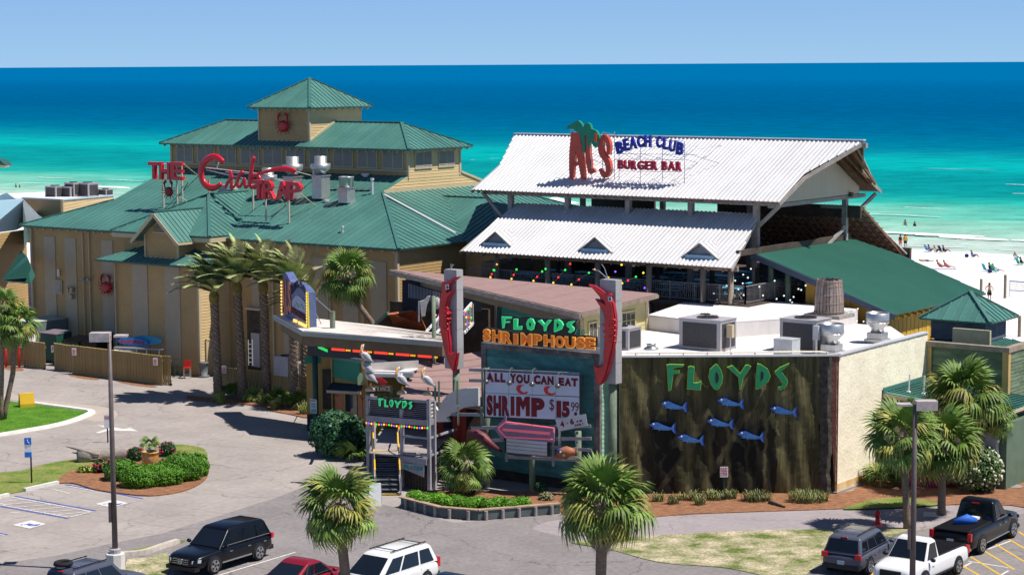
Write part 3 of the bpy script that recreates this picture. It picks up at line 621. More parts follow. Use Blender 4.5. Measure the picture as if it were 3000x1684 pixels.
for du,dz in ((0,0),(.42,.02),(.36,-.5)):part(MB().prism([L(-118.62+du,103.3,4.65+dz),L(-118.3+du,103.3,4.65+dz),L(-118.24+du,103.3,5.0+dz),L(-118.5+du,103.3,5.05+dz)],-WX*.22),"vent_hood",panelc,crab)
for u_ in (-116.7,-116.1):part(MB().box(L(u_,103.2,5.75),(.26,.2,.16),(UX,WX,ZX)).tube([L(u_,103.2,5.8),L(u_ -.2,103.0,5.65)],.07,6),"floodlight",greyp,crab)
# doors on the lit side of the bay and the recess behind it
part(MB().lb(-101.56,-101.5,101.0,101.95,0,2.5),"door",tan_lit,crab,label="tan door with a hazard diamond")
hz=MB().box(L(-101.46,101.35,1.9),(.02,.26,.26),(UX,(WX+ZX).normalized(),(ZX -WX).normalized()))
part(MB().lb(-101.56,-101.46,100.9,101.0,0,2.6).lb(-101.56,-101.46,101.95,102.05,0,2.6).lb(-101.56,-101.46,100.9,102.05,2.5,2.62),"door_frame",beige,crab)
hd=part(hz,"hazard_diamond",white,crab)
for (dy,dz_,c_) in ((0,.075,redd),(-.075,0,M("diamond_blue",(.02,.06,.5))),(.075,0,M("diamond_yellow",(.8,.55,.02)))):part(MB().box(L(-101.445,101.35+dy,1.9+dz_),(.015,.1,.1),(UX,(WX+ZX).normalized(),(ZX -WX).normalized())),"diamond_quarter",c_,hd)
part(MB().lb(-99.7,-97.9,103.2,103.45,0,4.6),"recess",wooddark,crab);part(MB().lb(-99.2,-98.4,103.05,103.2,.6,3.0),"service_door",greyp,crab)
part(MB().lb(-99.8,-97.8,103.1,103.3,4.6,4.75),"door_hood",beige,crab)
# rear wing with hipped roof to the right
roof(crab,"side_wing_roof",[L(-85.8,110.1,9.62),L(-81.8,110.1,9.62),L(-88.3,116.6,12.1),L(-92.6,116.6,12.1)],-WX,.5,green)
roof(crab,"side_wing_roof",[L(-81.8,110.1,9.62),L(-81.8,123.1,9.62),L(-88.3,116.6,12.1)],UX,.5,green)
roof(crab,"side_wing_roof",[L(-81.8,123.1,9.62),L(-86.0,123.1,9.62),L(-92.6,116.6,12.1),L(-88.3,116.6,12.1)],WX,.5,green,per=4)
caps(crab,[((-92.6,116.6,12.1),(-88.3,116.6,12.1)),((-88.3,116.6,12.1),(-81.8,110.1,9.62))])
part(MB().lb(-86,-82.4,110.8,122.4,0,9.5),"wing_wall",tan,crab)
# ------------------------------------------------------------------ crab figures
def crab_fig(name,label,c,rx,up,nrm,s,mat=crabred,shellw=.5,root=None):
    t=root or thing(name,label,"crab figure",c)
    P=lambda x,y,z=0.0:c+rx*(x*s)+up*(y*s)+nrm*(z*s)
    n=18;sh=MB();rim=[P(.50*math.cos(a)*(1+.06*math.cos(3*a)),.44*math.sin(a) -.04,.0) for a in [2*math.pi*k/n for k in range(n)]]
    inn=[P(.36*math.cos(a),.30*math.sin(a) -.03,.13) for a in [2*math.pi*k/n for k in range(n)]]
    sh.add(rim+inn+[P(0,0,.17)],[(k,(k+1) % n,n+(k+1) % n,n+k) for k in range(n)]+[(n+k,n+(k+1) % n,2*n) for k in range(n)]+[tuple(reversed(range(n)))])
    part(sh,"shell",mat,t)
    for sx in (-1,1):
        m=MB().tube([P(sx*.25,.2,.05),P(sx*.46,.36,.06),P(sx*.47,.56,.07)],[.055*s,.07*s,.055*s],6)
        m.tube([P(sx*.47,.52,.07),P(sx*.46,.72,.08),P(sx*.36,.90,.08),P(sx*.16,1.0,.07)],[.06*s,.12*s,.09*s,.012*s],6)
        m.tube([P(sx*.40,.70,.08),P(sx*.26,.76,.08),P(sx*.13,.90,.07)],[.05*s,.045*s,.01*s],6)
        part(m,"claw",mat,t,True)
        for (x0,y0,x1,y1,x2,y2) in ((.4,.12,.68,.24,.86,.44),(.42,0,.74,.04,.98,.16),(.4,-.14,.68,-.2,.9,-.16),(.3,-.26,.5,-.42,.62,-.64),(.14,-.33,.26,-.54,.2,-.72)):
            part(MB().tube([P(sx*x0,y0,.03),P(sx*x1,y1,.05),P(sx*x2,y2,.02)],[.045*s,.035*s,.008*s],5),"leg",mat,t,True)
        part(MB().blob(P(sx*.09,.34,.1),(.03*s,.03*s,.03*s),6,4),"eye",blackm,t)
    return t
crab_fig("crab_figure","red crab on the front of the square roof tower",L(-106.0,114.1,17.15),UX,ZX,-WX,1.0)
crab_fig("crab_figure","big flat red crab on the shaded tan wall beside the bay downspout",L(-114.2,103.25,5.3),UX,ZX,-WX,1.0)
crab_fig("crab_figure","red crab high on the wall, half hidden behind the bay roof",L(-111.0,103.25,8.35),UX,ZX,-WX,.95)
# ------------------------------------------------------------------ roof sign
pole=M("sign_pole_cream",(.55,.48,.36),.5,.4,var=.1)
sg=thing("restaurant_roof_sign","large red block and script letters on poles above the green roof","sign",L(-104,106,11))
def z2(x,y):return (400+x/2.45,200+y/2.451)
def z4s(x,y):return (440+x/7.23,440+y/7.23)
def z8s(x,y):return (500+x/4.518,380+y/4.518)
def block_letter(ch,quad,w_,parent,mat,ext=.22,conv=z2,off=.018,name="letter",nrm=-WX,bev=.012):
    """quad: (left,top,right,bottom) in zoom pixels"""
    a=atw(*conv(quad[0],quad[3]),w_);b2=atw(*conv(quad[2],quad[3]),w_);c=atw(*conv(quad[0],quad[1]),w_)
    wd=(b2 -a).dot(UX);ht=c.z -a.z
    return part(put_letter(ch,a,UX,ZX,nrm,wd,ht,off,ext,bev),name,mat,parent)
for ch,q in (("T",(20,245,245,605)),("H",(255,248,475,615)),("E",(490,250,745,628))):block_letter(ch,q,107.2,sg,red,.3,z4s)
for ch,q in (("T",(850,800,940,935)),("R",(925,803,1015,938)),("A",(1018,808,1112,942)),("P",(1092,812,1200,944))):block_letter(ch,q,105.6,sg,red,.3,z2)
def stroke(pts,rads,w_,parent,mat,conv,name="letter",scale=1.0,n=8):
    P=[atw(*conv(x,y),w_) for x,y in pts];P2=[];r2=[]
    for i in range(len(P) -1):
        for k in range(4):
            t=k/4;a,b2,c,d=P[max(i -1,0)],P[i],P[i+1],P[min(i+2,len(P) -1)]
            P2.append(.5*((2*b2)+(c -a)*t+(2*a -5*b2+4*c -d)*t*t+(3*b2 -a -3*c+d)*t ** 3));r2.append(rads[i]+(rads[i+1] -rads[i])*t)
    P2.append(P[-1]);r2.append(rads[-1])
    return part(MB().tube(P2,[r*scale for r in r2],n,flat=tuple(WX)),name,mat,parent,True)
q=z8s
stroke([(690,430),(610,365),(520,375),(430,450),(400,560),(430,690),(510,765),(600,765),(670,715)],[.24,.24,.26,.27,.28,.26,.26,.22,.17],106.6,sg,red,q)
stroke([(785,540),(800,640),(755,700),(720,770)],[.14,.2,.16,.1],106.5,sg,red,q);stroke([(800,640),(805,740),(800,780),(850,740),(900,630)],[.16,.15,.13,.1,.1],106.5,sg,red,q)
stroke([(965,560),(920,590),(880,680),(890,750),(930,740),(975,650),(980,700),(990,765),(1030,740)],[.14,.17,.17,.15,.12,.12,.15,.14,.08],106.45,sg,red,q)
stroke([(1100,360),(1075,470),(1060,600),(1050,720),(1080,765),(1140,740),(1175,660),(1130,600),(1070,640)],[.17,.18,.2,.2,.17,.18,.19,.14,.08],106.4,sg,red,q)
stroke([(1150,590),(1250,560),(1400,525),(1520,520),(1640,545)],[.09,.12,.16,.2,.17],106.3,sg,red,q)
stroke([(1650,530),(1605,590)],[.16,.03],106.3,sg,red,q)
K2=lambda p:EZ+K*(p -E0)
def post(x0,y0,x1,y1,w_,conv=z2,r=.07,name="sign_pole"):
    a=atw(*conv(x0,y0),w_);b2=atw(*conv(x1,y1),w_);return part(MB().tube([a,Vector((a.x,a.y,b2.z))],r,8),name,pole,sg)
for x,yb,yt in ((195,1004,700),(293,996,700),(838,1022,870),(930,1100,930),(1095,1110,940)):post(x,yb,x,yt,105.6 if x > 800 else 107.1)
post(330,955,330,690,108.2);post(522,905,522,800,107.0)
for a,b_ in (((340,690),(445,775)),((1175,900),(1287,990)),((1030,940),(1080,980)),((305,925),(370,960)),((1130,740),(1290,780)),((910,800),(960,930)),((345,800),(370,822))):
    a=atw(*z2(*a),106.8);b2=onp(*z2(*b_),L(0,E0,EZ),-WX*K+ZX);part(MB().tube([a,b2],.04,6),"sign_strut",pole,sg)
for a,b_ in (((500,715),(1000,770)),((500,730),(760,790)),((590,680),(575,722)),((880,760),(1110,830)),((110,690),(345,690)),((640,745),(860,760))):
    part(MB().tube([atw(*z2(*a),107.1),atw(*z2(*b_),107.1)],.045,6),"sign_rail",whitem,sg)
crab_fig("","",atw(*z4s(395,870),106.9),UX,ZX,-WX,.86,M("crab_dark_red",(.25,.004,.012),.45,.4),root=sg)
# ------------------------------------------------------------------ roof-top fans and vents
def fan(name,label,p,s,kind=0,group=None,base=.55,rz=-TH):
    t=thing(name,label,"exhaust fan",p,group)
    part(MB().box(p+ZX*(base*s/2),(.75*s,.75*s,base*s),rz=rz),"curb_box",galv,t)
    z=base*s
    if kind == 0:pr=[(.30,0),(.30,.22),(.55,.38),(.58,.42),(.58,.72),(.36,.74),(.36,1.15),(.34,1.15)]
    elif kind == 1:pr=[(.34,0),(.34,.05),(.45,.1),(.47,.65),(.5,.68),(.5,.72),(.44,.72),(.42,.66),(.05,.7)]
    else:pr=[(.32,0),(.3,.2),(.52,.42),(.56,.5),(.56,.95),(.54,.96),(.5,.95),(.48,.6),(.05,.62)]
    part(MB().lathe([(r*s,q_*s+z) for r,q_ in pr],p,20),"cowl",galv,t,True)
    if kind == 2:part(MB().tube([p+ZX*(z+.5*s)+XX*(.56*s*math.cos(a))+YX*(.56*s*math.sin(a)) for a in [k*.524 for k in range(13)]],.02*s,5),"band",steelb,t);part(MB().box(p+ZX*(z*.3),(.95*s,.95*s,.1*s),rz=rz),"flange",galv,t)
    if kind < 2:part(MB().box(p+ZX*(z+.04),(.85*s,.85*s,.07),rz=rz),"flange",galv,t)
    return t
def onroof(x,y):return onp(*z2(x,y),L(0,E0,EZ),-WX*K+ZX)
ventg="exhaust fans on the green restaurant roof"
fan("exhaust_fan","tall galvanised exhaust fan with a mushroom top, right of the red sign",onroof(1325,935),1.25,0,ventg,1.3)
fan("exhaust_fan","squat galvanised exhaust fan with a barrel top, farthest right on the green roof",onroof(1508,965),1.15,1,ventg,.9)
fan("exhaust_fan","galvanised exhaust fan seen behind the last two red block letters",onroof(1125,935),1.3,0,ventg,1.2)
fan("exhaust_fan","low galvanised exhaust fan behind the long stroke of the red script",onroof(945,920),1.2,0,ventg,.6)
def gooseneck(p,h,lab,r=.09):
    t=thing("vent_pipe",lab,"vent pipe",p);part(MB().tube([p,p+ZX*h],r,8),"pipe",whitem,t);part(MB().tube([p+ZX*h,p+ZX*(h+.15)],r*1.6,8),"pipe_cap",whitem,t)
gooseneck(onroof(1272,790),.75,"white vent pipe just left of the mushroom fan");gooseneck(onroof(1692,905),1.0,"tall thin white pipe at the right of the green roof");gooseneck(onroof(1478,1180),.32,"short grey vent stub low on the green roof",.07);gooseneck(onroof(1645,780),.1,"squat white roof vent below the louvred storey",.2);gooseneck(onroof(1360,962),.05,"tiny white roof cap below the mushroom fan",.13)
t=thing("air_duct_box","grey-blue duct box on the roof behind the big red C","duct",onroof(650,895));part(MB().box(onroof(650,880)+ZX*.2,(1.0,.8,.5),rz=-TH),"duct_body",greyp,t);part(MB().box(onroof(690,880)+ZX*.3,(.3,.9,.4),rz=-TH),"duct_hood",whitem,t)
for i,(x0,x1,y,lab) in enumerate(((1380,1450,875,"small grille platform behind the mushroom fan"),(1570,1690,880,"low pipe rack behind the barrel-top fan"))):
    t=thing("pipe_rack",lab,"rack",onroof(x0,y));a,b_=onroof(x0,y),onroof(x1,y);part(MB().bar(a+ZX*.25,b_+ZX*.25,.3,.04),"shelf",galv,t)
    for q_ in (.1,.5,.9):part(MB().bar(a.lerp(b_,q_),a.lerp(b_,q_)+ZX*.25,.05),"leg",galv,t)
# ================================================================== neighbour on the far left
def zc(x,y):return (x/4.52,540+y/4.52)
nb=thing("neighbour_building","tan building with pale aqua metal roof at the far left edge","building",L(-134,108,0))
r0=[atw(*zc(310,185),127),atw(*zc(530,430),115)]
zr=8.4
P1,P2,P3,P4=at(*zc(-250,660),zr),at(*zc(200,600),zr),at(*zc(300,195),zr+2.6),at(*zc(-250,225),zr+2.6)
P5=at(*zc(540,430),zr+.9)
roof(nb,"lower_roof",[P1,P2,at(*zc(530,435),zr+.6),P3,P4],(P2 -P3),.5,bluegray,ribh=.07,ribw=.05)
siding(nb,"front_wall",[at(*zc(-300,690),zr -.3),at(*zc(345,600),zr -.3),at(*zc(345,600),zr -.3) -ZX*8,at(*zc(-300,690),zr -.3) -ZX*8],.25,tan,-YX)
a_,b_,c_=atY(*zc(305,180),182),atY(*zc(820,205),176),atY(*zc(1500,145),190)
for p,q_,mt in ((a_,b_,tan),(b_,c_,tan_lit)):siding(nb,"parapet_wall",[Vector((p.x,p.y,p.z -4)),Vector((q_.x,q_.y,q_.z -4)),q_,p],.28,mt,None if p is a_ else UX,indiv=True)
part(MB().bar(a_,b_,.2,.12).bar(b_,c_,.2,.12),"parapet_cap",bluegray,nb);part(MB().bar(b_,b_ -ZX*3,.2),"corner_board",beige,nb)
e_=atY(*zc(-200,215),176);part(MB().prism([atY(*zc(-250,200),178),atY(*zc(300,180),182),a_ -ZX*.1,b_ -ZX*.1,c_ -ZX*.1,atY(*zc(1500,100),215),atY(*zc(640,98),215),atY(*zc(-250,140),215)],-ZX*.1),"flat_roof",whiter,nb)
part(MB().add([P3,at(*zc(540,430),zr -.4),at(*zc(540,430),zr -3.4),P3 -ZX*4],[(0,1,2,3)]),"rake_flashing",darkgreen,nb)
roof(nb,"porch_roof",[atY(*zc(30,1270),150),atY(*zc(400,1300),147),atY(*zc(460,1195),149),atY(*zc(350,940),153),atY(*zc(330,960),156)],ZX*-1,.45,darkgreen,ribh=.06)
part(MB().box(at(-60,860,0)+ZX*2,(9,3,5),rz=-TH),"ground_floor",tan,nb)
acg="air conditioning units on the neighbour's flat roof"
def acunit(p,w,d,h,lab,group=None,fan_=True,rz=-TH,body=greyp,dark=True):
    t=thing("air_conditioner",lab,"air conditioner",p,group);R_=Matrix.Translation(p) @ Matrix.Rotation(rz,4,'Z')
    part(MB().box((0,0,h/2),(w,d,h)).xf(R_),"casing",body,t)
    if dark:
        for (c,s_) in (((0,-d/2 -.012,h*.5),(w*.82,.02,h*.8)),((w/2+.012,0,h*.5),(.02,d*.8,h*.8))):part(MB().box(c,s_).xf(R_),"coil_grille",greyd,t)
    part(MB().box((0,0,h+.02),(w*1.03,d*1.03,.04)).xf(R_),"top_lid",body,t)
    if fan_:
        part(MB().lathe([(d*.36,h+.04),(d*.36,h+.09),(d*.3,h+.09),(d*.3,h+.05)],n=18).xf(R_),"fan_ring",greyd,t)
        m=MB()
        for k in range(4):a=k*.785;m.box((0,0,h+.10),(d*.7,.02,.02),rz=a)
        part(m.xf(R_),"fan_guard",blackm,t)
    return t
for x,y,w,h,lab in ((735,180,1.5,1.1,"grey unit at the left of the neighbour's rooftop row"),(930,182,1.5,1.05,"wide unit with slatted front, second of the neighbour's rooftop row"),(975,150,1.3,1.2,"unit standing behind the second of the neighbour's rooftop row"),(1165,160,1.6,1.25,"big dark unit third in the neighbour's rooftop row"),(1400,140,1.1,.5,"small pale unit at the right end of the neighbour's rooftop row")):
    acunit(atY(*zc(x,y),190),w,w*.8,h,lab,acg)
t=thing("eave_corner","tan roof corner poking in at the left edge in front of the sea","roof corner",atY(4,482,150));part(MB().prism([atY(-40,465,150),atY(0,470,150),atY(16,484,150),atY(14,490,150),atY(-40,490,150)],YX*2),"roof_edge",darkgreen,t);part(MB().prism([atY(-40,480,149.9),atY(14,486,149.9),atY(14,491,149.9),atY(-40,492,149.9)],YX*1.5),"soffit",beige,t)
# ================================================================== OPEN-AIR BEACH CLUB (white ribbed roofs on posts)
al=thing("beach_club_building","open two-tier pavilion with white ribbed metal roofs on timber posts","building",L(-72,116,0))
AR,AL_=-60.5,-84.2;RW,RZA=116.4,16.72
roof(al,"upper_roof",[L(AL_,109.25,13.22),L(AR,109.25,13.22),L(AR,112.5,14.66),L(-58.4,RW,RZA),L(-85.8,RW,RZA),L(AL_,112.5,14.66)],-WX,.31,whitem,wave=True,ribh=.055,ribw=.075,thick=.08,lift=.02,slabm=woodred)
roof(al,"upper_roof",[L(AL_,123.1,13.2),L(AR,123.1,13.2),L(AR,120.3,14.66),L(-58.4,RW,RZA),L(-85.8,RW,RZA),L(AL_,120.3,14.66)],WX,.31,whitem,wave=True,ribh=.055,ribw=.075,thick=.08,per=4,lift=.02,slabm=woodred)
part(MB().bar(L(-85.8,RW,RZA+.09),L(-58.35,RW,RZA+.09),.34,.07),"ridge_cap",whitem,al)
for u_,s_ in ((AR,1),(AL_,-1)):
    for wa_,wb_,wk in ((109.25,112.5,112.5),(123.1,120.3,120.3)):
        part(MB().bar(L(u_+s_*.04,wa_,13.1),L(u_+s_*.04,wk,14.56),.09,.24),"barge_board",woodg,al)
        part(MB().bar(L(u_+s_*.04,wk,14.56),L(-58.4 if s_ > 0 else -85.8,RW,RZA -.1),.09,.24),"barge_board",woodg,al)
    gw_=u_ -s_*1.0
    siding(al,"gable_panel",[L(gw_,110.9,13.05),L(gw_,121.9,13.05),L(gw_,121.9,13.5),L(gw_,RW,16.4),L(gw_,110.9,13.5)],9,M("gable_panel_cream",(.47,.42,.33),.7,.3,var=.06,vs=.4,stretch=(6,6,.3)),UX*s_,thick=.08)
part(MB().bar(L(-60.5,RW,RZA -.25),L(-58.2,RW,RZA -.25),.3,.3),"ridge_beam",woodg,al)
for k in range(3):part(MB().bar(L(-60.9+k*.75,RW,RZA -.35),L(-60.7+k*.3,121.5,13.75),.12,.2),"outrigger",woodred,al)
P_=L(-60.8,120.4,9.9)
part(MB().bar(L(-59.1,RW+.6,RZA -.5),L(-60.3,121.5,14.0),.14,.1),"outrigger",woodg,al)
# posts of the upper tier, beams, braces
tails(al,L(AL_+.1,109.3,13.22),L(AR -.1,109.3,13.22),WX,32,.52,.6,.07,woodg)
for u_ in (-81.6,-76.9,-72.1,-67.35,-62.6):
    part(MB().lb(u_ -.17,u_+.17,110.05,110.37,5.0,13.2),"post",woodg,al)
for u_ in (-82.8,-76,-69,-61.8):part(MB().lb(u_ -.16,u_+.16,120.4,120.72,5.0,13.3),"post",woodg,al)
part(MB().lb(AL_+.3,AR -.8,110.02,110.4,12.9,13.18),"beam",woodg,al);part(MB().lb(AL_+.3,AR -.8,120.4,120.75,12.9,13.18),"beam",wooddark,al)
part(MB().lb(-61.8,-61.5,110.2,123.0,12.75,13.0),"beam",woodg,al)
for p,q_ in (((-62.4,110.1,11.6),(-60.7,109.9,13.05)),((-61.5,120.9,11.5),(-60.7,122.8,13.0)),((-82,110.1,11.2),(-83.8,109.9,13.05)),((-61.7,120.4,10.9),(-61.7,115.0,8.7)),((-63.5,120.4,12.2),(-61.6,120.4,12.2))):part(MB().bar(L(*p),L(*q_),.18,.2),"brace",woodg,al)
# lower front roof with three little dormers
LP=lambda w:9.6+.5*(w -105.3)
roof(al,"lower_roof",[L(-81.95,105.05,LP(105.05)),L(-61.3,105.05,LP(105.05)),L(-62.65,110.72,LP(110.72)),L(-81.5,110.72,LP(110.72))],-WX,.31,whitem,wave=True,ribh=.06,ribw=.08,thick=.08,lift=.02,slabm=woodred)
tails(al,L(-81.7,105.1,9.45),L(-61.5,105.1,9.45),WX,20,.5,.6,.07,wood)
part(MB().bar(L(-61.33,105.05,LP(105.05) -.1),L(-62.68,110.72,LP(110.72) -.1),.08,.22),"barge_board",woodg,al);part(MB().bar(L(-81.97,105.05,LP(105.05) -.1),L(-81.52,110.72,LP(110.72) -.1),.08,.2),"barge_board",wood,al)
for uc in (-79.58,-71.72,-64.0):
    hw,wf,zp=1.3,105.75,10.78;zb=LP(wf)+.03;wt=105.3+(zp -9.6)/.5;dm=None
    fr=part(MB().prism([L(uc -hw+.1,wf+.12,zb -.02),L(uc+hw -.1,wf+.12,zb -.02),L(uc,wf+.12,zp -.08)],WX*.05),"dormer",M("dormer_grey",(.23,.24,.26),.7,.3),al)
    part(MB().box(L(uc,wf+.02,zb+.12),(2*hw -.55,.12,.2),(UX,WX,ZX)),"dormer_sill",bluegray,fr)
    for s_ in (-1,1):
        a_,b_,c_=L(uc+s_*hw,wf,zb),L(uc,wf,zp),L(uc,wt,zp+.01);n_=newell([a_,b_,c_]);n_=n_ if n_.z > 0 else -n_
        m=MB().prism([p+n_*.03 for p in (a_,b_,c_)],-n_*.05)
        for k in (.25,.5,.75):m.bar(a_.lerp(c_,k)+n_*.05,b_.lerp(c_,k)+n_*.05,.05,.03)
        part(m,"dormer_roof",whitem,fr);part(MB().bar(a_ -WX*.02,b_ -WX*.02,.06,.1),"dormer_trim",woodg,fr)
        part(MB().bar(a_+n_*.05,c_+n_*.05,.12,.02),"dormer_flashing",whitem,fr)
# rear lower roof: cedar underside seen through the opening
roof(al,"rear_roof",[L(-71.5,121.4,12.25),L(-61.2,121.4,12.25),L(-60.6,128.2,8.3),L(-71.5,128.2,8.3)],WX,.31,whitem,per=4,thick=.05,ribh=.04)
for k in range(19):u_=-71.3+k*.58;part(MB().bar(L(u_,121.3,12.05),L(u_,128.1,8.12),.09,.18),"rafter",woodred,al)
for k in range(11):t_=k/10;part(MB().bar(L(-71.4,121.5+6.5*t_,12.15 -3.85*t_),L(-60.8,121.5+6.5*t_,12.15 -3.85*t_),.16,.04),"purlin",woodred,al)
part(MB().lb(-71.6,-60.7,120.6,120.8,11.5,12.3),"fascia",wooddark,al)
part(MB().lb(-84,-78.5,123.4,123.6,5,12.6),"rear_wall",wooddark,al)
# deck, lower posts, rail, back bar
DZ=7.2
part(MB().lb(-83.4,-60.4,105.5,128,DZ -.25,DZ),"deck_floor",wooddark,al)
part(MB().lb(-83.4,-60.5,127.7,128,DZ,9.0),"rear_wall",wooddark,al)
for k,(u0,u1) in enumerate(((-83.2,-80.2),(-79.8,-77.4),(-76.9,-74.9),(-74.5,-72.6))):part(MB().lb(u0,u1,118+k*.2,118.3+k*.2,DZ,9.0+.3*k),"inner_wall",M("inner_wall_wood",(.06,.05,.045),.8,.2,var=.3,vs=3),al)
for u_ in (-79.6,-75.5,-71.6,-67.75,-63.85,-61.9):part(MB().tube([L(u_,105.9,0),L(u_,105.9,9.75)],.19,10),"post",wood,al,True)
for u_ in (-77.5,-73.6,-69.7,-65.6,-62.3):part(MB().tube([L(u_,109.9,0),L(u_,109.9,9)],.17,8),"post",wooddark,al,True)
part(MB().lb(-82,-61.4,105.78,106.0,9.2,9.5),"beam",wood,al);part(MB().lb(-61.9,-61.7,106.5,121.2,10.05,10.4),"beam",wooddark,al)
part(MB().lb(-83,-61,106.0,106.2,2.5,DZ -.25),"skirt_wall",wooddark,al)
def rail(parent,a,b_,h=1.07,gap=.13,mat=wood,pk=None,name="railing"):
    a,b_=Vector(a),Vector(b_);ln=(b_ -a).length;m=MB().bar(a+ZX*h,b_+ZX*h,.12,.05).bar(a+ZX*.12,b_+ZX*.12,.05,.07)
    n_=max(2,int(ln/1.8)+1)
    for k in range(n_+1):p=a.lerp(b_,k/n_);m.bar(p,p+ZX*(h+.05),.1)
    f=part(m,name,mat,parent);m=MB();k=int(ln/gap)
    for i in range(k):p=a.lerp(b_,(i+.5)/k);m.bar(p+ZX*.14,p+ZX*h,.035)
    part(m,"baluster",pk or mat,f,kind="stuff");return f
greyrail=M("grey_rail",(.17,.16,.16),.7,.3,var=.2,vs=3)
rail(al,L(-73.5,106.1,DZ),L(-61.0,106.1,DZ),1.1,.14,greyrail);rail(al,L(-61.0,106.1,DZ),L(-60.6,118,DZ),1.1,.14,greyrail);rail(al,L(-82,106.1,DZ),L(-73.5,106.1,DZ),1.1,.14,greyrail)
tabm=M("table_blue",(.08,.42,.62),.45,.4,var=.08)
tb="blue tables on the beach club deck"
def table(p,lab,mat=tabm,w=1.5,d=.8,rz=-TH,group=tb):
    t=thing("picnic_table",lab,"table",p,group);R_=Matrix.Translation(p) @ Matrix.Rotation(rz,4,'Z')
    part(MB().box((0,0,.76),(w,d,.06)).xf(R_),"table_top",mat,t)
    for s_ in (-1,1):part(MB().box((0,s_*(d*.5+.32),.45),(w,.24,.05)).xf(R_),"bench",mat,t);part(MB().bar((s_*w*.36,-d*.75,0),(s_*w*.36,d*.2,.73),.07).bar((s_*w*.36,d*.75,0),(s_*w*.36,-d*.2,.73),.07).bar((s_*w*.36,-d*.8,.41),(s_*w*.36,d*.8,.41),.06).xf(R_),"leg_frame",woodg,t)
    return t
trow=(("front",107.6),("second",110.6),("third",113.6),("fourth",116.6))
for r_,w_ in trow:
    for c_,u_ in (("far left",-78.3),("left",-75.4),("middle",-70.3),("right of middle",-66.9),("rightmost",-63.0)):
        if u_ < -74 and w_ > 112:continue
        table(L(u_+random.uniform(-.3,.3),w_,DZ),"blue picnic table in the %s row of the deck, %s one" % (r_,c_))
# umbrella tent seen behind, over the beach
t=thing("beach_tent","white canopy top showing between the green roof and the posts","tent",at(1630,640,4));p=at(1625,596,7.5);m=MB().add([p+ZX*.7,p+L(-1.6,-1.6,0),p+L(1.8,-1.6,0),p+L(1.8,1.8,0),p+L(-1.6,1.8,0)],[(0,1,2),(0,2,3),(0,3,4),(0,4,1)])
part(m,"canopy",white,t);
for a,b_ in ((-1.5,-1.5),(1.7,-1.5),(1.7,1.7),(-1.5,1.7)):q_=p+L(a,b_,0);part(MB().bar(Vector((q_.x,q_.y,0)),q_,.07),"tent_pole",white,t)
# ---- roof sign
z6=lambda x,y:(1350+x/3.2133,350+y/3.2133)
als=thing("club_roof_sign","orange, blue and crimson letters with a green palm standing on the white roof","sign",L(-73,110.9,13.8))
orange=M("sign_orange",(.60,.095,.045),.45,.4,var=.2,vs=1.5,col2=(.50,.05,.04));bluel=M("sign_blue",(.01,.025,.33),.4,.4,var=.15);redl=M("sign_crimson",(.48,.01,.05),.4,.4,var=.1);palmg=M("sign_green",(.005,.22,.12),.4,.4,var=.1);pinke=M("sign_pink_edge",(.72,.30,.27),.5,.4)
def polyletter(conv,polys,w_,parent,mat,ext=.2,name="letter",edge=None,holes=()):
    t_=None
    for pl_ in polys:
        P=[atw(*conv(x,y),w_) for x,y in pl_]
        if edge:
            c=sum(P,Vector())/len(P);part(MB().prism([p+(p -c).normalized()*.0+WX*.02 for p in P],WX*ext),name+"_side",edge,parent)
            P=[p for p in P];o=part(MB().prism(P,WX*.02),name,mat,parent)
        else:o=part(MB().prism(P,WX*ext),name,mat,parent)
    return o
SW=110.88
def sthick(pts,wds,w_,conv,parent,mat,ext,name="letter",sm_=True):
    """flat-faced channel letter stroke"""
    if sm_:
        pw=[(p[0],p[1]) for p in pts];P2=smoothpts(pw,5,False);W2=[]
        for i in range(len(wds) -1):W2 += [wds[i]+(wds[i+1] -wds[i])*k/5 for k in range(5)]
        W2.append(wds[-1])
    else:P2,W2=pts,wds
    Lf,Rt=[],[]
    for i,p in enumerate(P2):
        a,b2=P2[max(i -1,0)],P2[min(i+1,len(P2) -1)];dx,dy=b2[0] -a[0],b2[1] -a[1];l_=math.hypot(dx,dy) or 1
        Lf.append((p[0] -dy/l_*W2[i],p[1]+dx/l_*W2[i]));Rt.append((p[0]+dy/l_*W2[i],p[1] -dx/l_*W2[i]))
    F=[atw(*conv(x,y),w_) for x,y in Lf];G_=[atw(*conv(x,y),w_) for x,y in Rt];n=len(F)
    m=MB().add(F+G_+[p+WX*ext for p in F+G_],[])
    for i in range(n -1):m.f += [(i,i+1,n+i+1,n+i),(2*n+i,3*n+i,3*n+i+1,2*n+i+1),(i,2*n+i,2*n+i+1,i+1),(n+i,n+i+1,3*n+i+1,3*n+i)]
    m.f += [(0,n,3*n,2*n),(n -1,3*n -1,4*n -1,2*n -1)]
    return part(m,name,mat,parent)
# A
sthick([(1070,125),(1052,280),(1042,430),(1038,575)],[30,30,24,14],SW,z6,als,orange,.3);sthick([(1080,125),(1105,260),(1130,420),(1150,565)],[32,30,24,16],SW -.01,z6,als,orange,.3)
sthick([(1055,432),(1120,405)],[16,16],SW -.02,z6,als,orange,.3,sm_=False)
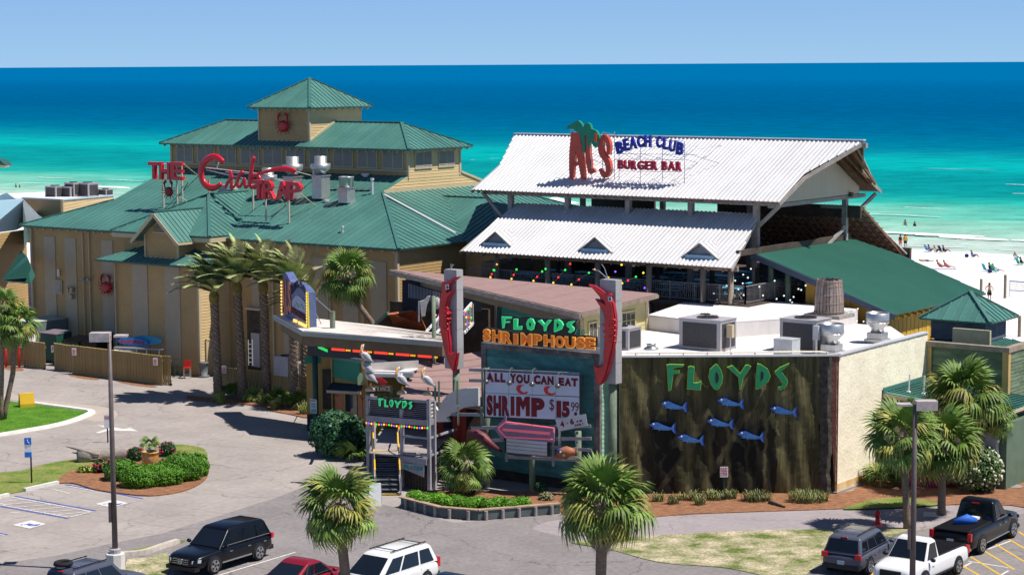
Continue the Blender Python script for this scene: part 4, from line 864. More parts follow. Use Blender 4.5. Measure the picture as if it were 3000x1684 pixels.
# L with round top
sthick([(1185,150),(1190,300),(1200,400),(1212,505)],[18,20,24,14],SW,z6,als,orange,.3);sthick([(1205,498),(1252,478)],[22,18],SW -.01,z6,als,orange,.3,sm_=False)
sthick([(1385,335),(1385,230),(1345,160),(1315,240),(1325,320),(1375,400),(1385,490),(1345,530),(1305,465)],[14,20,18,22,26,26,22,20,10],SW -.015,z6,als,orange,.3)
sthick([(1268,135),(1262,215)],[12,9],SW -.25,z6,als,orange,.1,"apostrophe",False)
fr_=[(990,92),(1010,55),(1050,40),(1075,18),(1105,12),(1135,40),(1150,75),(1165,45),(1190,32),(1215,45),(1228,90),(1270,105),(1298,150),(1302,210),(1285,250),(1262,270),(1240,240),(1215,190),(1212,250),(1195,260),(1185,150),(1165,150),(1168,300),(1155,318),(1138,230),(1118,140),(1085,110),(1050,88)]
polyletter(z6,[fr_],SW -.08,als,palmg,.26,"palm_emblem")
for ch,x0,yt,x1,yb,tl in (("B",1468,205,1535,322,-14),("E",1538,178,1590,296,-9),("A",1594,160,1662,278,-6),("C",1668,152,1728,264,-3),("H",1735,150,1800,262,0),("C",1848,155,1902,268,4),("L",1912,172,1962,284,6),("U",1968,192,2032,306,9),("B",2040,215,2104,336,11),
                               ("B",1486,380,1542,466,0),("U",1547,382,1602,470,0),("R",1610,386,1664,474,0),("G",1670,388,1736,474,0),("E",1744,390,1790,476,0),("R",1798,390,1860,478,0),("B",1898,392,1950,480,0),("A",1956,394,2024,484,0),("R",2032,396,2086,486,0)):
    a=atw(*z6(x0,yb),SW);b2=atw(*z6(x1,yb),SW);c=atw(*z6(x0,yt),SW);wd=(b2 -a).dot(UX);ht=c.z -a.z;an=R(-tl);ctr=a+UX*wd/2+ZX*ht/2
    rx=UX*math.cos(an)+ZX*math.sin(an);up=ZX*math.cos(an) -UX*math.sin(an)
    part(put_letter(ch,ctr -rx*wd/2 -up*ht/2,rx,up,-WX,wd,ht,.045,.16,.006),"letter",bluel if yt < 350 else redl,als)
for x,yb,yt in ((1035,605,95),(1130,605,300),(1232,610,250),(1335,612,120),(1447,615,115),(1490,620,250),(1690,610,260),(1897,630,260),(2105,640,205)):
    a,b2=atw(*z6(x,yb),SW+.05),atw(*z6(x,yt),SW+.05);part(MB().tube([Vector((a.x,a.y,13.75)),Vector((a.x,a.y,b2.z))],.028,6),"sign_post",steelb,als)
for a,b2 in (((1340,255),(1447,255)),((1232,370),(1450,480)),((1480,325),(2225,332)),((1490,200),(2100,205)),((1500,487),(2090,495)),((1490,375),(2090,380)),((1232,480),(1450,480)),((1035,100),(1210,90)),((1335,120),(1480,150))):part(MB().bar(atw(*z6(*a),SW+.08),atw(*z6(*b2),SW+.08),.035),"sign_rail",steelb,als)
for u_,z_ in ((-77.1,16.5),(-74.6,16.6),(-73.2,16.2),(-71.7,16.0),(-69.9,16.0),(-68.3,16.1)):
    wq=109.7+(z_ -.15 -13.2)/.52;part(MB().bar(L(u_,SW+.08,z_),L(u_+.0,wq+.9 if wq+.9 < 116 else 115.8,min(z_+.3,16.35)),.03),"stay",steelb,als);part(MB().bar(L(u_,SW+.08,z_ -.1),L(u_+1.3,SW+2.6,15.2),.03),"stay",steelb,als)
# ================================================================== GREEN-ROOFED BAR (yellow boards)
bar_=thing("beach_bar_building","yellow board building under one broad green ribbed shed roof beside the club","building",L(-57,115,0))
yel=M("yellow_boards",(.60,.36,.035),.6,.3,var=.12,vs=1.5,stretch=(3,3,.4),rnd=.06);yel_shade=M("yellow_boards_shaded",(.35,.20,.035),.7,.3,var=.12,vs=1.5,stretch=(3,3,.4))  # second one is the yellow boards darkened, shade of the front walls painted in
hi,lo=10.1,6.92;uh,ul=-62.0,-52.4
roof(bar_,"shed_roof",[L(uh,108.8,hi),L(ul,108.7,lo),L(ul,122.0,lo),L(-58.6,122.6,8.95),L(uh,121.6,hi)],UX,.16,M("green_ribbed_metal",(.045,.17,.125),.45,.4,var=.07,vs=.3,rnd=.04),per=6,ribh=.03,ribw=.03,wave=True,thick=.1,lift=.015)
part(MB().bar(L(uh -.1,108.72,hi -.18),L(ul+.05,108.62,lo -.16),.08,.34),"fascia",M("slate_fascia",(.05,.07,.11),.6,.3),bar_)
zu=lambda u:hi+(lo -hi)*(u -uh)/(ul -uh)
def boards(parent,name,P0,P1,zb,zt0,zt1,sp,mat,nrm,bn="board"):
    """vertical board wall with battens"""
    P0,P1=Vector(P0),Vector(P1);d=(P1 -P0);ln=d.length;k=max(1,round(ln/sp));w_=part(MB().prism([P0+ZX*zb,P1+ZX*zb,P1+ZX*zt1,P0+ZX*zt0],-nrm*.1),name,mat,parent)
    for i in range(k):
        a,b2=P0+d*(i/k),P0+d*((i+1)/k -.012/ln);za,zb2=zt0+(zt1 -zt0)*i/k,zt0+(zt1 -zt0)*(i+1)/k;th=.02+.012*(i % 2)
        part(MB().prism([a+ZX*zb+nrm*th,b2+ZX*zb+nrm*th,b2+ZX*(zb2 -.02)+nrm*th,a+ZX*(za -.02)+nrm*th],-nrm*(th -.001)),bn,mat,w_)
    return w_
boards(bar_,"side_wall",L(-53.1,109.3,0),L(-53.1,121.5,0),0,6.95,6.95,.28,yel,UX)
boards(bar_,"front_wall",L(-58.6,109.3,0),L(-53.1,109.3,0),0,zu(-58.6) -.15,zu(-53.1) -.15,.3,yel_shade,-WX)
part(MB().lb(-58.6,-53.2,121.3,121.5,0,7),"rear_wall",yel_shade,bar_);part(MB().lb(-58.7,-58.5,109.4,121.4,0,8.5),"side_wall",wooddark,bar_)
tails(bar_,L(ul -.1,109.0,lo -.12),L(ul -.1,121.8,lo -.12),-UX,15,.33,.8,.09,yel)
boards(bar_,"kiosk_wall",L(-61.5,113.0,0),L(-59.3,113.0,0),4.6,7.7,7.7,.28,yel_shade,-WX)
for u_,w_ in ((-61.2,109.6),(-60.0,109.6),(-59.4,111.8),(-61.6,115.5)):part(MB().tube([L(u_,w_,0),L(u_,w_,zu(u_) -.15)],.19,10),"post",woodgreen,bar_,True)
part(MB().lb(-61.8,-58.8,106,109.5,4.9,5.15),"deck",wooddark,bar_)
z1=lambda x,y:(2200+x/3.21375,600+y/3.2133)
# boardwalk ramps of grey planks seen past the posts
t=thing("boardwalk","grey timber ramps and rails between the posts of the bar","boardwalk",L(-62,124,0))
for k in range(3):rail(t,L(-70+k,124+k*3.2,4.4 -k*.9),L(-57+k,124+k*3.2,3.9 -k*.9),1.0,.5,woodg)
for k in range(24):part(MB().lb(-70+k*.55,-69.5+k*.55,122.6,132,3.9 -.0*k,3.95),"plank",woodg,t)
# ================================================================== SHRIMP HOUSE (mural wall, flat white roofs)
sh=thing("shrimp_restaurant","flat-roofed restaurant with dark cypress mural front and cream stucco side","building",L(-52,96,0))
z8=lambda x,y:(1800+x/4.0167,700+y/4.0167)
MY=101.0;mx0,mx1=5.4,16.38;MZ=7.05
mural=M("cypress_mural",(.05,.045,.02),.75,.25,col2=(.20,.175,.075),vs=.9,stretch=(1.8,1,.16),thr=(.40,.70),bump=.9,bs=5,fine=.15)
n=mural.node_tree.nodes;l=mural.node_tree.links;b=n["Principled BSDF"];tc=[x for x in n if x.type == 'TEX_COORD'][0]
def mulband(fac_socket,col):
    src=b.inputs["Base Color"].links[0].from_socket;v=n.new("ShaderNodeMix");v.data_type='RGBA';l.new(fac_socket,v.inputs[0]);l.new(src,v.inputs[6]);v.inputs[7].default_value=col;l.new(v.outputs[2],b.inputs["Base Color"])
sx=n.new("ShaderNodeSeparateXYZ");l.new(tc.outputs["Object"],sx.inputs[0])
def mnode(op,a,b2=None,c=None):
    m_=n.new("ShaderNodeMath");m_.operation=op
    for i,q in enumerate((a,b2,c)):
        if q is None:continue
        if hasattr(q,"links") or hasattr(q,"is_linked"):l.new(q,m_.inputs[i])
        else:m_.inputs[i].default_value=q
    return m_.outputs[0]
wob=n.new("ShaderNodeTexNoise");wob.inputs["Scale"].default_value=.7;wob.inputs["Detail"].default_value=4;l.new(tc.outputs["Object"],wob.inputs[0])
xw=mnode('ADD',sx.outputs[0],mnode('MULTIPLY',mnode('SUBTRACT',wob.outputs[0],.5),1.1))
lowf=mnode('SMOOTH_MAX',mnode('MULTIPLY',mnode('SUBTRACT',5.4,sx.outputs[2]),.5),0,.2)
lowf=mnode('MINIMUM',lowf,1)
for x0,wd_,dk in ((1.4,.35,.8),(2.3,.8,1),(5.1,.35,.9),(6.0,.55,1),(6.9,.4,1),(7.6,.3,.9),(10.45,.35,.95),(3.9,.5,.6)):
    f=mnode('SUBTRACT',1.0,mnode('MULTIPLY',mnode('ABSOLUTE',mnode('SUBTRACT',xw,x0)),1/wd_));f=mnode('MAXIMUM',mnode('MINIMUM',mnode('MULTIPLY',f,3),1),0)
    f=mnode('MULTIPLY',f,dk) if x0 > 10 else mnode('MULTIPLY',mnode('MULTIPLY',f,dk),mnode('ADD',mnode('MULTIPLY',lowf,.75),.2));mulband(f,(.006,.007,.006,1))
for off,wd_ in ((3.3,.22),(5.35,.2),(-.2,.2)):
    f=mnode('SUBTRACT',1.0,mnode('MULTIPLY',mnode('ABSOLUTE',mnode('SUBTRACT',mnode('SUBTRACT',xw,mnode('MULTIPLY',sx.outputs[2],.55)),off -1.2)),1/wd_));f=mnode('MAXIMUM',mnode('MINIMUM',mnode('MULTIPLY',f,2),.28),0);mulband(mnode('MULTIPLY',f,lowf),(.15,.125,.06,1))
fw=MB();nx,nz=90,56
for j in range(nz+1):
    for i in range(nx+1):
        x=(mx1 -mx0 -.0)*i/nx;z=MZ*j/nz;d=.035*math.sin(x*2.3+1.1*math.sin(z*1.3))+.03*math.sin(x*6.1+z*1.7)+random.uniform(-.018,.018)
        fw.v.append(Vector((mx0+x,MY -.06 -d*(0 < i < nx),z)))
for j in range(nz):
    for i in range(nx):a=j*(nx+1)+i;fw.f.append((a,a+1,a+nx+2,a+nx+1))
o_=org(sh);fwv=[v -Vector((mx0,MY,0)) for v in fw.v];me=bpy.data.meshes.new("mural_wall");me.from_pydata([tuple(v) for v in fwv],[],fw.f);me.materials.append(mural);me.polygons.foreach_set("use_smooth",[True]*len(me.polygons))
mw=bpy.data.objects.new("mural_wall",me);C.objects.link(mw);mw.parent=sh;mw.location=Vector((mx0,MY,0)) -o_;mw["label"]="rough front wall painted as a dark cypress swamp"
part(MB().box(((mx0+mx1)/2,MY+.13,MZ/2),(mx1 -mx0,.22,MZ)),"wall_core",cream,sh)
brick=M("terracotta_strip",(.20,.075,.055),.85,.2,var=.15,vs=3,bump=.8,bs=6)
part(MB().prism([Vector((mx1 -.55,MY -.13,0))+XX*.45,Vector((mx1 -.5,MY -.13,MZ)),Vector((mx1+.04,MY -.13,MZ)),Vector((mx1+.02,MY -.13,0))],YX*.12),"terracotta_edge",brick,sh)
rk=MB();pts=[(mx1 -.55+random.uniform(-.08,.08),z_) for z_ in [k*.35 for k in range(21)]]
for (xa,za),(xb,zb_) in zip(pts,pts[1:]):rk.add([(xa -.35,MY -.1,za),(xa+.05,MY -.22,za),(xb+.05,MY -.22,zb_),(xb -.35,MY -.1,zb_),(xa+.25,MY -.13,za),(xb+.25,MY -.13,zb_)],[(0,1,2,3),(1,4,5,2)])
part(rk,"rock_edge",M("painted_rock",(.035,.03,.025),.8,.2,col2=(.12,.11,.09),vs=3,bump=1,bs=6),sh)
cw0,cw1,cu=90.78,101.36,-46.88
bm2=MB();nx,nz=70,44
for j in range(nz+1):
    for i in range(nx+1):w_=cw0+(cw1 -cw0)*i/nx;z=7.06*j/nz;bm2.v.append(L(cu+random.uniform(-.012,.012),w_,z))
for j in range(nz):
    for i in range(nx):a=j*(nx+1)+i;bm2.f.append((a,a+1,a+nx+2,a+nx+1))
part(bm2,"stucco_wall",cream,sh,True);part(MB().lb(cu -.28,cu -.05,cw0+.3,cw1,0,7.02),"wall_core",cream,sh)
part(MB().lb(cu -.3,cu+.06,cw0+.1,cw1,7.05,7.12),"parapet_cap",whitem,sh)
stn=M("rust_stain",(.62,.36,.10),.9,.1,col2=(.68,.56,.36),vs=1.5,thr=(.35,.6),bump=.4)
part(MB().lb(cu+.015,cu+.03,cw0+.02,95.5,.1,.5),"stain_band",stn,sh)
part(MB().lb(cu -.1,cu+.14,cw0 -.1,95,0,.12),"plinth",pave,sh)
for y0,y1 in ((6.98,7.1),):part(MB().box(((mx0+mx1)/2+.1,MY -.02,7.08),(mx1 -mx0+.3,.3,.08)),"parapet_cap",whitem,sh)
part(MB().tube([(mx0+.3,MY+.0,7.25),(mx1 -.9,MY+.0,7.25),(mx1 -.5,MY+.05,7.2)],.05,6),"pipe_rail",cream,sh)
for k in range(9):part(MB().box((mx0+.8+k*1.2,MY,7.17),(.06,.1,.14)),"pipe_bracket",galv,sh)
# flat roofs
FR=6.25
fl=[Vector((mx0,MY+.25,FR)),Vector((mx1 -.2,MY+.25,FR)),L(cu -.3,101.3,FR),L(-52.5,108.4,FR),L(-63.5,108.4,FR),L(-63.5,99.0,FR),L(-63.4,92,FR)]
part(MB().prism(fl,-ZX*.3),"flat_roof",whiter,sh)
UZ=7.1;up_=[L(-63.45,99.1,UZ),L(-58.2,98.15,UZ),L(-55.4,103.1,UZ),L(-54.6,108.4,UZ),L(-65.0,108.4,UZ),L(-67.1,110.3,UZ)]
up_=[L(-63.45,99.1,UZ),L(-58.2,98.15,UZ),L(-55.4,103.1,UZ),L(-54.6,108.3,UZ),L(-66.0,110.0,UZ)]
part(MB().prism([p -ZX*.9 for p in up_],ZX*.88),"roof_block",M("roof_block_wall",(.60,.57,.55),.8,.2,var=.12,vs=1.2,stretch=(1,1,.3)),sh);part(MB().prism(up_,ZX*.04),"raised_flat_roof",whiter,sh)
part(MB().lb(-63.5,-62.0,99.0,110,0,6.2),"rear_wall",wooddark,sh)
# marbled fish and letters on the mural
neon=M("neon_green_letter",(.01,.24,.10),.4,.4,var=.15,vs=2);neone=M("letter_yellow_edge",(.28,.50,.06),.5,.4,var=.1)
def zm(x,y):return (1800+x/2.8914,1000+y/2.892)
fl_sign=thing("mural_letters","row of six green jagged letters high on the dark mural wall","sign letters",Vector((11,MY -.3,5)))
FL={"F":[(440,195),(465,188),(590,192),(575,212),(498,222),(500,240),(555,238),(548,268),(500,272),(480,410),(455,418),(450,340)],
      "L":[(622,212),(645,203),(678,212),(672,345),(705,345),(735,332),(736,350),(728,410),(612,402)],
      "O":[(860,185),(880,200),(905,240),(918,290),(912,350),(885,395),(868,410),(840,400),(812,360),(794,295),(805,235),(835,205)],
      "Y":[(952,215),(1000,198),(1062,265),(1105,200),(1130,193),(1158,208),(1090,310),(1070,402),(1056,405),(1048,300)],
      "D":[(1208,182),(1240,190),(1300,230),(1322,290),(1300,340),(1215,405),(1192,402),(1195,290)],
      "S":[(1480,180),(1470,200),(1412,248),(1465,320),(1470,345),(1445,385),(1410,408),(1380,405),(1385,380),(1412,372),(1420,350),(1360,270),(1358,250),(1400,215)]}
FLH={"O":[(858,250),(875,270),(884,310),(872,345),(862,350),(852,310)],"D":[(1240,245),(1262,262),(1258,310),(1236,328)]}
def jag(parent,conv,plane,poly,hole,mat,edge,ext,nrm,inset=.86):
    P=[plane(*conv(x,y)) for x,y in poly];c=sum(P,Vector())/len(P)
    e=part(MB().prism([p for p in P],nrm*ext),"letter",edge,parent)
    if hole:
        H=[plane(*conv(x,y)) for x,y in hole];part(MB().prism([p+nrm*(ext+.001) for p in H],nrm*.02),"counter",M("letter_counter",(.03,.03,.02),.8,.2),e)
    # raised inner face following the outline
    n_=len(P);area=sum(((P[i -1] -P[i -1].dot(nrm)*nrm).cross(P[i])).dot(nrm) for i in range(n_));s_=1 if area > 0 else -1;Q=[]
    for i in range(n_):
        d1=(P[i] -P[i -1]).normalized();d2=(P[(i+1) % n_] -P[i]).normalized();n1=nrm.cross(d1)*s_;n2=nrm.cross(d2)*s_;bis=(n1+n2);k_=max(.35,bis.length_squared/2);Q.append(P[i]+bis*(.045/k_)*.5*1.4+nrm*ext)
    part(MB().prism(Q,nrm*.025),"letter_face",mat,e)
    if hole:part(MB().prism([h+nrm*(ext+.024) for h in H],nrm*.012),"counter",M("letter_counter",(.03,.03,.02),.8,.2),e)
    return e
for ch in "FLOYDS":jag(fl_sign,zm,lambda x,y:atY(x,y,MY -.14),FL[ch],FLH.get(ch),neon,neone,.12,-YX)
fishm=M("fish_blue",(.015,.10,.36),.35,.5,var=.3,vs=5,col2=(.07,.22,.48));fishe=M("fish_edge_blue",(.01,.04,.35),.4,.5)
FS=[(0,22),(30,8),(62,0),(85,8),(130,30),(165,42),(195,50),(215,22),(230,0),(222,50),(232,105),(200,66),(160,72),(105,70),(92,66),(88,78),(72,62),(45,62),(25,60),(40,46),(15,40)]
def fishes(x0,y0,lab):
    t=thing("fish_sculpture",lab,"fish figure",atY(*zm(x0+100,y0+40),MY -.2),"blue fish on the mural wall");P=[atY(*zm(x0+x,y0+y),MY -.16) for x,y in FS]
    part(MB().prism(P,-YX*.06),"fish_outline",fishe,t);c=sum(P,Vector())/len(P);Q=[p.lerp(c,.12) -YX*.06 for p in P];part(MB().prism(Q,-YX*.04),"fish_body",fishm,t)
    e=atY(*zm(x0+38,y0+20),MY -.27);part(MB().blob(e,(.05,.02,.05),8,5),"eye",white,t)
for x,y,lab in ((388,502,"blue fish, upper left one under the letters F and L"),(868,475,"blue fish highest on the wall, under the letter Y"),(1318,545,"blue fish farthest right, under the letter S"),(292,680,"blue fish farthest left on the mural"),(780,648,"blue fish in the middle of the mural"),(530,784,"lowest blue fish, left of the no parking sign"),(1040,755,"blue fish right of the middle, lower row")):fishes(x,y,lab)
# roof-top machines
rg="rooftop machines on the white flat roof"
acunit(L(-60.7,91.9,FR),2.0,1.3,1.15,"low grey unit at the left end of the flat roof by the red shrimp tower",rg)
acunit(L(-56.6,94.4,FR),2.6,1.7,1.65,"large grey unit with a round fan in the middle of the flat roof",rg)
acunit(L(-57.6,95.8,FR+.4),1.1,.8,1.2,"narrow unit with an open side behind the large middle one",rg)
acunit(L(-51.8,96.6,FR),2.2,1.7,1.75,"large grey unit near the timber barrel chimney",rg)
acunit(L(-51.5,94.0,FR),1.1,.9,.95,"pale box with a door in front of the unit by the barrel",rg,fan_=False,body=M("pale_box",(.42,.44,.46),.5,.4),dark=False)
t=thing("electrical_box","tan electrical box on a stand by the large middle unit","electrical box",L(-55.0,94.1,FR));part(MB().box(L(-55.0,94.1,FR+1.1),(.35,.25,.7),rz=-TH),"box_body",beige,t);part(MB().bar(L(-55,94.1,FR),L(-55,94.1,FR+.8),.06),"stand",galv,t)
t=thing("electrical_box","grey meter box on a post by the unit near the barrel","electrical box",L(-50.5,95.4,FR));part(MB().box(L(-50.5,95.4,FR+1.2),(.32,.25,.75),rz=-TH),"box_body",M("pale_box",(.42,.44,.46)),t);part(MB().bar(L(-50.5,95.4,FR),L(-50.5,95.4,FR+.9),.1),"stand",galv,t)
fan("exhaust_fan","round steel exhaust fan in front of the cream parapet",L(-49.9,96.0,FR),1.15,2,rg,.5);fan("exhaust_fan","round steel exhaust fan farther back against the yellow wall",L(-50.0,101.6,FR),1.15,2,rg,.5);fan("exhaust_fan","exhaust fan half hidden beside the barrel",L(-51.0,98.0,FR),1.0,2,rg,.4)
t=thing("roof_vent","small round roof cap in front of the large middle unit","vent",L(-58.9,92.3,FR));part(MB().lathe([(.4,0),(.4,.08),(.25,.16),(.22,.28),(.3,.3),(.05,.34)],L(-58.9,92.3,FR),16),"cap",galv,t,True)
# barrel chimney
bl=thing("barrel_chimney","tapering weathered timber barrel on the flat roof with rusty hoops","barrel",L(-54.3,104.1,UZ));bp0=L(-54.3,104.1,UZ+.25);ns=26
stave=M("stave_wood",(.27,.22,.20),.8,.2,var=.35,vs=2,stretch=(3,3,.4),rnd=.25,fine=.15)
for k in range(ns):
    a0,a1=2*math.pi*k/ns+.02,2*math.pi*(k+1)/ns -.02;h=1.98+random.uniform(-.06,.03);vs=[]
    for z,r_ in ((0,.86),(h*.5,.82),(h,.72)):
        for a in (a0,a1):
            for rr in (r_,r_ -.05):vs.append(bp0+Vector((rr*math.cos(a),rr*math.sin(a),z)))
    part(MB().add(vs,[(0,2,6,4),(4,6,10,8),(1,5,7,3),(5,9,11,7),(0,4,5,1),(4,8,9,5),(2,3,7,6),(6,7,11,10),(8,10,11,9),(0,1,3,2)]),"stave",stave,bl)
for z,r_ in ((.12,.875),(.62,.845),(1.1,.815),(1.6,.765),(1.85,.745)):part(MB().tube([bp0+Vector((r_*math.cos(a),r_*math.sin(a),z)) for a in [k*.3927 for k in range(17)]],.022,5,False),"hoop",M("rusty_hoop",(.30,.20,.14),.7,.3,metal=.3,var=.3),bl,True)
part(MB().box(L(-54.3,104.1,UZ+.13),(2.3,1.9,.2),rz=-TH),"base_frame",woodg,bl)
# fascia wing: reddish shingle roof with yellow side wall
mau=M("mauve_roof",(.275,.178,.168),.85,.2,var=.08,vs=1.2,fine=.06)
A1,A2,A3=L(-81.3,97.0,9.0),L(-63.0,91.5,8.06),L(-62.9,99.25,8.4)
nn=newell([A1,A2,A3]);nn=nn if nn.z > 0 else -nn
part(MB().prism([A1,A2,A3],-nn*.12),"mauve_roof",mau,sh)
for k in range(1,9):t_=k/9;part(MB().bar(A1.lerp(A2,t_)+nn*.006,A3.lerp(A2,t_)+nn*.006 if False else A1.lerp(A3,t_)+nn*.006,.05,.012),"roof_lap",mau,sh)
part(MB().bar(A1 -ZX*.2 -WX*.05,A2 -ZX*.2 -WX*.05,.08,.3),"fascia",M("peeling_fascia",(.42,.38,.33),.8,.2,col2=(.24,.19,.16),vs=2.5,stretch=(1,1,3)),sh);part(MB().bar(A2 -ZX*.16+UX*.04,A3 -ZX*.16+UX*.04,.08,.2),"fascia",wood,sh)
yl=M("pale_yellow_siding",(.52,.46,.22),.65,.3,var=.06,vs=1);olv=M("olive_soffit",(.24,.20,.13),.8,.2,var=.1)
siding(sh,"side_wall",[L(-63.5,92.4,6.2),L(-63.5,99.0,6.2),L(-63.5,99.0,8.22),L(-63.5,92.4,7.92)],.2,yl,UX,indiv=True)
f0,f1=L(-80.5,97.6,0),L(-63.5,92.4,0);fn=(f1 -f0).normalized();fnn=Vector((fn.y,-fn.x,0));fnn=fnn if fnn.y < 0 else -fnn
part(MB().prism([f0+ZX*8.2,f1+ZX*7.0,f1+ZX*7.95,f0+ZX*8.85],-fnn*.1),"upper_wall_band",olv,sh)
siding(sh,"teal_wall",[f1+ZX*3,f1.lerp(f0,.43)+ZX*3,f1.lerp(f0,.43)+ZX*7.55,f1+ZX*7.0],.25,tealp,fnn)
part(MB().bar(f1.lerp(f0,.44)+ZX*3,f1.lerp(f0,.44)+ZX*7.5,.35),"corner_post",M("green_post_dark",(.03,.08,.07),.7,.3),sh)
def window(parent,o,rx,nrm,w,h,nxp=3,nyp=2,fm=beige):
    ax=(rx,nrm,ZX);fr=part(MB().box(o+rx*w/2+ZX*(h+.04)+nrm*.03,(w+.22,.07,.1),ax).box(o+rx*w/2 -ZX*.04+nrm*.03,(w+.22,.09,.1),ax).box(o -rx*.05+ZX*h/2+nrm*.03,(.1,.07,h),ax).box(o+rx*(w+.05)+ZX*h/2+nrm*.03,(.1,.07,h),ax),"window",fm,parent)
    pw,ph=w/nxp,h/nyp
    for i in range(nxp):
        for j in range(nyp):part(MB().box(o+rx*(pw*(i+.5))+ZX*(ph*(j+.5))+nrm*.028,(pw -.035,.012,ph -.035),ax),"pane",glass,fr)
    m=MB()
    for i in range(1,nxp):m.box(o+rx*pw*i+ZX*h/2+nrm*.035,(.03,.03,h),ax)
    for j in range(1,nyp):m.box(o+rx*w/2+ZX*ph*j+nrm*.036,(w,.028,.03),ax)
    if m.v:part(m,"glazing_bar",fm,fr)
    return fr
window(sh,L(-63.47,96.3,6.55),WX,UX,1.35,.95,3,2,yl);window(sh,L(-63.47,94.4,6.5),WX,UX,1.2,.95,3,2,yl);window(sh,L(-63.47,93.0,6.45),WX,UX,.7,.8,2,2,yl)
part(MB().lb(-63.52,-63.42,98.85,99.1,6.2,8.3),"corner_board",beige,sh)
# teal plank tower wall carrying the signs
tw=83.7;tu0,tu1=-63.9,-56.45
siding(sh,"plank_wall",[L(tu0+.25,tw,.6),L(tu1 -.3,tw,.6),L(tu1 -.3,tw,7.0),L(tu0+.25,tw,7.0)],.24,teal,-WX,indiv=True,bn="plank",split=3.2,jitter=.012)
siding(sh,"plank_wall",[L(tu1,tw,.3),L(tu1,tw+4.2,.3),L(tu1,tw+4.2,6.2),L(tu1,tw,6.2)],.24,M("mint_plank",(.26,.46,.33),.7,.3,var=.15,vs=2,rnd=.1),UX,indiv=True,bn="plank",split=2.5)
part(MB().lb(tu0,tu1+.05,tw -.12,tw+.12,6.95,7.25).lb(tu0,tu0+.3,tw -.1,tw+.1,.3,7.0).lb(tu1 -.32,tu1+.04,tw -.1,tw+.1,.3,7.0),"frame_beam",M("charred_frame",(.10,.09,.09),.8,.2,col2=(.26,.23,.21),vs=1.6,thr=(.45,.7)),sh)
part(MB().lb(tu0,tu1,tw+.14,tw+.22,6.9,7.5),"white_coping",whitem,sh)
part(MB().prism([L(tu0,tw+.3,6.2),L(tu1,tw+.3,6.2),Vector((mx0,MY+.3,6.2)),L(-63.4,92.3,6.2)],ZX*.05),"flat_roof",whiter,sh)
part(MB().lb(tu0+.3,tu1,tw+.3,tw+.45,0,6.2),"wall_core",wooddark,sh)
# lower mauve roof left of the plank wall, over the entrance
lr=[(1190,1165),(1412,1035),(1412,1215),(1180,1215)]
B1,B2,B3,B4=atw(1148,1165,86.0),atw(1410,1225,84.2),at(1420,1010,6.6),at(1190,1110,6.0)
B1=at(1170,1165,4.2);B2=at(1430,1195,3.9);B3=at(1450,1020,5.0);B4=at(1225,1062,5.0)
nn=newell([B1,B2,B3,B4]);nn=nn if nn.z > 0 else -nn
part(MB().prism([B1,B2,B3,B4],-nn*.15),"mauve_roof",mau,sh)
for k in range(1,7):part(MB().bar(B1.lerp(B4,k/7)+nn*.006,B2.lerp(B3,k/7)+nn*.006,.05,.012),"roof_lap",mau,sh)
# ---- right annex: low green roof, cream walls, plank screen, cupola
ax_=thing("annex_building","cream stucco annex with low green roof at the right of the cream wall","building",L(-43.5,98.5,0))
roof(ax_,"low_roof",[L(-46.82,95.95,4.5),L(-40.4,95.95,3.95),L(-40.4,101.5,3.95),L(-46.82,101.5,4.5)],UX,.42,green,ribh=.06)
part(MB().bar(L(-46.8,95.9,4.62),L(-46.8,101.4,4.62),.05,.28),"flashing",green,ax_)
cr2=M("cream_wall_smooth",(.52,.45,.31),.8,.2,var=.08,vs=.6,fine=.04)
part(MB().lb(-46.85,-41.0,96.5,101.3,0,3.9),"annex_wall",cr2,ax_);part(MB().bar(L(-46.8,95.93,4.36),L(-40.4,95.93,3.82),.08,.18).bar(L(-40.38,95.95,3.85),L(-40.38,101.5,3.85),.08,.14),"fascia",beige,ax_)
part(MB().lb(-41.95,-41.2,96.4,96.5,.2,3.0),"door",beige,ax_);part(MB().lb(-43.6,-43.5,96.4,96.5,0,3.8).lb(-42.1,-42.0,96.4,96.5,0,3.8),"trim_board",beige,ax_)
plk=M("green_grey_plank",(.13,.175,.11),.8,.2,var=.3,vs=1.1,stretch=(1,1,4),rnd=.2,fine=.12)
siding(ax_,"plank_screen",[L(-46.6,101.4,4.3),L(-42.5,101.4,3.95),L(-42.5,101.4,6.35),L(-46.6,101.4,6.35)],.2,plk,-WX,indiv=True,bn="plank",split=2.6,jitter=.01)
siding(ax_,"plank_screen",[L(-42.2,101.5,3.6),L(-42.2,106,3.6),L(-42.2,106,6.35),L(-42.2,101.5,6.35)],.2,plk,UX,indiv=True,bn="plank",split=2.0,jitter=.02)
lum=M("fresh_lumber",(.50,.32,.12),.7,.3,var=.1,vs=2)
part(MB().lb(-46.88,-46.6,101.25,101.5,4.3,6.35),"post",lum,ax_);part(MB().lb(-42.5,-42.15,101.2,101.5,3.9,6.35),"post",lum,ax_)
part(MB().lb(-46.95,-42.1,101.15,101.55,6.35,6.62).lb(-42.5,-42.1,101.55,106,6.35,6.62),"cap_beam",wood,ax_)
part(MB().lb(-46.8,-44.6,104.4,104.6,5.5,7.0),"box_panel",M("olive_cream",(.44,.42,.26),.7,.3),ax_)
for du in (0,.85):
    p=L(-45.9+du,97.0,4.42);part(MB().tube([p,p+ZX*1.0+UX*.06],.045,6).tube([p -ZX*.05,p+ZX*.1],.12,8),"vent_pipe",white,ax_)
part(MB().lb(-41.0,-40.2,96.5,101,0,3.4),"side_wall",M("green_side",(.10,.15,.10)),ax_)
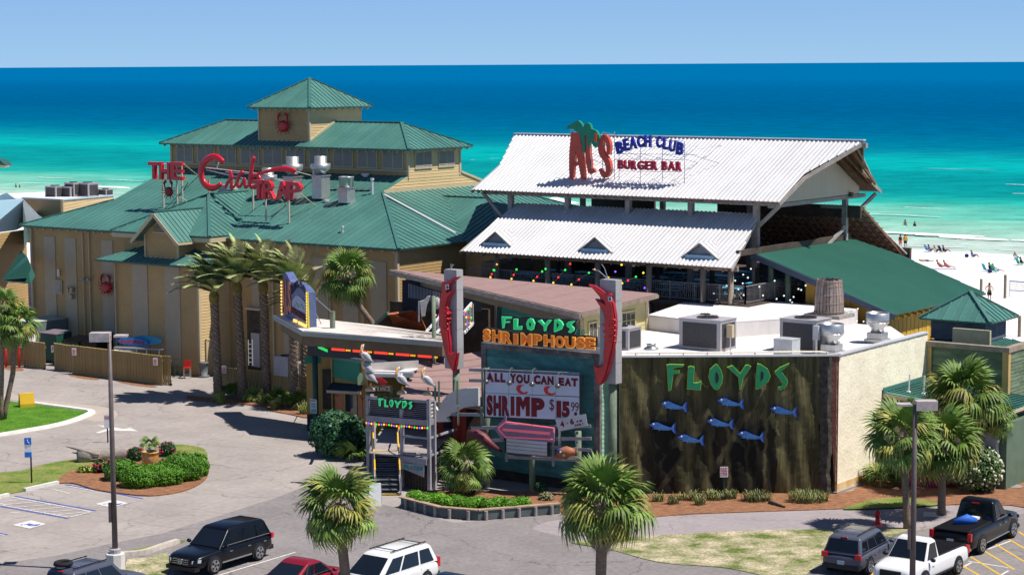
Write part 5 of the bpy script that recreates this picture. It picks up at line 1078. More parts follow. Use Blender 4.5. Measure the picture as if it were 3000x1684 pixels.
mb_=thing("meter_box","grey meter box with conduit on the annex corner","meter box",L(-40.9,96.2,1.6));part(MB().lb(-41.15,-40.55,96.0,96.35,1.9,3.0),"box_body",greyp,mb_);part(MB().lb(-40.95,-40.65,96.1,96.3,0,1.9),"conduit",galv,mb_);part(MB().blob(L(-40.5,96.05,2.6),(.1,.1,.14)),"meter",steelb,mb_)
cp=thing("cupola_pavilion","green pyramid roof over a dark slatted cupola at the right","pavilion",L(-48,109.4,0))
ce=[L(-50.25,107.45,7.0),L(-45.85,107.45,7.0),L(-45.85,111.4,7.0),L(-50.25,111.4,7.0)];ca=L(-48.0,109.4,8.5)
for a,b2,d in ((0,1,-WX),(1,2,UX),(2,3,WX),(3,0,-UX)):roof(cp,"pyramid_roof",[ce[a],ce[b2],ca],d,.48,green,ribh=.05)
for e in ce:part(MB().bar(e+ZX*.06,ca+ZX*.06,.22,.07),"hip_cap",greenrib,cp)
slm=M("slate_slat",(.10,.12,.16),.7,.3,var=.15)
for (o,rx,nr,ln) in ((L(-49.7,108.0,5.9),UX,-WX,3.3),(L(-46.4,108.0,5.9),WX,UX,2.8)):louvre(o,rx,nr,ln,1.0,"slatted_wall",cp,2,.12,slm,slm)
part(MB().lb(-49.6,-46.5,108.15,110.8,4,7.0),"cupola_core",wooddark,cp)
roof(cp,"skirt_roof",[L(-46.4,108.0,5.75),L(-46.4,110.8,5.75),L(-43.4,113,4.9),L(-43.4,105.6,4.9)],UX,.4,green,ribh=.05)
roof(cp,"skirt_roof",[L(-46.4,108.0,5.75),L(-43.4,105.6,4.9),L(-52.4,105.6,4.9),L(-49.7,108.0,5.75)],-WX,.45,green,ribh=.05)
part(MB().lb(-51.8,-44,106.2,112,0,4.9),"pavilion_wall",slm,cp)
# ================================================================== BOARDWALK ENTRANCE KIOSK with two white canopies
za=lambda x,y:(800+x/4.382,750+y/4.382)
z3c=lambda x,y:(800+x/4.131,1030+y/4.131)
z3=lambda x,y:(1000+x/3.615,1100+y/3.615)
z4=lambda x,y:(1250+x/3.615,1050+y/3.615)
z5t=lambda x,y:(1250+x/4.0167,770+y/4.0167)
kk=thing("ticket_kiosk","tan and orange kiosk with teal panels under two white canopies","kiosk",Vector((-10,119,0)))
UZc,LZc=6.3,4.8
uc_=[at(*za(*p),UZc) for p in ((0,750),(380,955),(2190,1095),(2180,1000),(1400,890),(560,800))]
part(MB().prism([p -ZX*.22 for p in uc_],ZX*.2),"upper_canopy",whiter,kk)
strk=M("canopy_boards",(.66,.60,.56),.7,.3,col2=(.60,.44,.34),vs=1.2,thr=(.5,.75),stretch=(1,1,1))
for k in range(11):
    a,b_=uc_[1].lerp(uc_[5],(k+.5)/11),uc_[2].lerp(uc_[3],(k+.5)/11);part(MB().bar(a.lerp(b_,.02) -ZX*.008,b_ -ZX*.008,.40,.02),"roof_board",strk,kk)
part(MB().bar(uc_[0] -ZX*.2,uc_[1] -ZX*.2,.06,.24).bar(uc_[1] -ZX*.2,uc_[2] -ZX*.2,.06,.24),"fascia",M("canopy_fascia",(.30,.32,.28),.7,.3),kk)
brn=M("brown_beam",(.17,.125,.085),.8,.2,var=.15)
a,b_=uc_[1]+(uc_[5] -uc_[1])*.12,uc_[2]+(uc_[3] -uc_[2])*.3
part(MB().bar(a -ZX*.62,b_ -ZX*.62,.25,.7),"beam",brn,kk);part(MB().bar(uc_[0].lerp(uc_[1],.1)+XX*.4 -ZX*.6,a -ZX*.6,.25,.6),"beam",brn,kk)
for k in range(14):p=a.lerp(b_,(k+.5)/14) -YX*.2;part(MB().bar(p -ZX*.3,p+YX*.8 -ZX*.3,.08,.12),"joist_end",beige,kk)
nr=M("neon_red",(.7,.03,.02),.4,.4,emit=(1,.05,.02),es=.9);no=M("neon_orange",(.8,.35,.02),.4,.4,emit=(1,.45,.02),es=.8);ng=M("neon_green",(.03,.6,.1),.4,.4,emit=(.05,1,.2),es=.6)
slate=M("dark_slate",(.015,.02,.03),.5,.4,var=.2)
fx=a -YX*.15
for k in range(5):
    t0,t1=.20+k*.155,.20+k*.155+.095;p,q_=a.lerp(b_,t0) -ZX*1.08+YX*.1,a.lerp(b_,t1) -ZX*1.08+YX*.1
    part(MB().bar(p,q_,.05,.13),"neon_tube",nr,kk)
    for j in range(3):c=q_+(b_ -a).normalized()*(.12+j*.12);part(MB().blob(c,(.05,.04,.06),8,5),"bulb",no,kk)
part(MB().bar(a.lerp(b_,.02)+YX*.3 -ZX*1.25,b_+YX*.3 -ZX*1.25,.1,.7),"fascia_board",slate,kk)
for k in range(3):part(MB().bar(a.lerp(b_,.10) -ZX*(.93+.06*k),a.lerp(b_,.17) -ZX*(1.13+.06*k),.03),"neon_stripe",ng,kk)
lc=[at(*za(*p),LZc) for p in ((450,1212),(1290,1345),(2150,1305),(2180,1270),(700,1195))]
part(MB().prism([p -ZX*.16 for p in lc],ZX*.14),"lower_canopy",whiter,kk);part(MB().prism([p -ZX*.02 for p in (lc[0].lerp(lc[1],.28)+YX*.1,lc[1] -XX*.05+YX*.1,lc[2],lc[3],lc[4].lerp(lc[3],.12))],ZX*.03),"canopy_top",white,kk)
part(MB().bar(lc[0] -ZX*.16,lc[1] -ZX*.16,.05,.22),"fascia",M("green_trim",(.09,.20,.16),.6,.3),kk);part(MB().bar(lc[1] -ZX*.3,lc[2] -ZX*.3,.08,.34),"fascia",slate,kk)
for k in range(8):p=lc[1].lerp(lc[2],(k+.6)/8);part(MB().bar(p -ZX*.32 -YX*.06,p -ZX*.2 -YX*.06,.05),"bracket",white,kk)
W1,W2=Vector((-10.55,118.9,0)),Vector((-8.35,115.9,0));wd=(W2 -W1).normalized();wn=Vector((wd.y,-wd.x,0));wn=wn if wn.y < 0 else -wn
def onw(x,y,conv=z3c,off=0.0,P=W1,n_=wn):return onp(*conv(x,y),P+n_*off,n_)
mst=M("mustard_board",(.34,.215,.06),.65,.3,var=.08);org_=M("salmon_panel",(.45,.165,.085),.65,.3,var=.1,vs=2);navy=M("navy_base",(.012,.016,.035),.6,.3)
part(MB().prism([W1,W2,W2+ZX*4.65,W1+ZX*4.65],-wn*3.0),"kiosk_wall",mst,kk)
def wrect(x0,y0,x1,y1,name,mt,off,th=.04,conv=z3c,P=W1,n_=wn,par=kk,sub=None):
    A_=[onp(*conv(x,y),P+n_*off,n_) for x,y in ((x0,y1),(x1,y1),(x1,y0),(x0,y0))]
    A_[0].z=A_[1].z=(A_[0].z+A_[1].z)/2;A_[2].z=A_[3].z=(A_[2].z+A_[3].z)/2;A_[3].x,A_[3].y=A_[0].x,A_[0].y;A_[2].x,A_[2].y=A_[1].x,A_[1].y
    return part(MB().prism(A_,n_*th),name,mt,sub or par)
wrect(738,85,1060,345,"teal_panel",tealp,.01);wrect(775,500,850,900,"salmon_panel",org_,.012,.02);wrect(1030,500,1090,1000,"salmon_panel",org_,.012,.02)
wf=wrect(862,500,1026,905,"window",mst,.02,.05);wrect(876,515,1018,735,"pane",glass,.075,.01,sub=wf);wrect(876,755,1018,900,"pane",glass,.075,.01,sub=wf)
wrect(716,60,735,900,"corner_board",tan,.03,.06)
# dark awning over the window
A1,A2=onw(650,470,off=1.0),onw(1060,490,off=1.0);A3,A4=onw(1085,410,off=.05),onw(715,380,off=.05)
part(MB().prism([A1,A2,A3,A4],ZX*.06),"awning",M("dark_shingle",(.02,.03,.04),.8,.2,var=.3,vs=6),kk);part(MB().bar(A1 -ZX*.05,A2 -ZX*.05,.06,.16),"awning_edge",M("awning_edge",(.30,.24,.2),.7,.3),kk)
for p,q_ in ((A1.lerp(A2,.25),onw(770,545,off=.03)),(A1.lerp(A2,.95),onw(1080,580,off=.03))):part(MB().bar(p,q_,.03),"bracket",blackm,kk)
sgn=wrect(728,787,777,897,"access_sign",white,.05,.02);wrect(735,797,770,838,"access_symbol",M("sign_navy",(.02,.02,.22)),.072,.01,sub=sgn)
for y in (850,866,880):wrect(737,y,768,y+6,"print_line",M("sign_navy",(.02,.02,.22)),.072,.006,sub=sgn)
V1=W1+Vector((-1.75,.75,0));vn=Vector((-.35,-.94,0)).normalized()
part(MB().prism([V1,W1+ZX*0 -wn*.3,W1 -wn*.3+ZX*4.6,V1+ZX*4.6],YX*1.5),"side_wall",mst,kk)
part(MB().prism([V1 -YX*.05,W1 -YX*.05 -wn*.3,W1 -wn*.3+ZX*1.0 -YX*.05,V1+ZX*1.0 -YX*.05],YX*.04),"dark_dado",navy,kk)
part(MB().box(V1.lerp(W1,.25)+ZX*4.3 -YX*.05,(1.0,.06,.4)),"teal_panel",tealp,kk);part(MB().box(V1.lerp(W1,.72)+ZX*2.6 -YX*.05,(.5,.06,2.4)),"menu_board",wooddark,kk)
pg=at(*z3c(522,1000));part(MB().tube([pg,pg+ZX*4.7],.17,12),"post",M("green_post",(.025,.065,.05),.6,.3,var=.2),kk,True)
t=thing("menu_sign","white menu sheet fixed to the round dark green post","sign",pg+ZX*2);m=MB().prism([onp(*z3c(x,y),pg -YX*.2,YX) for x,y in ((450,735),(532,750),(530,578),(445,562))],-YX*.03);part(m,"sign_board",M("menu_white",(.42,.55,.58),.5,.4),t)
for k,(x0,y,x1) in enumerate(((455,585,515),(460,625,512),(460,655,512),(458,700,520),(458,718,520))):part(MB().prism([onp(*z3c(x,yy),pg -YX*.235,YX) for x,yy in ((x0,y+12),(x1,y+14),(x1,y),(x0,y -2))],-YX*.006),"print_line",M("menu_red",(.35,.12,.07)) if k == 0 else M("menu_teal",(.10,.30,.36)),t)
part(MB().bar(at(870,1220,0)+ZX*0,at(870,1220,1.0),.04),"gate_post",steelb,kk)
part(MB().bar(at(968,1246,0),at(968,1246,2.2) ,.12),"white_post",M("white_blue",(.35,.42,.5)),kk)
# ---- marquee sign on the canopy
mq=thing("marquee_sign","bulb-edged marquee sign with painted letters on the white canopy","sign",at(*za(300,850),UZc))
q0,q1=at(*za(118,745),UZc),at(*za(462,920),UZc);md=(q1 -q0).normalized();mn=Vector((md.y,-md.x,0));mn=mn if mn.x < 0 else -mn
def onm(x,y,off=0.0):return onp(*za(x,y),q0+mn*off,mn)
part(MB().prism([onm(118,745),onm(455,915),onm(440,470),onm(370,385),onm(285,335),onm(230,340),onm(185,250),onm(155,205),onm(125,270)],-mn*.5),"cabinet",M("marquee_blue",(.10,.13,.28),.5,.4,var=.2,vs=2),mq)
for ch,x0,y0,x1,y1 in (("A",122,290,165,715),("L",170,300,200,735),("S",203,330,240,720)):
    p,r_,s_=onm(x0,y1,.02),onm(x1,y1,.02),onm(x0,y0,.02);dd=Vector((r_.x -p.x,r_.y -p.y,0));part(put_letter(ch,p,dd.normalized(),ZX,mn,dd.length,s_.z -p.z,.05,.05),"letter",M("marquee_orange",(.5,.16,.11),.5,.4,var=.2),mq)
for i,ch in enumerate("BEACH CLUB"):
    if ch == ' ':continue
    x0=232+i*19.5;y1=500 -100*math.sin(math.pi*(i+.5)/10) ;p,r_=onm(x0,y1,.02),onm(x0+17,y1+4,.02);dd=Vector((r_.x -p.x,r_.y -p.y,0));part(put_letter(ch,p,dd.normalized(),ZX,mn,dd.length,.42,.04,.05),"letter",M("marquee_navy",(.012,.012,.04)),mq)
for i,ch in enumerate("BURGERBAR"):x0=248+i*19.5;y1=725+i*13;p,r_=onm(x0,y1,.02),onm(x0+17,y1+8,.02);dd=Vector((r_.x -p.x,r_.y -p.y,0));part(put_letter(ch,p,dd.normalized(),ZX,mn,dd.length,.36,.04,.05),"letter",M("marquee_maroon",(.12,.01,.03)),mq)
part(MB().prism([onm(x,y,.01) for x,y in ((245,580),(300,505),(350,520),(420,600),(425,735),(330,690),(250,640))],mn*.03),"painted_hills",M("painted_pale",(.36,.40,.55),.5,.3),mq)
part(MB().bar(onm(265,650,.06),onm(300,600,.06),.04).bar(onm(300,600,.06),onm(330,660,.06),.04).bar(onm(330,660,.06),onm(360,620,.06),.04).bar(onm(360,620,.06),onm(400,690,.06),.04),"painted_line",M("pale_green",(.25,.5,.4)),mq)
part(MB().prism([onm(455,918),onm(468,915),onm(455,460),onm(440,465)],mn*.1),"yellow_edge",M("bright_yellow",(.75,.62,.02),.5,.4),mq)
bulb=M("warm_bulb",(.9,.6,.2),.4,.4,emit=(1,.6,.12),es=1.2);m=MB()
for k in range(12):m.blob(onm(434+k*.3,478+k*36,.08),(.07,.07,.07),6,4)
for k in range(11):m.blob(onm(106+k*.6,335+k*41,.08),(.07,.07,.07),6,4)
part(m,"light_bulb",bulb,mq,kind="stuff")
for x0,y0,x1,y1 in ((265,820,305,838),(330,850,425,900)):part(MB().bar(onm(x0,y0,.1),onm(x1,y1,.1),.08,.14),"lit_strip",bulb,mq)
pp=at(*za(765,925),UZc);part(MB().lathe([(.16,0),(.16,1.0)],pp,10),"post",woodgreen,mq);part(MB().bar(pp+ZX*.9,onm(450,460,-.5),.05),"stay",galv,mq);part(MB().bar(at(*za(620,872),UZc),onm(530,700,-.5),.04),"stay",galv,mq)
# ================================================================== ENTRANCE PORCH with stair, beam and pelicans
en=thing("entrance_porch","grey timber entrance porch with a louvred name panel above a dark stair","porch",Vector((-5.8,103,0)))
P1,P2,P3=Vector((-7.5,103.65,0)),Vector((-5.7,102.8,0)),Vector((-4.28,102.05,0));pd=(P3 -P1).normalized();pn=Vector((pd.y,-pd.x,0));pn=pn if pn.y < 0 else -pn;DK=1.75
gwm=M("blue_grey_timber",(.30,.29,.32),.75,.2,var=.2,vs=1.5,fine=.12,rnd=.08)
def onq(x,y,off=0.0,conv=z3):return onp(*conv(x,y),P1+pn*off,pn)
for p in (P1,P2,P3):part(MB().box(p+ZX*2.38,(.17,.17,4.76),(pd,pn,ZX)),"post",gwm,en)
back=-pn*.55
for p in (P1,P3):part(MB().box(p+back+ZX*2.3,(.17,.17,4.6),(pd,pn,ZX)),"post",gwm,en)
for z,h in ((4.66,.12),(3.56,.30)):
    part(MB().bar(P1+pn*.1+ZX*z,P3+pn*.1+ZX*z,.08,h),"beam",gwm,en);part(MB().bar(P3+ZX*z,P3+back+ZX*z,.1,h),"beam",gwm,en);part(MB().bar(P1+ZX*z,P1+back+ZX*z,.1,h),"beam",gwm,en)
m=MB()
for k in range(9):z=3.77+k*.097;m.bar(P1+ZX*z+pn*.02,P3+ZX*z+pn*.02,.05,.03)
part(m,"louvre_slats",M("grey_lattice",(.17,.16,.2),.8,.2,var=.2),en)
for k in range(10):part(MB().bar(P3+ZX*(3.77+k*.095),P3+back+ZX*(3.77+k*.095),.02,.06),"side_slat",white if k % 2 else wood,en)
part(MB().bar(P1+ZX*4.15 -pn*.12,P3+ZX*4.15 -pn*.12,.04,.95),"dark_backing",blackm,en)
part(MB().prism([onq(385,220,.12),onq(765,262,.12),onq(755,365,.12),onq(390,330,.12)],pn*.02),"sign_backing",blackm,en)
FS_={"F":[(395,240),(450,240),(445,256),(420,258),(418,320),(402,322)],"L":[(458,250),(475,250),(474,312),(498,314),(498,332),(458,328)],"O":[(525,252),(545,252),(555,285),(545,325),(530,332),(514,305),(512,275)],"Y":[(565,262),(582,262),(600,288),(625,262),(642,264),(606,312),(602,338),(588,338),(588,308)],"D":[(650,268),(680,265),(700,290),(690,320),(662,345),(648,343)],"S":[(755,268),(722,275),(715,295),(735,315),(728,330),(718,345),(735,353),(755,320),(738,292),(750,282)]}
ngl=M("green_letter_glow",(.01,.35,.12),.4,.4,emit=(.02,.9,.25),es=.22);nge=M("mint_edge_glow",(.10,.60,.32),.4,.4,emit=(.1,.9,.4),es=.25)  # neon is unlit; faint glow added so the shaded letters look brighter
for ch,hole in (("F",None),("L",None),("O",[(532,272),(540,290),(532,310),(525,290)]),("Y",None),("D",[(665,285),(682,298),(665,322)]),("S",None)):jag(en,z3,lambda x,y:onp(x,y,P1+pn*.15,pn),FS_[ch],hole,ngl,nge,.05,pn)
lightcols=[M("bulb_orange",(.8,.25,.02),.4,.4,emit=(1,.35,.03),es=1.1),M("bulb_violet",(.15,.05,.6),.4,.4,emit=(.25,.08,1),es=1.3),M("bulb_amber",(.8,.5,.02),.4,.4,emit=(1,.65,.05),es=1.2),M("bulb_red",(.7,.02,.02),.4,.4,emit=(1,.03,.03),es=1.2),M("bulb_green",(.02,.5,.05),.4,.4,emit=(.03,1,.1),es=1.0)]
bl_=thing("string_lights","string of coloured bulbs hanging along the porch beam","string lights",P1+ZX*3.2)
bd={}
for k in range(25):
    t_=k/24;p=P1.lerp(P3,t_)+pn*.17+ZX*(3.32 -.03*math.sin(t_*math.pi*3) ** 2);c=lightcols[k % 5]
    if c.name not in bd:bd[c.name]=part(MB().blob((0,0,0),(.045,.045,.055),8,5),"light_bulb",c,None,local=True);bd[c.name].parent=bl_;o=bd[c.name]
    else:o=bd[c.name].copy();C.objects.link(o)
    o.location=p -org(bl_)
part(MB().bar(P1+pn*.17+ZX*3.38,P3+pn*.17+ZX*3.36,.015),"wire",blackm,bl_)
# deck, stair
deckm=M("deck_boards",(.33,.29,.28),.8,.2,var=.15,vs=1.5,rnd=.1)
D0,D1,D2,D3=P1+pn*.1,P3+pn*.2,P3+Vector((1.4,9.5,0)),P1+Vector((.4,10.5,0))
for k in range(26):a,b_=D0.lerp(D3,k/26),D1.lerp(D2,k/26);c,d=D1.lerp(D2,(k+.95)/26),D0.lerp(D3,(k+.95)/26);part(MB().prism([q+ZX*(DK -.06) for q in (a,b_,c,d)],ZX*.06),"deck_board",deckm,en)
part(MB().prism([q+ZX*.1 for q in (P2+pn*-.2,D1 -pn*.3,D2,P2+YX*9)],ZX*(DK -.2)),"deck_base",wooddark,en)
s0=Vector((-6.62,103.9,0));st_w=1.15;ns_=9;stepm=M("stair_tread",(.09,.10,.12),.8,.2,var=.3,vs=3)
yelp=M("safety_yellow",(.72,.42,.01),.5,.3)
for k in range(ns_):
    z=DK*(ns_ -k)/(ns_+0.0) -DK/ns_;y=s0.y -.3*(k+1) -.0;x=s0.x+.03*k
    if z < .02:z=.03
    part(MB().box((x,y+.15,z),(st_w,.31,.05)),"tread",stepm,en);part(MB().box((x,y+.29,z -.08),(st_w,.02,.14)),"riser",blackm,en)
for z,y,x in ((DK+.005,s0.y+.02,s0.x),(.06,s0.y -.3*ns_ -.02,s0.x+.27)):part(MB().box((x,y,z),(st_w+.02,.07,.05)),"yellow_nosing",yelp,en)
for sx in (-1,1):
    xt,xb=s0.x+sx*(st_w/2+.06),s0.x+.27+sx*(st_w/2+.06);part(MB().bar((xt,s0.y,DK -.1),(xb,s0.y -2.75,.05),.06,.3),"stringer",gwm,en)
    part(MB().bar((xt,s0.y+2.0,DK+.95),(xt,s0.y,DK+.95),.05).bar((xt,s0.y,DK+.95),(xb,s0.y -2.75,.95),.05),"handrail",wood,en)
    for t0,t1 in ((.0,.45),(.62,.86)):part(MB().bar(Vector((xt,s0.y,DK+.97)).lerp(Vector((xb,s0.y -2.75,.97)),t0),Vector((xt,s0.y,DK+.97)).lerp(Vector((xb,s0.y -2.75,.97)),t1),.07),"yellow_sleeve",yelp,en)
    part(MB().bar((xt,s0.y+1.9,DK+.97),(xt,s0.y+.9,DK+.97),.07),"yellow_sleeve",yelp,en)
    for (x,y,z) in ((xt,s0.y,DK),(xb,s0.y -2.75,0)):part(MB().bar((x,y,z),(x,y,z+.95),.09),"newel",gwm,en)
for z in (DK+.1,DK+1.0):part(MB().bar(P2+ZX*z,P3+ZX*z,.08,.1).bar(P3+ZX*z,P3 -pn*3+ZX*z,.08,.1),"porch_rail",gwm,en)
part(MB().bar(P2+ZX*(DK -.17)+pn*.15,P3+ZX*(DK -.17)+pn*.3,.06,.32),"deck_fascia",gwm,en)
sf=part(MB().prism([onq(650,920,.26),onq(880,948,.26),onq(875,1075,.26),onq(850,1065,.26),onq(700,1000,.26),onq(652,985,.26)],pn*.03),"lower_sign",gwm,en)
for i,ch in enumerate("FLOYDS"):a=onq(660+i*34,985+i*4,.3);b2=onq(688+i*34,988+i*4,.3);part(put_letter(ch,a,pd,ZX,pn,(b2 -a).dot(pd),.21,.05,.02),"letter",M("teal_letter",(.01,.30,.30)),sf)
m=MB()
for k in range(8):m.box(P2.lerp(P3,.5)+pn*.05+ZX*(.15+k*.18),((P3 -P2).length,.02,.03),(pd,pn,ZX))
for k in range(9):m.box(P2.lerp(P3,(k+.5)/9)+pn*.05+ZX*.8,(.03,.02,1.5),(pd,pn,ZX))
part(m,"lattice",wooddark,en)
# back of the porch: doors and columns in the shade
part(MB().box((-6.9,110.5,DK+1.1),(2.3,.1,2.2)),"olive_doors",M("olive_door",(.10,.11,.01),.6,.3),en)
for k in range(7):part(MB().box((-7.9+k*.33,110.42,DK+1.1),(.03,.04,2.1)),"door_batten",M("olive_dark",(.06,.065,.01)),en)
rc=M("brick_red_paint",(.30,.035,.02),.7,.3,var=.12)
for x,y,w in ((-3.9,107.5,.3),(-2.9,107,.55),(-2.6,106.2,.25)):part(MB().box((x,y,DK+.95),(w,w,1.9)),"red_column",rc,en)
part(MB().box((-2.2,110.5,2.2),(7.5,.2,4.2)),"rear_wall",wooddark,en)
# roof piece and gear behind the pelicans
cpy=thing("small_awning","ribbed white awning sheet with a grey edge above the entrance","awning",at(1150,1105,5.0))
part(MB().prism([at(*p,5.0) for p in ((1086,1083),(1172,1085),(1226,1066),(1225,1078),(1175,1095),(1086,1093))],-ZX*.08),"awning_sheet",whiter,cpy);part(MB().bar(at(1086,1075,5.2),at(1226,1067,5.2),.05,.45),"awning_face",M("awning_face",(.5,.46,.42),.7,.3),cpy);part(MB().bar(at(1090,1095,4.9),at(1212,1097,4.9),.5,.25),"gutter_box",galv,cpy)
t=thing("roof_entrance_sign","dark board with worn letters ENTRANCE behind the pelicans","sign",at(1120,1140,4.7));p,q_=atY(1078,1150,104.5),atY(1150,1152,104.5);part(MB().prism([p,q_,q_+ZX*.4,p+ZX*.4],YX*.06),"sign_board",wooddark,t);part(word("ENTRANCE",p+XX*.06+ZX*.08,XX,ZX,-YX,1.1,.24,.03,.02),"letters",M("worn_letter",(.32,.28,.2)),t)
t=thing("red_fish_figure","red tail figure hanging under the awning","fish figure",atY(1117,1120,105));part(MB().prism([atY(x,y,105) for x,y in ((1098,1105),(1115,1106),(1135,1120),(1128,1130),(1118,1128))],YX*.1),"tail",crabred,t)
# pelicans
pelw=M("pelican_white",(.62,.60,.58),.6,.3,var=.05);pelg=M("pelican_grey",(.33,.32,.35),.6,.3,var=.15);pelo=M("bill_orange",(.75,.33,.05),.5,.3,var=.1)
def pelican(p,lab,s=1.0,stack=False):
    t=thing("pelican_figure",lab,"pelican statue",p,"pelican statues above the entrance");d=pd;n2=pn
    q=lambda a,z,o=0.0:p+d*(a*s)+ZX*(z*s)+n2*(o*s)
    if not stack:part(MB().lathe([(.24*s,0),(.26*s,.1*s),(.1*s,.2*s)],p,12),"base",M("post_cap",(.45,.33,.25)),t);part(MB().bar(q(.05,.1),q(.05,.4),.1*s),"leg",pelo,t)
    z0=.3 if not stack else 0
    part(MB().tube([q(-.22,.58+z0),q(-.08,.50+z0),q(.12,.40+z0),q(.42,.18+z0)],[.13*s,.2*s,.18*s,.02*s],10),"body",pelw,t,True)
    part(MB().tube([q(-.12,.58+z0,.08),q(.15,.46+z0,.12),q(.5,.14+z0,.06)],[.08*s,.17*s,.02*s],8),"wing",pelg,t,True)
    part(MB().tube([q(-.2,.55+z0),q(-.26,.75+z0),q(-.18,.98+z0),q(-.19,1.1+z0)],[.1*s,.06*s,.06*s,.085*s],8),"neck",pelw,t,True)
    part(MB().tube([q(-.2,1.08+z0,.05),q(-.24,.8+z0,.14),q(-.27,.5+z0,.16)],[.045*s,.05*s,.012*s],7),"bill",pelo,t,True)
    part(MB().blob(q(-.15,1.12+z0,.07),(.015*s,)*3,6,4),"eye",blackm,t)
for x,y,st,lab in ((305,160,False,"lowest pelican of the stack at the left end of the beam"),(640,195,False,"pelican statue in the middle of the beam"),(912,205,False,"pelican statue at the right end of the beam")):
    b_=onq(x,y,.02);pelican(b_,lab,1.0,st)
for dx,dy,lab in ((-.12,.75,"middle pelican of the stack of three"),(-.2,1.35,"top pelican of the stack of three")):pelican(onq(300,160,.02)+ZX*dy+pd*dx,lab,.95,True)
t=thing("painted_post_figure","pale green and yellow painted figure under the stacked pelicans","figure",onq(225,60,.3));part(MB().prism([onq(x,y,.25) for x,y in ((170,20),(195,-30),(225,-25),(220,40),(200,90),(225,95),(175,100))],-pn*.15),"figure_body",M("painted_mint",(.3,.55,.35),.5,.3,col2=(.6,.6,.15),vs=2),t)
# ================================================================== BILLBOARD and signs on posts
bb=thing("shrimp_billboard","white ALL YOU CAN EAT SHRIMP billboard with brown lettering on round posts","billboard",Vector((1.0,101.6,0)))
bdv=Vector((math.cos(R(18)),-math.sin(R(18)),0));bn_=Vector((-math.sin(R(18)),-math.cos(R(18)),0));B0=Vector((.95,101.5,0))
def onb(x,y,off=0.0):return onp(*z4(x,y),B0+bn_*off,bn_)
def quad(x0,y0,x1,y1,off,th,sx=.045):
    return [onb(x0,y1,off),onb(x1,y1+(x1 -x0)*sx,off),onb(x1,y0+(x1 -x0)*sx,off),onb(x0,y0,off)]
bp_=M("billboard_white",(.50,.55,.68),.4,.4,var=.05);brl=M("maroon_paint",(.16,.01,.02),.6,.3,var=.15)
part(MB().prism([onb(612,625),onb(1628,668),onb(1632,178),onb(612,125)],bn_*.06),"frame",blackm,bb)
for i in range(4):
    for j,(ya,yb) in enumerate(((138,360),(364,612))):
        x0=622+i*249;x1=x0+246;part(MB().prism([onb(x0,yb+(x0 -622)*.04,.065),onb(x1,yb+(x1 -622)*.04,.065),onb(x1,ya+(x1 -622)*.045,.065),onb(x0,ya+(x0 -622)*.045,.065)],bn_*.012),"panel",bp_,bb)
def bl_letter(ch,x0,y0,x1,y1,off=.05,mat=brl,par=bb,grow=0):
    a,b2,c=onb(x0,y1,.08),onb(x1,y1,.08),onb(x0,y0,.08);part(put_letter(ch,a,bdv,ZX,bn_,(b2 -a).dot(bdv),c.z -a.z,off,.012,0,grow),"letter",mat,par)
for ch,x0,y0,x1,y1 in (("A",630,148,712,245),("L",720,150,775,248),("L",782,152,835,252),("Y",880,158,950,256),("O",948,165,1022,262),("U",1028,168,1090,264),("C",1135,172,1205,270),("A",1205,180,1278,272),("N",1280,184,1346,276),("E",1398,200,1455,285),("A",1460,203,1532,290),("T",1532,206,1602,294),
                           ("S",635,382,702,600),("H",708,388,790,605),("R",798,392,878,608),("I",890,398,930,602),("P",1108,412,1250,614),("$",1300,425,1352,560),("1",1375,445,1425,622),("5",1432,450,1515,620),("9",1528,460,1568,555),("9",1572,462,1612,558)):bl_letter(ch,x0,y0,x1,y1,.0 if ch in "$9" else .015 if ch == "M" else .07)
part(MB().prism([onb(948+145*x,610 -208*y,.08) for x,y in ((0,0),(0,1),(.34,1),(.5,.74),(.66,1),(1,1),(1,0),(.70,0),(.70,.58),(.5,.28),(.30,.58),(.30,0))],bn_*.012),"letter",brl,bb)
part(MB().prism([onb(1578+17*math.cos(a),585+20*math.sin(a),.085) for a in [k*.524 for k in range(12)]],bn_*.01),"dot",brl,bb)
for x0,y0 in ((948,275),(1240,288)):
    part(MB().prism([onb(x0+x,y0+y,.085) for x,y in ((92,2),(55,20),(42,42),(50,68),(80,84),(118,72),(126,84),(105,98),(60,100),(20,86),(0,50),(4,18),(30,0),(70,6))],bn_*.01),"shrimp_emblem",redd,bb)
for b_,r_,top in ((Vector((-1.35,103.05,0)),.3,6.2),(Vector((.98,101.75,0)),.17,3.4),(Vector((3.3,101.0,0)),.17,3.3)):part(MB().tube([b_,b_+ZX*top],r_ if r_ < .25 else .2,10),"post",woodgreen,bb,True)
for (x0,y0,x1,y1) in ((450,118,1620,165),(450,232,610,235),(260,590,600,595),(470,735,1740,715),(690,865,1745,845),(1310,940,1745,970),(830,1040,1740,1080)):
    part(MB().bar(onb(x0,y0,-.06),onb(x1,y1,-.06),.06,.16),"batten",gwm,bb)
for x,y0,y1 in ((845,990,1090),(1340,880,1140),(1408,770,950),(580,520,700),(335,500,700),(130,235,530),(90,285,480),(325,230,480)):part(MB().bar(onb(x,y0,-.02),onb(x,y1,-.02),.05 if x > 700 else .25,.13 if x > 700 else .1,XX),"upright",gwm if x > 700 else woodgreen,bb)
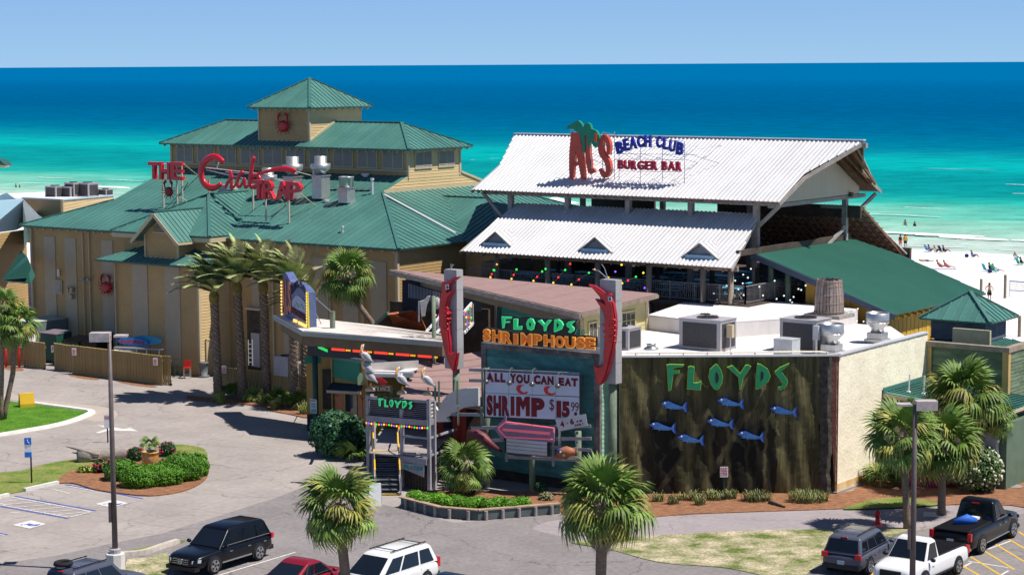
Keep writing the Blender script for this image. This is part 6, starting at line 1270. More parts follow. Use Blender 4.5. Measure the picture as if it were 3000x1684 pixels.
for x0,yb,tp in ((630,245,92),(875,258,95),(1115,272,102),(1388,290,140)):
    l_=thing("gooseneck_lamp","round-headed gooseneck lamp over the %s of the billboard" % {630:"left edge",875:"word YOU",1115:"word CAN",1388:"word EAT"}[x0],"lamp",onb(x0,yb,.3),"gooseneck lamps along the billboard top");P=[onb(x0+55,tp+40,0),onb(x0+30,tp,.2),onb(x0+5,tp+20,.42),onb(x0,yb -30,.45)]
    part(MB().tube(P,.018,6),"arm",steelb,l_);part(MB().blob(onb(x0,yb,.45),(.14,.14,.13),10,7),"lamp_head",M("lamp_metal",(.16,.15,.16),.3,.5,metal=.6),l_,True)
pa=thing("pink_arrow_sign","faded pink neon arrow pointing left below the billboard","arrow sign",onb(1040,800));part(MB().prism([onb(x,y,.1) for x,y in ((730,735),(855,600),(850,680),(1365,725),(1360,880),(830,830),(825,870))],bn_*.22),"arrow_box",M("arrow_violet",(.27,.17,.27),.6,.3,var=.2,vs=2),pa)
pk_=M("pink_tube",(.75,.13,.20),.5,.3,emit=(1,.25,.3),es=.12)
for pts in (((760,735),(840,670),(1345,735),(1345,780)),((760,745),(835,830),(1335,855)),((805,745),(1310,785),(1305,800),(810,755))):part(MB().tube([onb(x,y,.34) for x,y in pts],.045,6),"neon_tube",pk_,pa)
ml=thing("marquee_letter_board","blank white letter board with four ruled rows under the pink arrow","letter board",onb(1060,940));part(MB().prism([onb(838,990,.1),onb(1302,1035,.1),onb(1302,880,.1),onb(838,840,.1)],bn_*.16),"board_box",blackm,ml)
for k in range(4):y0=843+k*38;part(MB().prism([onb(845,y0+34,.27),onb(1275,y0+34+40,.27),onb(1275,y0+40,.27),onb(845,y0,.27)],bn_*.01),"letter_row",M("board_white",(.50,.56,.62),.4,.4),ml);part(MB().bar(onb(845,y0+36,.29),onb(1275,y0+76,.29),.02,.025),"rail",M("rail_orange",(.45,.16,.05)),ml)
tm=thing("time_sign","small tilted white sign reading 4-6 pm DAILY","sign",onb(1530,680));part(MB().prism([onb(x,y,.12) for x,y in ((1365,645),(1685,585),(1705,710),(1398,770))],bn_*.03),"sign_board",M("card_white",(.52,.54,.58),.5,.4),tm)
tr=(onb(1685,585) -onb(1365,645)).normalized();tu=ZX*1.0 -tr*tr.z;tu.normalize()
for s_,x,y,h,w in (("4",1422,728,.30,.2),("-",1480,690,.3,.1),("6",1525,700,.30,.2),("P",1592,680,.11,.1),("M",1622,672,.11,.13)):put=put_letter(s_,onb(x,y,.16),tr,tu,bn_,w,h if s_ != "-" else .03,.045,.012);part(put,"letter",brl,tm)
part(word("DAILY",onb(1572,718,.16),tr,tu,bn_,.48,.11,.03,.012),"letters",brl,tm)
ff=thing("wooden_fish_sculpture","carved brown fish with blue head and white fins on the battens","fish figure",onb(1500,1000));part(MB().tube([onb(1370,1035,.25),onb(1420,1000,.3),onb(1490,985,.3),onb(1560,985,.25),onb(1600,975,.2)],[.1,.26,.3,.18,.05],10),"fish_body",M("fish_brown",(.35,.13,.07),.6,.3,var=.2,vs=3),ff,True)
part(MB().blob(onb(1418,985,.42),(.16,.12,.17)),"fish_head",M("fish_head_blue",(.02,.06,.3)),ff,True);part(MB().blob(onb(1415,990,.56),(.055,.03,.055)),"eye",M("pale_eye",(.6,.65,.35)),ff);part(MB().blob(onb(1455,1020,.55),(.08,.04,.08)),"cheek",M("pale_spot",(.5,.55,.3)),ff)
for pts in (((1560,940),(1605,930),(1600,985)),((1530,1020),(1620,1045),(1590,1065),(1480,1070)),((1430,1060),(1480,1075),(1440,1078))):part(MB().prism([onb(x,y,.3) for x,y in pts],bn_*.04),"fin",M("fin_cream",(.5,.5,.36)),ff)
pf=thing("red_fish_sculpture","long dark red fish sculpture behind the small palm","fish figure",onb(600,860,-.3));part(MB().tube([onb(430,770,-.3),onb(520,790,-.3),onb(600,840,-.3),onb(680,905,-.3),onb(800,990,-.3)],[.06,.25,.28,.18,.05],10),"fish_body",M("fish_maroon",(.14,.03,.04),.5,.3,var=.3,vs=3),pf,True)
# big white arrow
wa_=thing("white_arrow_sign","big curved white perforated arrow pointing down to the stair","arrow sign",atw(*z3(1150,350),82.1));P=[atw(*z3(x,y),82.0) for x,y in ((985,325),(1022,370),(1060,280),(1120,205),(1200,158),(1320,132),(1446,128),(1448,322),(1380,325),(1290,340),(1200,390),(1110,445),(1145,487),(982,490))]
part(MB().prism(P,WX*.18),"arrow_panel",M("perforated_white",(.60,.60,.62),.6,.3,var=.3,vs=28,fine=.2),wa_)
# ---- FLOYDS SHRIMP HOUSE letters over the wall
hs=thing("house_name_sign","green letters over longer orange letters on black backing above the planks","sign",L(-60,83.2,7.4));HW=83.3
FH={"F":[(890,628),(1010,632),(1000,655),(930,660),(928,685),(985,684),(980,702),(928,705),(918,765),(900,768)],"L":[(1030,655),(1080,655),(1078,745),(1132,738),(1125,785),(1030,782)],"O":[(1225,650),(1255,655),(1282,710),(1265,780),(1235,795),(1195,775),(1180,715),(1200,665)],"Y":[(1315,680),(1355,665),(1395,715),(1440,670),(1478,672),(1420,745),(1410,800),(1390,800),(1385,745)],"D":[(1512,665),(1560,660),(1600,690),(1618,730),(1595,780),(1520,812),(1506,808)],"S":[(1752,678),(1680,690),(1652,715),(1660,745),(1700,775),(1672,810),(1700,822),(1740,795),(1745,765),(1705,725),(1740,695)]}
part(MB().prism([atw(*z5t(x,y),HW+.06) for x,y in ((880,605),(960,602),(1100,640),(1180,628),(1290,640),(1490,652),(1620,655),(1780,668),(1755,710),(1765,780),(1740,840),(1650,850),(1400,825),(1180,812),(900,785),(885,740))],WX*.1),"backing",blackm,hs)
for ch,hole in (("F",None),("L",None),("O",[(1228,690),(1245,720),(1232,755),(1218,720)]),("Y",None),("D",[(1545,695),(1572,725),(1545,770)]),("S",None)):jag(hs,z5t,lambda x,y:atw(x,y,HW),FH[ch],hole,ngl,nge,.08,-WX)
ora=M("orange_letter_glow",(.62,.16,.02),.4,.4,var=.2,vs=2,emit=(1,.2,.01),es=.12);orb=M("orange_edge_glow",(.85,.42,.08),.4,.4,emit=(1,.4,.05),es=.25)  # slight emission brightens these unlit letters on the shaded front
part(MB().prism([atw(*z5t(x,y),HW+.05) for x,y in ((665,780),(700,755),(780,770),(900,790),(1080,820),(1250,805),(1400,830),(1560,840),(1760,845),(1880,850),(2000,870),(2005,960),(1980,1025),(1850,1010),(1600,1000),(1300,985),(1000,960),(760,925),(680,905),(660,850))],WX*.1),"backing",blackm,hs)
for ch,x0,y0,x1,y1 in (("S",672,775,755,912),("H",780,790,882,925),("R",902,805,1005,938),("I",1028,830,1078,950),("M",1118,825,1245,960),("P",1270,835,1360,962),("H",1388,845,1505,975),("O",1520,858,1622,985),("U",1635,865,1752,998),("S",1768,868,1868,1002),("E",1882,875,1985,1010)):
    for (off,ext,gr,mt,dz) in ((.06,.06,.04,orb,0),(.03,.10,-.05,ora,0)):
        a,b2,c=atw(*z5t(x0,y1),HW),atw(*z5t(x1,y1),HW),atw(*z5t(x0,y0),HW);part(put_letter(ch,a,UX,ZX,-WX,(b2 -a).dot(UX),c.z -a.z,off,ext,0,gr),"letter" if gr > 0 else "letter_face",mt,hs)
# ---- towers with giant shrimp
twm=M("tower_grey_sheet",(.33,.32,.32),.5,.4,var=.15,vs=1,stretch=(1,1,.3),fine=.05);shr=M("shrimp_red",(.55,.02,.018),.35,.5,var=.25,vs=1.2);shd=M("shrimp_dark_red",(.32,.012,.03),.4,.4,var=.2)
SL=[(412,158),(350,165),(285,218),(210,222),(200,260),(208,300),(182,420),(168,600),(176,720),(200,860),(235,1020),(275,1150),(318,1250),(350,1280),(372,1190),(388,1055),(345,1062),(300,1050),(302,950),(288,830),(280,730),(292,700),(270,668),(300,655),(272,620),(305,590),(270,560),(262,500),(290,400),(355,308),(285,330),(262,348),(300,262),(345,215)]
SR=[(1936,250),(2000,268),(2065,310),(2120,352),(2180,352),(2196,380),(2182,402),(2222,480),(2246,620),(2250,760),(2238,900),(2210,1050),(2178,1180),(2150,1290),(2110,1385),(2065,1430),(2028,1400),(1996,1250),(1996,1192),(2050,1208),(2105,1200),(2108,1050),(2122,900),(2108,860),(2135,840),(2095,800),(2130,760),(2080,715),(2125,700),(2110,600),(2070,510),(2040,470),(2010,418),(2080,440),(2140,492),(2110,440),(2055,385),(1990,310)]
for (w_,u0,u1,zb,zt,poly,lab,bx) in ((84.0,-66.65,-65.8,5.6,10.9,SL,"left",None),(82.2,-55.45,-54.52,6.05,11.18,SR,"right",None)):
    t=thing("sign_tower","grey sheet-metal box tower on a green post, %s of the mauve roof" % ("left" if lab == "left" else "right"),"sign tower",L(u0,w_,0));h=(zt -zb)/5
    for k in range(5):part(MB().lb(u0,u1,w_,w_+.55,zb+k*h+.01,zb+(k+1)*h -.01),"sheet_panel",twm,t)
    part(MB().lb(u0+.02,u1 -.02,w_+.02,w_+.53,zb,zt),"core",twm,t)
    uc=(u0+u1)/2+.1;part(MB().tube([L(uc,w_+.3,0),L(uc,w_+.3,zb)],.2,10),"post",woodgreen,t,True)
    f_=thing("giant_shrimp","giant red shrimp sculpture hung on the %s grey tower" % lab,"shrimp sculpture",L(u0,w_ -.2,zb),"giant red shrimps on the towers")
    P=[atw(*z5t(x,y),w_ -.1) for x,y in poly];part(MB().prism(P,-WX*.2),"shrimp_body",shd,f_);c=sum(P,Vector())/len(P);n_=len(P);Q=[]
    ar=sum((P[i -1].cross(P[i])).dot(-WX) for i in range(n_));s_=1 if ar > 0 else -1
    for i in range(n_):
        d1,d2=(P[i] -P[i -1]).normalized(),(P[(i+1) % n_] -P[i]).normalized();b2=((-WX).cross(d1)+(-WX).cross(d2))*s_;Q.append(P[i]+b2*.035 -WX*.2)
    part(MB().prism(Q,-WX*.06),"shell_face",shr,f_)
    for k in range(5):
        y=520+k*62 if lab == "left" else 660+k*62;xa,xb=(190,262) if lab == "left" else (2150,2232);part(MB().tube([atw(*z5t(xa,y+20),w_ -.4),atw(*z5t((xa+xb)/2,y),w_ -.44),atw(*z5t(xb,y+25),w_ -.4)],.05,6),"shell_ridge",shr,f_,True)
    ex,ey=(240,285) if lab == "left" else (2155,425);part(MB().prism([atw(*z5t(ex+x,ey+y),w_ -.4) for x,y in ((-20,-28),(22,-30),(26,26),(-16,28))],-WX*.03),"eye_patch",M("eye_white",(.5,.52,.58)),f_);part(MB().blob(atw(*z5t(ex+2,ey),w_ -.45),(.04,.03,.08)),"pupil",blackm,f_)
    for dx,dy in ((-12,-70),(20,-60)) if lab == "left" else ((-170,-130),(-60,-190)):a=L((u0+u1)/2 -.1,w_+.2,zt);part(MB().tube([a,a.lerp(atw(*z5t((300 if lab == "left" else 2120)+dx,(85 if lab == "left" else 205)+dy),w_),.6)+ZX*.12,atw(*z5t((300 if lab == "left" else 2120)+dx,(85 if lab == "left" else 205)+dy),w_)],.02,5),"antenna",steelb,f_)
# rusty hipped roof, white stair and shell figure behind
rr=thing("rusty_roof_hut","low hut with rust-red metal roof behind the white canopy","hut",at(1190,1000,0));rz_=5.2
zq=lambda x,y:(1140+x/6.286,770+y/6.286)
Pa,Pb,Pc,Pd=at(*zq(-20,925),rz_+1.4),at(*zq(520,850),rz_+1.4),at(*zq(700,1240),rz_),at(*zq(200,1190),rz_)
rust=M("rusty_metal",(.30,.075,.03),.5,.4,col2=(.42,.15,.07),vs=1.5,rnd=.12)
roof(rr,"roof",[Pa,Pb,Pc,Pd],Pd -Pa,.8,rust);part(MB().prism([Pa,Pd,at(*zq(-260,1180),rz_)],YX*.1),"gable_end",wooddark,rr);part(MB().bar(Pa,at(*zq(-300,1180),rz_),.1,.2),"barge_board",M("green_trim"
,(.09,.20,.16)),rr);part(MB().box((Pa+Pb+Pc+Pd)/4 -ZX*(rz_/2+.9),(3.5,3.2,5),rz=-TH),"hut_wall",wooddark,rr)
ws=thing("white_stair","white-railed outdoor stair wound with coloured bulbs","stair",at(1330,960,0));a,b_=at(*zq(1380,1290),4.6),at(*zq(1560,1090),6.0);dl=(b_ -a)
st0,st1=atY(*zq(680,1270),117),atY(*zq(960,960),118.2);s2,s3=atY(*zq(1380,900),117),atY(*zq(1520,740),118)
for (p,q_) in ((st0,st1),(s2 -ZX*.0,s3),(atY(*zq(1385,1290),117),atY(*zq(1560,1100),118)),(atY(*zq(870,1290),117),atY(*zq(985,1180),117.6))):part(MB().bar(p,q_,.08,.14),"stair_rail",white,ws)
for k in range(7):x=1395+k*26;part(MB().bar(atY(*zq(x,1250 -k*25),117.3),atY(*zq(x,890 -k*22),117.3),.035),"baluster",white,ws)
for k in range(5):x=860+k*24;part(MB().bar(atY(*zq(x,1270 -k*20),117.3),atY(*zq(x,1060 -k*20),117.3),.035),"baluster",white,ws)
for k,(x,y) in enumerate(((858,962),(912,965),(925,990),(1405,905),(1462,855),(1515,800),(1380,945),(1420,1000),(1470,1005),(1515,1010),(1410,1130),(1448,1110),(1500,1105))):part(MB().blob(atY(*zq(x,y),117.1),(.05,.05,.06),6,4),"light_bulb",lightcols[k % 5],ws)
gp_=thing("green_post","dark green round post rising behind the white canopy","post",at(*zq(820,1280),5.6));q_=atY(*zq(825,1285),114);part(MB().tube([Vector((q_.x,q_.y,0)),Vector((q_.x,q_.y,atY(*zq(815,610),114).z))],.11,8),"post_shaft",woodgreen,gp_,True)
oy=thing("oyster_shell_figure","giant grey oyster shell figure beside the green post","shell figure",atY(*zq(640,1000),114.5));part(MB().prism([atY(*zq(x,y),114.3) for x,y in ((570,710),(640,690),(700,625),(760,610),(740,680),(690,800),(660,980),(600,995),(585,900))],YX*.3),"shell",M("oyster",(.42,.40,.38),.8,.2,var=.2,vs=4,bump=1,bs=10),oy);q_=atY(*zq(550,1080),114.6);part(MB().bar(q_,atY(*zq(550,700),114.6),.09),"stand",galv,oy);part(MB().blob(atY(*zq(885,740),114.5),(.2,.2,.35)),"small_shell",M("oyster",(.42,.40,.38)),oy)
# dark porch behind (between the green building and the open pavilion)
bk=thing("back_porch","shaded back porch with white pickets and pale awnings behind the mauve roof","porch",at(1220,860,0));c0=atY(*zq(250,320),126);c1=atY(*zq(1000,600),122)
part(MB().prism([atY(*zq(x,y),125) for x,y in ((240,320),(1700,330),(1700,900),(240,880))],YX*.2),"porch_wall",M("porch_navy",(.02,.025,.04),.7,.3),bk)
for k in range(24):x=360+k*27;part(MB().bar(atY(*zq(x,380+k*8),124.6),atY(*zq(x,640+k*4),124.6),.04),"picket",M("picket_grey",(.25,.28,.36)),bk)
z7b=lambda x,y:(1250+x/3.963,600+y/3.963)
for pts,z in ((((-60,560),(-20,545),(520,575),(320,660),(-180,650)),7.6),):part(MB().prism([at(*z7b(x,y),z) for x,y in pts],-ZX*.15),"pale_awning",whiter,bk);part(MB().bar(at(*z7b(-180,655),z -.1),at(*z7b(310,690),z -.1),.1,.25),"awning_edge",gwm,bk);part(MB().bar(at(*z7b(310,690),z -.1),at(*z7b(640,585),z),.1,.3),"awning_edge",M("slate_fascia",(.05,.07,.11)),bk)
part(MB().bar(at(*z7b(-60,510),8.6),at(*z7b(420,520),8.6),.25,.35),"beam",woodg,bk);q_=at(*z7b(262,630),7.6);part(MB().tube([q_ -ZX*7.5,q_+ZX*1.2],.17,8),"post",woodgreen,bk,True)
part(MB().lb(-82.5,-81.0,108,112,3,8.5),"shutter_wall",M("shutter_brown",(.20,.15,.10),.7,.3),bk);part(MB().lb(-84,-76,100.2,100.4,0,6.5),"lower_wall",wooddark,bk)
# ================================================================== VEGETATION
def leafm(name,c1,c2,vs=3,rnd=.25):return M(name,c1,.55,.3,col2=c2,vs=vs,rnd=rnd)
palmleaf=leafm("sabal_leaf",(.04,.12,.018),(.22,.30,.06),2);palmyel=leafm("sabal_leaf_yellow",(.16,.20,.03),(.36,.32,.08));palmdead=leafm("dead_leaf",(.12,.10,.085),(.26,.21,.16));dateleaf=leafm("date_leaf",(.19,.29,.08),(.52,.53,.25),2);datetip=leafm("date_leaf_pale",(.22,.20,.11),(.42,.34,.22),2)
trunkm=M("palm_trunk",(.16,.115,.085),.9,.1,col2=(.27,.21,.16),vs=4,stretch=(1,1,5),bump=1,bs=8,fine=.2);bootm=M("palm_boots",(.15,.09,.06),.9,.1,col2=(.36,.29,.22),vs=5,rnd=.2)
def fan_leaf(seed,pet=.8,rad=.95,droop=.5,n=24,spread=125):
    rn=random.Random(seed);m=MB();m.tube([(0,0,0),(pet*.5,0,.05),(pet,0,0)],[.022,.016,.012],4,False)
    for i in range(n):
        a=R(-spread+2*spread*(i+.5)/n);r_=rad*(.72+.28*math.cos(a*.7))*rn.uniform(.88,1.06);w=rad*R(spread)*2/n*.62*.5
        fold=(.05 if i % 2 else -.05);ca,sa=math.cos(a),math.sin(a);dr=droop*rn.uniform(.6,1.3);pts=[]
        for t,ww,dz in ((.02,.15,0),(.45,.95,-.04*dr),(.75,.7,-.20*dr),(1.0,.06,-.62*dr)):
            rr=r_*t*(1 -(.14*dr*t*t));cx=Vector((pet+rr*ca,rr*sa,dz*rad+fold*t*.4 -abs(math.sin(a))*.18*t*rad+.1*t*(1 -t)));sd=Vector((-sa,ca,0))*(w*ww);pts += [cx -sd,cx+sd]
        m.add(pts,[(0,1,3,2),(2,3,5,4),(4,5,7,6)])
    return m
FANS=[mesh(fan_leaf(i,.75+.1*(i % 3),.95,d),"frond") for i,d in enumerate((.35,.7,1.05,1.45))]
DEAD=mesh(fan_leaf(9,.4,.8,1.9,14,60),"dead_frond");YELF=[mesh(fan_leaf(20+i,.8,.9,d),"frond") for i,d in enumerate((.9,1.3))]
for me in FANS:me.materials.append(palmleaf)
for me in YELF:me.materials.append(palmyel)
DEAD.materials.append(palmdead)
def place(me,name,parent,loc,az,el,sc,roll=0):
    o=bpy.data.objects.new(name,me);C.objects.link(o);o.parent=parent;o.location=loc
    o.rotation_euler=(Matrix.Rotation(az,4,'Z') @ Matrix.Rotation(-el,4,'Y') @ Matrix.Rotation(roll,4,'X')).to_euler();o.scale=(sc,sc,sc);return o
def trunk(parent,pts,r0,r1,boots=0,seed=0,flare=1.25,bsz=.14):
    P=[Vector(p) for p in pts];P2=[];n=len(P)
    for i in range(n -1):
        for k in range(4):P2.append(P[i].lerp(P[i+1],k/4))
    P2.append(P[-1]);N=len(P2);rn=random.Random(seed)
    rad=[(r0*flare if i == 0 else r0+(r1 -r0)*i/(N -1))*rn.uniform(.95,1.05) for i in range(N)]
    t=part(MB().tube(P2,rad,12),"trunk",trunkm,parent,True)
    if boots:
        m=MB();tot=len(P2) -1
        for k in range(boots):
            f=(k+.5)/boots*tot;i=min(int(f),tot -1);c=P2[i].lerp(P2[i+1],f -i);ax=(P2[i+1] -P2[i]).normalized();r_=rad[i]*.97
            a=k*2.399;d=Vector((math.cos(a),math.sin(a),0));s_=Vector((-d.y,d.x,0));w=bsz*rn.uniform(.8,1.2);h=bsz*rn.uniform(.9,1.3)
            m.add([c+d*r_ -s_*w -ax*h*.6,c+d*r_+s_*w -ax*h*.6,c+d*(r_+bsz*.55) -s_*w*.5+ax*h*.45,c+d*(r_+bsz*.55)+s_*w*.5+ax*h*.45,c+d*r_ -s_*w*.5+ax*h*.5,c+d*r_+s_*w*.5+ax*h*.5],[(0,1,3,2),(2,3,5,4),(0,2,4),(1,5,3)])
        part(m,"leaf_boots",bootm,t,kind="stuff")
    return t
def sabal(lab,base,top,crown_r,n=30,seed=0,r0=.2,mid=None,boots=0,dead=5,group="cabbage palms",lo=-50,wind=0,yel=.2):
    rn=random.Random(seed);base,top=Vector(base),Vector(top);t=thing("palm_tree",lab,"palm tree",base,group)
    pts=[base -ZX*.1]+([Vector(q) for q in mid] if mid else [base.lerp(top,.5)])+[top]
    if top.z -base.z > .3:trunk(t,pts,r0,r0*.85,boots,seed)
    cr=part(MB().lathe([(r0*.8,-.25),(r0*1.5,-.05),(r0*1.6,.15),(r0*.7,.4),(.02,.7)],top,10),"crown",bootm,t);s=crown_r/1.75;o0=top -base
    for i in range(n):
        f=(i+.5)/n;el=R(82+(lo -82)*f ** .85+rn.uniform(-8,8));az=i*2.39996+rn.uniform(-.2,.2);me=FANS[min(3,int(f*3.4+rn.uniform(-.3,.6)) if f > 0 else 0)] if rn.random() > yel*f*1.6 else rn.choice(YELF)
        place(me,"frond",cr,o0+Vector((math.cos(az)*r0*.5,math.sin(az)*r0*.5,.25 -.3*f)),az,el,s*rn.uniform(.85,1.08),rn.uniform(-.5,.5))
    for i in range(dead):az=rn.uniform(0,6.28);place(DEAD,"dead_frond",cr,o0+Vector((math.cos(az)*r0,math.sin(az)*r0,-.2)),az,R(-62+rn.uniform(-12,12)),s*rn.uniform(.55,.8),0)
    return t
def stand(bx,by,cx,cy,dy=0.0,z=0):b_=at(bx,by,z);return b_,atY(cx,cy,b_.y+dy)
b_,c_=stand(1024,1800,992,1492);sabal("cabbage palm nearest the camera, left of the minivan, in front of the stair",b_,c_,1.8,34,1,.22,dead=4,lo=-48,yel=.3)
b_,c_=stand(1757,1810,1765,1488);sabal("large cabbage palm at the bottom centre with a skirt of dead leaves",b_,c_,2.15,40,2,.23,dead=0,lo=-36,yel=.35)
tb_=[o for o in bpy.data.objects if o.get("label","").startswith("large cabbage palm at the bottom")][0];sk_=part(MB().lathe([(.3,-.2),(.33,0),(.3,.1)],c_ -ZX*.75,10),"skirt",palmdead,tb_)
for k in range(26):az=k*2.4;place(DEAD,"dead_frond",sk_,c_ -ZX*(.55+.45*(k % 3)*.5) -b_+Vector((math.cos(az),math.sin(az),0))*.22,az,R(-68+(k % 5)*9),.62,0)
b_,c_=stand(1360,1458,1362,1372,0,.1);sabal("small cabbage palm in the planter below the curved white arrow",b_,c_,1.5,24,3,.16,boots=30,dead=6,yel=.1)
c_=atY(1016,812,127);b_=Vector((c_.x+2.3,127,0));sabal("leaning cabbage palm between the date palms and the rusty roof",b_,c_,1.95,34,4,.2,mid=[b_+Vector((-.1,0,2.0)),atY(1088,942,127),atY(1040,880,127),atY(1022,850,127)],dead=6,lo=-55)
b_,c_=stand(2659,1548,2645,1285);sabal("cabbage palm with bare trunk left of the lamp post on the right",b_,c_,2.0,32,5,.17,yel=.35,lo=-40)
b_,c_=stand(2758,1507,2762,1310);sabal("middle cabbage palm of the right cluster, behind the black pickup",b_,c_,2.2,36,6,.2,yel=.4,lo=-40)
b_,c_=stand(2838,1440,2818,1165);sabal("tallest cabbage palm of the right cluster, against the green plank screen",b_,c_,2.25,38,7,.2,yel=.35,lo=-40)
b_,c_=stand(2888,1432,2908,1222);sabal("slim cabbage palm with a boot-covered trunk in front of the annex door",b_,c_,1.35,20,8,.17,boots=90,dead=2,yel=.2)
b_,c_=stand(2,1232,10,905);sabal("left one of two palms at the left edge of the lawn",b_,c_,1.5,24,9,.15,dead=5)
b_,c_=stand(8,1230,44,955);sabal("right one of two palms at the left edge, trunk leaning over the lawn",b_,c_,1.7,30,10,.17,mid=[at(8,1230,0).lerp(c_,.5)+XX*.25],dead=4)
# feathery date palms bent by the wind
def feather(seed,ln=2.6,wind=Vector((-.8,-.15,0)),el=60,az=0.0):
    rn=random.Random(seed);m=MB();d=Vector((math.cos(az)*math.cos(R(el)),math.sin(az)*math.cos(R(el)),math.sin(R(el))));p=Vector((0,0,0));P=[p.copy()];D=[d.copy()];N=12
    for k in range(N):d=(d+wind*(.06+.02*k/N*3) -ZX*(.012+.011*k)).normalized();p=p+d*(ln/N);P.append(p.copy());D.append(d.copy())
    m.tube(P,[.03*(1 -.85*k/N)+.004 for k in range(N+1)],4,False)
    for k in range(3,N*4+1):
        f=k/(N*4);i=min(int(f*N),N -1);c=P[i].lerp(P[i+1],f*N -i);dd=D[i];s_=dd.cross(ZX).normalized();u_=s_.cross(dd)
        for sg in (-1,1):
            l_=.72*math.sin(math.pi*min(1,f*.85+.1)) ** .7*rn.uniform(.8,1.15)*(ln/2.6);e=(dd*.75+s_*sg*.75+u_*.25+wind*.5 -ZX*.18).normalized();w=dd.cross(e).normalized().cross(e)*.025
            m.add([c -w,c+w,c+e*l_*.6+w*.9 -ZX*.02,c+e*l_*.6 -w*.9 -ZX*.02,c+e*l_ -ZX*.12*l_],[(0,1,2,3),(3,2,4)])
    return m
FEA=[]
for i in range(34):
    el=88 -62*((i+.5)/34) ** .95;az=i*2.39996;me=mesh(feather(i,3.0+.35*math.sin(i),el=el,az=az),"frond");me.materials.append(datetip if i % 4 == 1 else dateleaf);FEA.append(me)
def datepalm(lab,bx,by,tx,ty,sc,rz,seed,dy=0.0):
    b_,c_=stand(bx,by,tx,ty,dy);t=thing("date_palm",lab,"palm tree",b_,"date palms in the straw bed");trunk(t,[b_ -ZX*.1,b_.lerp(c_,.33),b_.lerp(c_,.66),c_],.27,.25,260,seed,1.1,.11)
    cr=part(MB().lathe([(.24,-.6),(.33,-.35),(.34,0),(.22,.25),(.03,.6)],c_,12),"crown",M("crown_heart",(.30,.22,.04),.7,.2,col2=(.12,.10,.05),vs=4),t)
    for i,me in enumerate(FEA):o=bpy.data.objects.new("frond",me);C.objects.link(o);o.parent=cr;o.location=c_ -b_+ZX*.15;o.scale=(sc,)*3;o.rotation_euler=(0,0,rz*.3)
datepalm("leftmost date palm of the wind-blown row, beside the lit yellow wall",640,1168,627,865,.98,.4,1);datepalm("second date palm of the wind-blown row from the left",713,1170,694,838,1.02,-.5,2);datepalm("third date palm of the row, in the middle",782,1166,771,835,1.0,.2,3)
datepalm("fourth date palm of the row, its crown behind the marquee sign",862,1182,858,850,.95,-.2,4);datepalm("rightmost date palm of the row, trunk beside the kiosk post",897,1176,893,905,.88,.6,5,.5)
# palmettos and spiky clumps
def palmetto(lab,x,y,r_,seed,n=9,group="low palmettos under the date palms",z=0.05,ym=0):b_=at(x,y,z);t=thing("palmetto",lab,"palmetto",b_,group);rn=random.Random(seed);cr=part(MB().lathe([(.08,0),(.1,.15),(.02,.3)],b_,6),"stem",bootm,t);[place(FANS[rn.randrange(3)] if rn.random() > ym else YELF[0],"frond",cr,Vector((0,0,.1)),k*2.4,R(rn.uniform(25,80)),r_/1.75*rn.uniform(.8,1.1),rn.uniform(-.3,.3)) for k in range(n)];return t
for k,(x,y,r_,lab) in enumerate(((655,1160,.9,"at the foot of the first date palm"),(690,1160,1.2,"between the first and second date palms"),(742,1172,.95,"just right of the second date palm"),(815,1180,1.1,"right of the third date palm"),(838,1190,.8,"left of the fourth date palm's foot"),(882,1188,1.3,"tall one between the last two date palms"),(730,1178,.55,"smallest one, right of the second date palm"))):palmetto("low green palmetto "+lab,x,y,r_,40+k,10,ym=.3)
palmetto("palmetto in front of the dark bush by the stair",1035,1345,1.25,60,10,"low palmettos by the stair");palmetto("scrubby palmetto against the foot of the cream wall",2582,1418,1.3,61,16,"low palmettos by the stair",ym=.4);palmetto("tiny palm sprout left of the planter palm",1328,1448,.5,62,5,"low palmettos by the stair",.1);palmetto("palmetto leaf clump at the left foot of the left-edge palms",12,1060,.6,63,8,"low palmettos by the stair")
def tuft(lab,x,y,w,h,n,seed,mats,group,z=.05,name="grass_clump",cat="plant"):
    rn=random.Random(seed);b_=at(x,y,z);t=MB()
    for i in range(n):
        a=rn.uniform(0,6.283);rr=w*rn.random() ** .5;o=b_+Vector((math.cos(a)*rr*1.0,math.sin(a)*rr*.55,0));d=Vector((math.cos(a),math.sin(a),0))*rn.uniform(.1,.6)+Vector((rn.uniform(-.2,.2),rn.uniform(-.2,.2),0));l_=h*rn.uniform(.55,1.3)*(1.15 -.45*rr/w);s_=Vector((-d.y,d.x,0)).normalized()*.022 if d.length > 1e-3 else XX*.02
        p1,p2,p3=o+ZX*l_*.55+d*l_*.3,o+ZX*l_*.85+d*l_*.75,o+ZX*l_*.5+d*l_*1.35;t.add([o -s_,o+s_,p1 -s_,p1+s_,p2 -s_*.7,p2+s_*.7,p3],[(0,1,3,2),(2,3,5,4),(4,5,6)])
    return single(t,name,mats,lab,cat,group)
lir=leafm("liriope_leaf",(.06,.13,.02),(.34,.31,.13),7);yuc=leafm("yucca_leaf",(.10,.16,.03),(.30,.32,.10),4)
lg_="spiky grass clumps along the mural wall"
for k,(x,y,w,h,n,lab) in enumerate(((1928,1468,.28,.5,70,"small upright clump, first from the left along the mural"),(1971,1475,.28,.5,70,"second clump along the mural, under the lowest letters"),(2000,1464,.22,.4,45,"low clump between the second and third along the mural"),(2036,1464,.38,.5,110,"third clump along the mural, bushier"),(2050,1478,.25,.45,60,"forward clump standing out of the row"),(2092,1462,.55,.5,150,"wide clump just left of the no parking sign"),(2140,1460,.3,.5,80,"clump just right of the no parking sign"),(2216,1466,.75,.55,230,"wide drooping clump before the middle of the right half"),(2368,1468,.98,.6,340,"widest drooping clump at the right end of the mural"))):tuft(lab,x,y,w,h,n,80+k,lir,lg_)
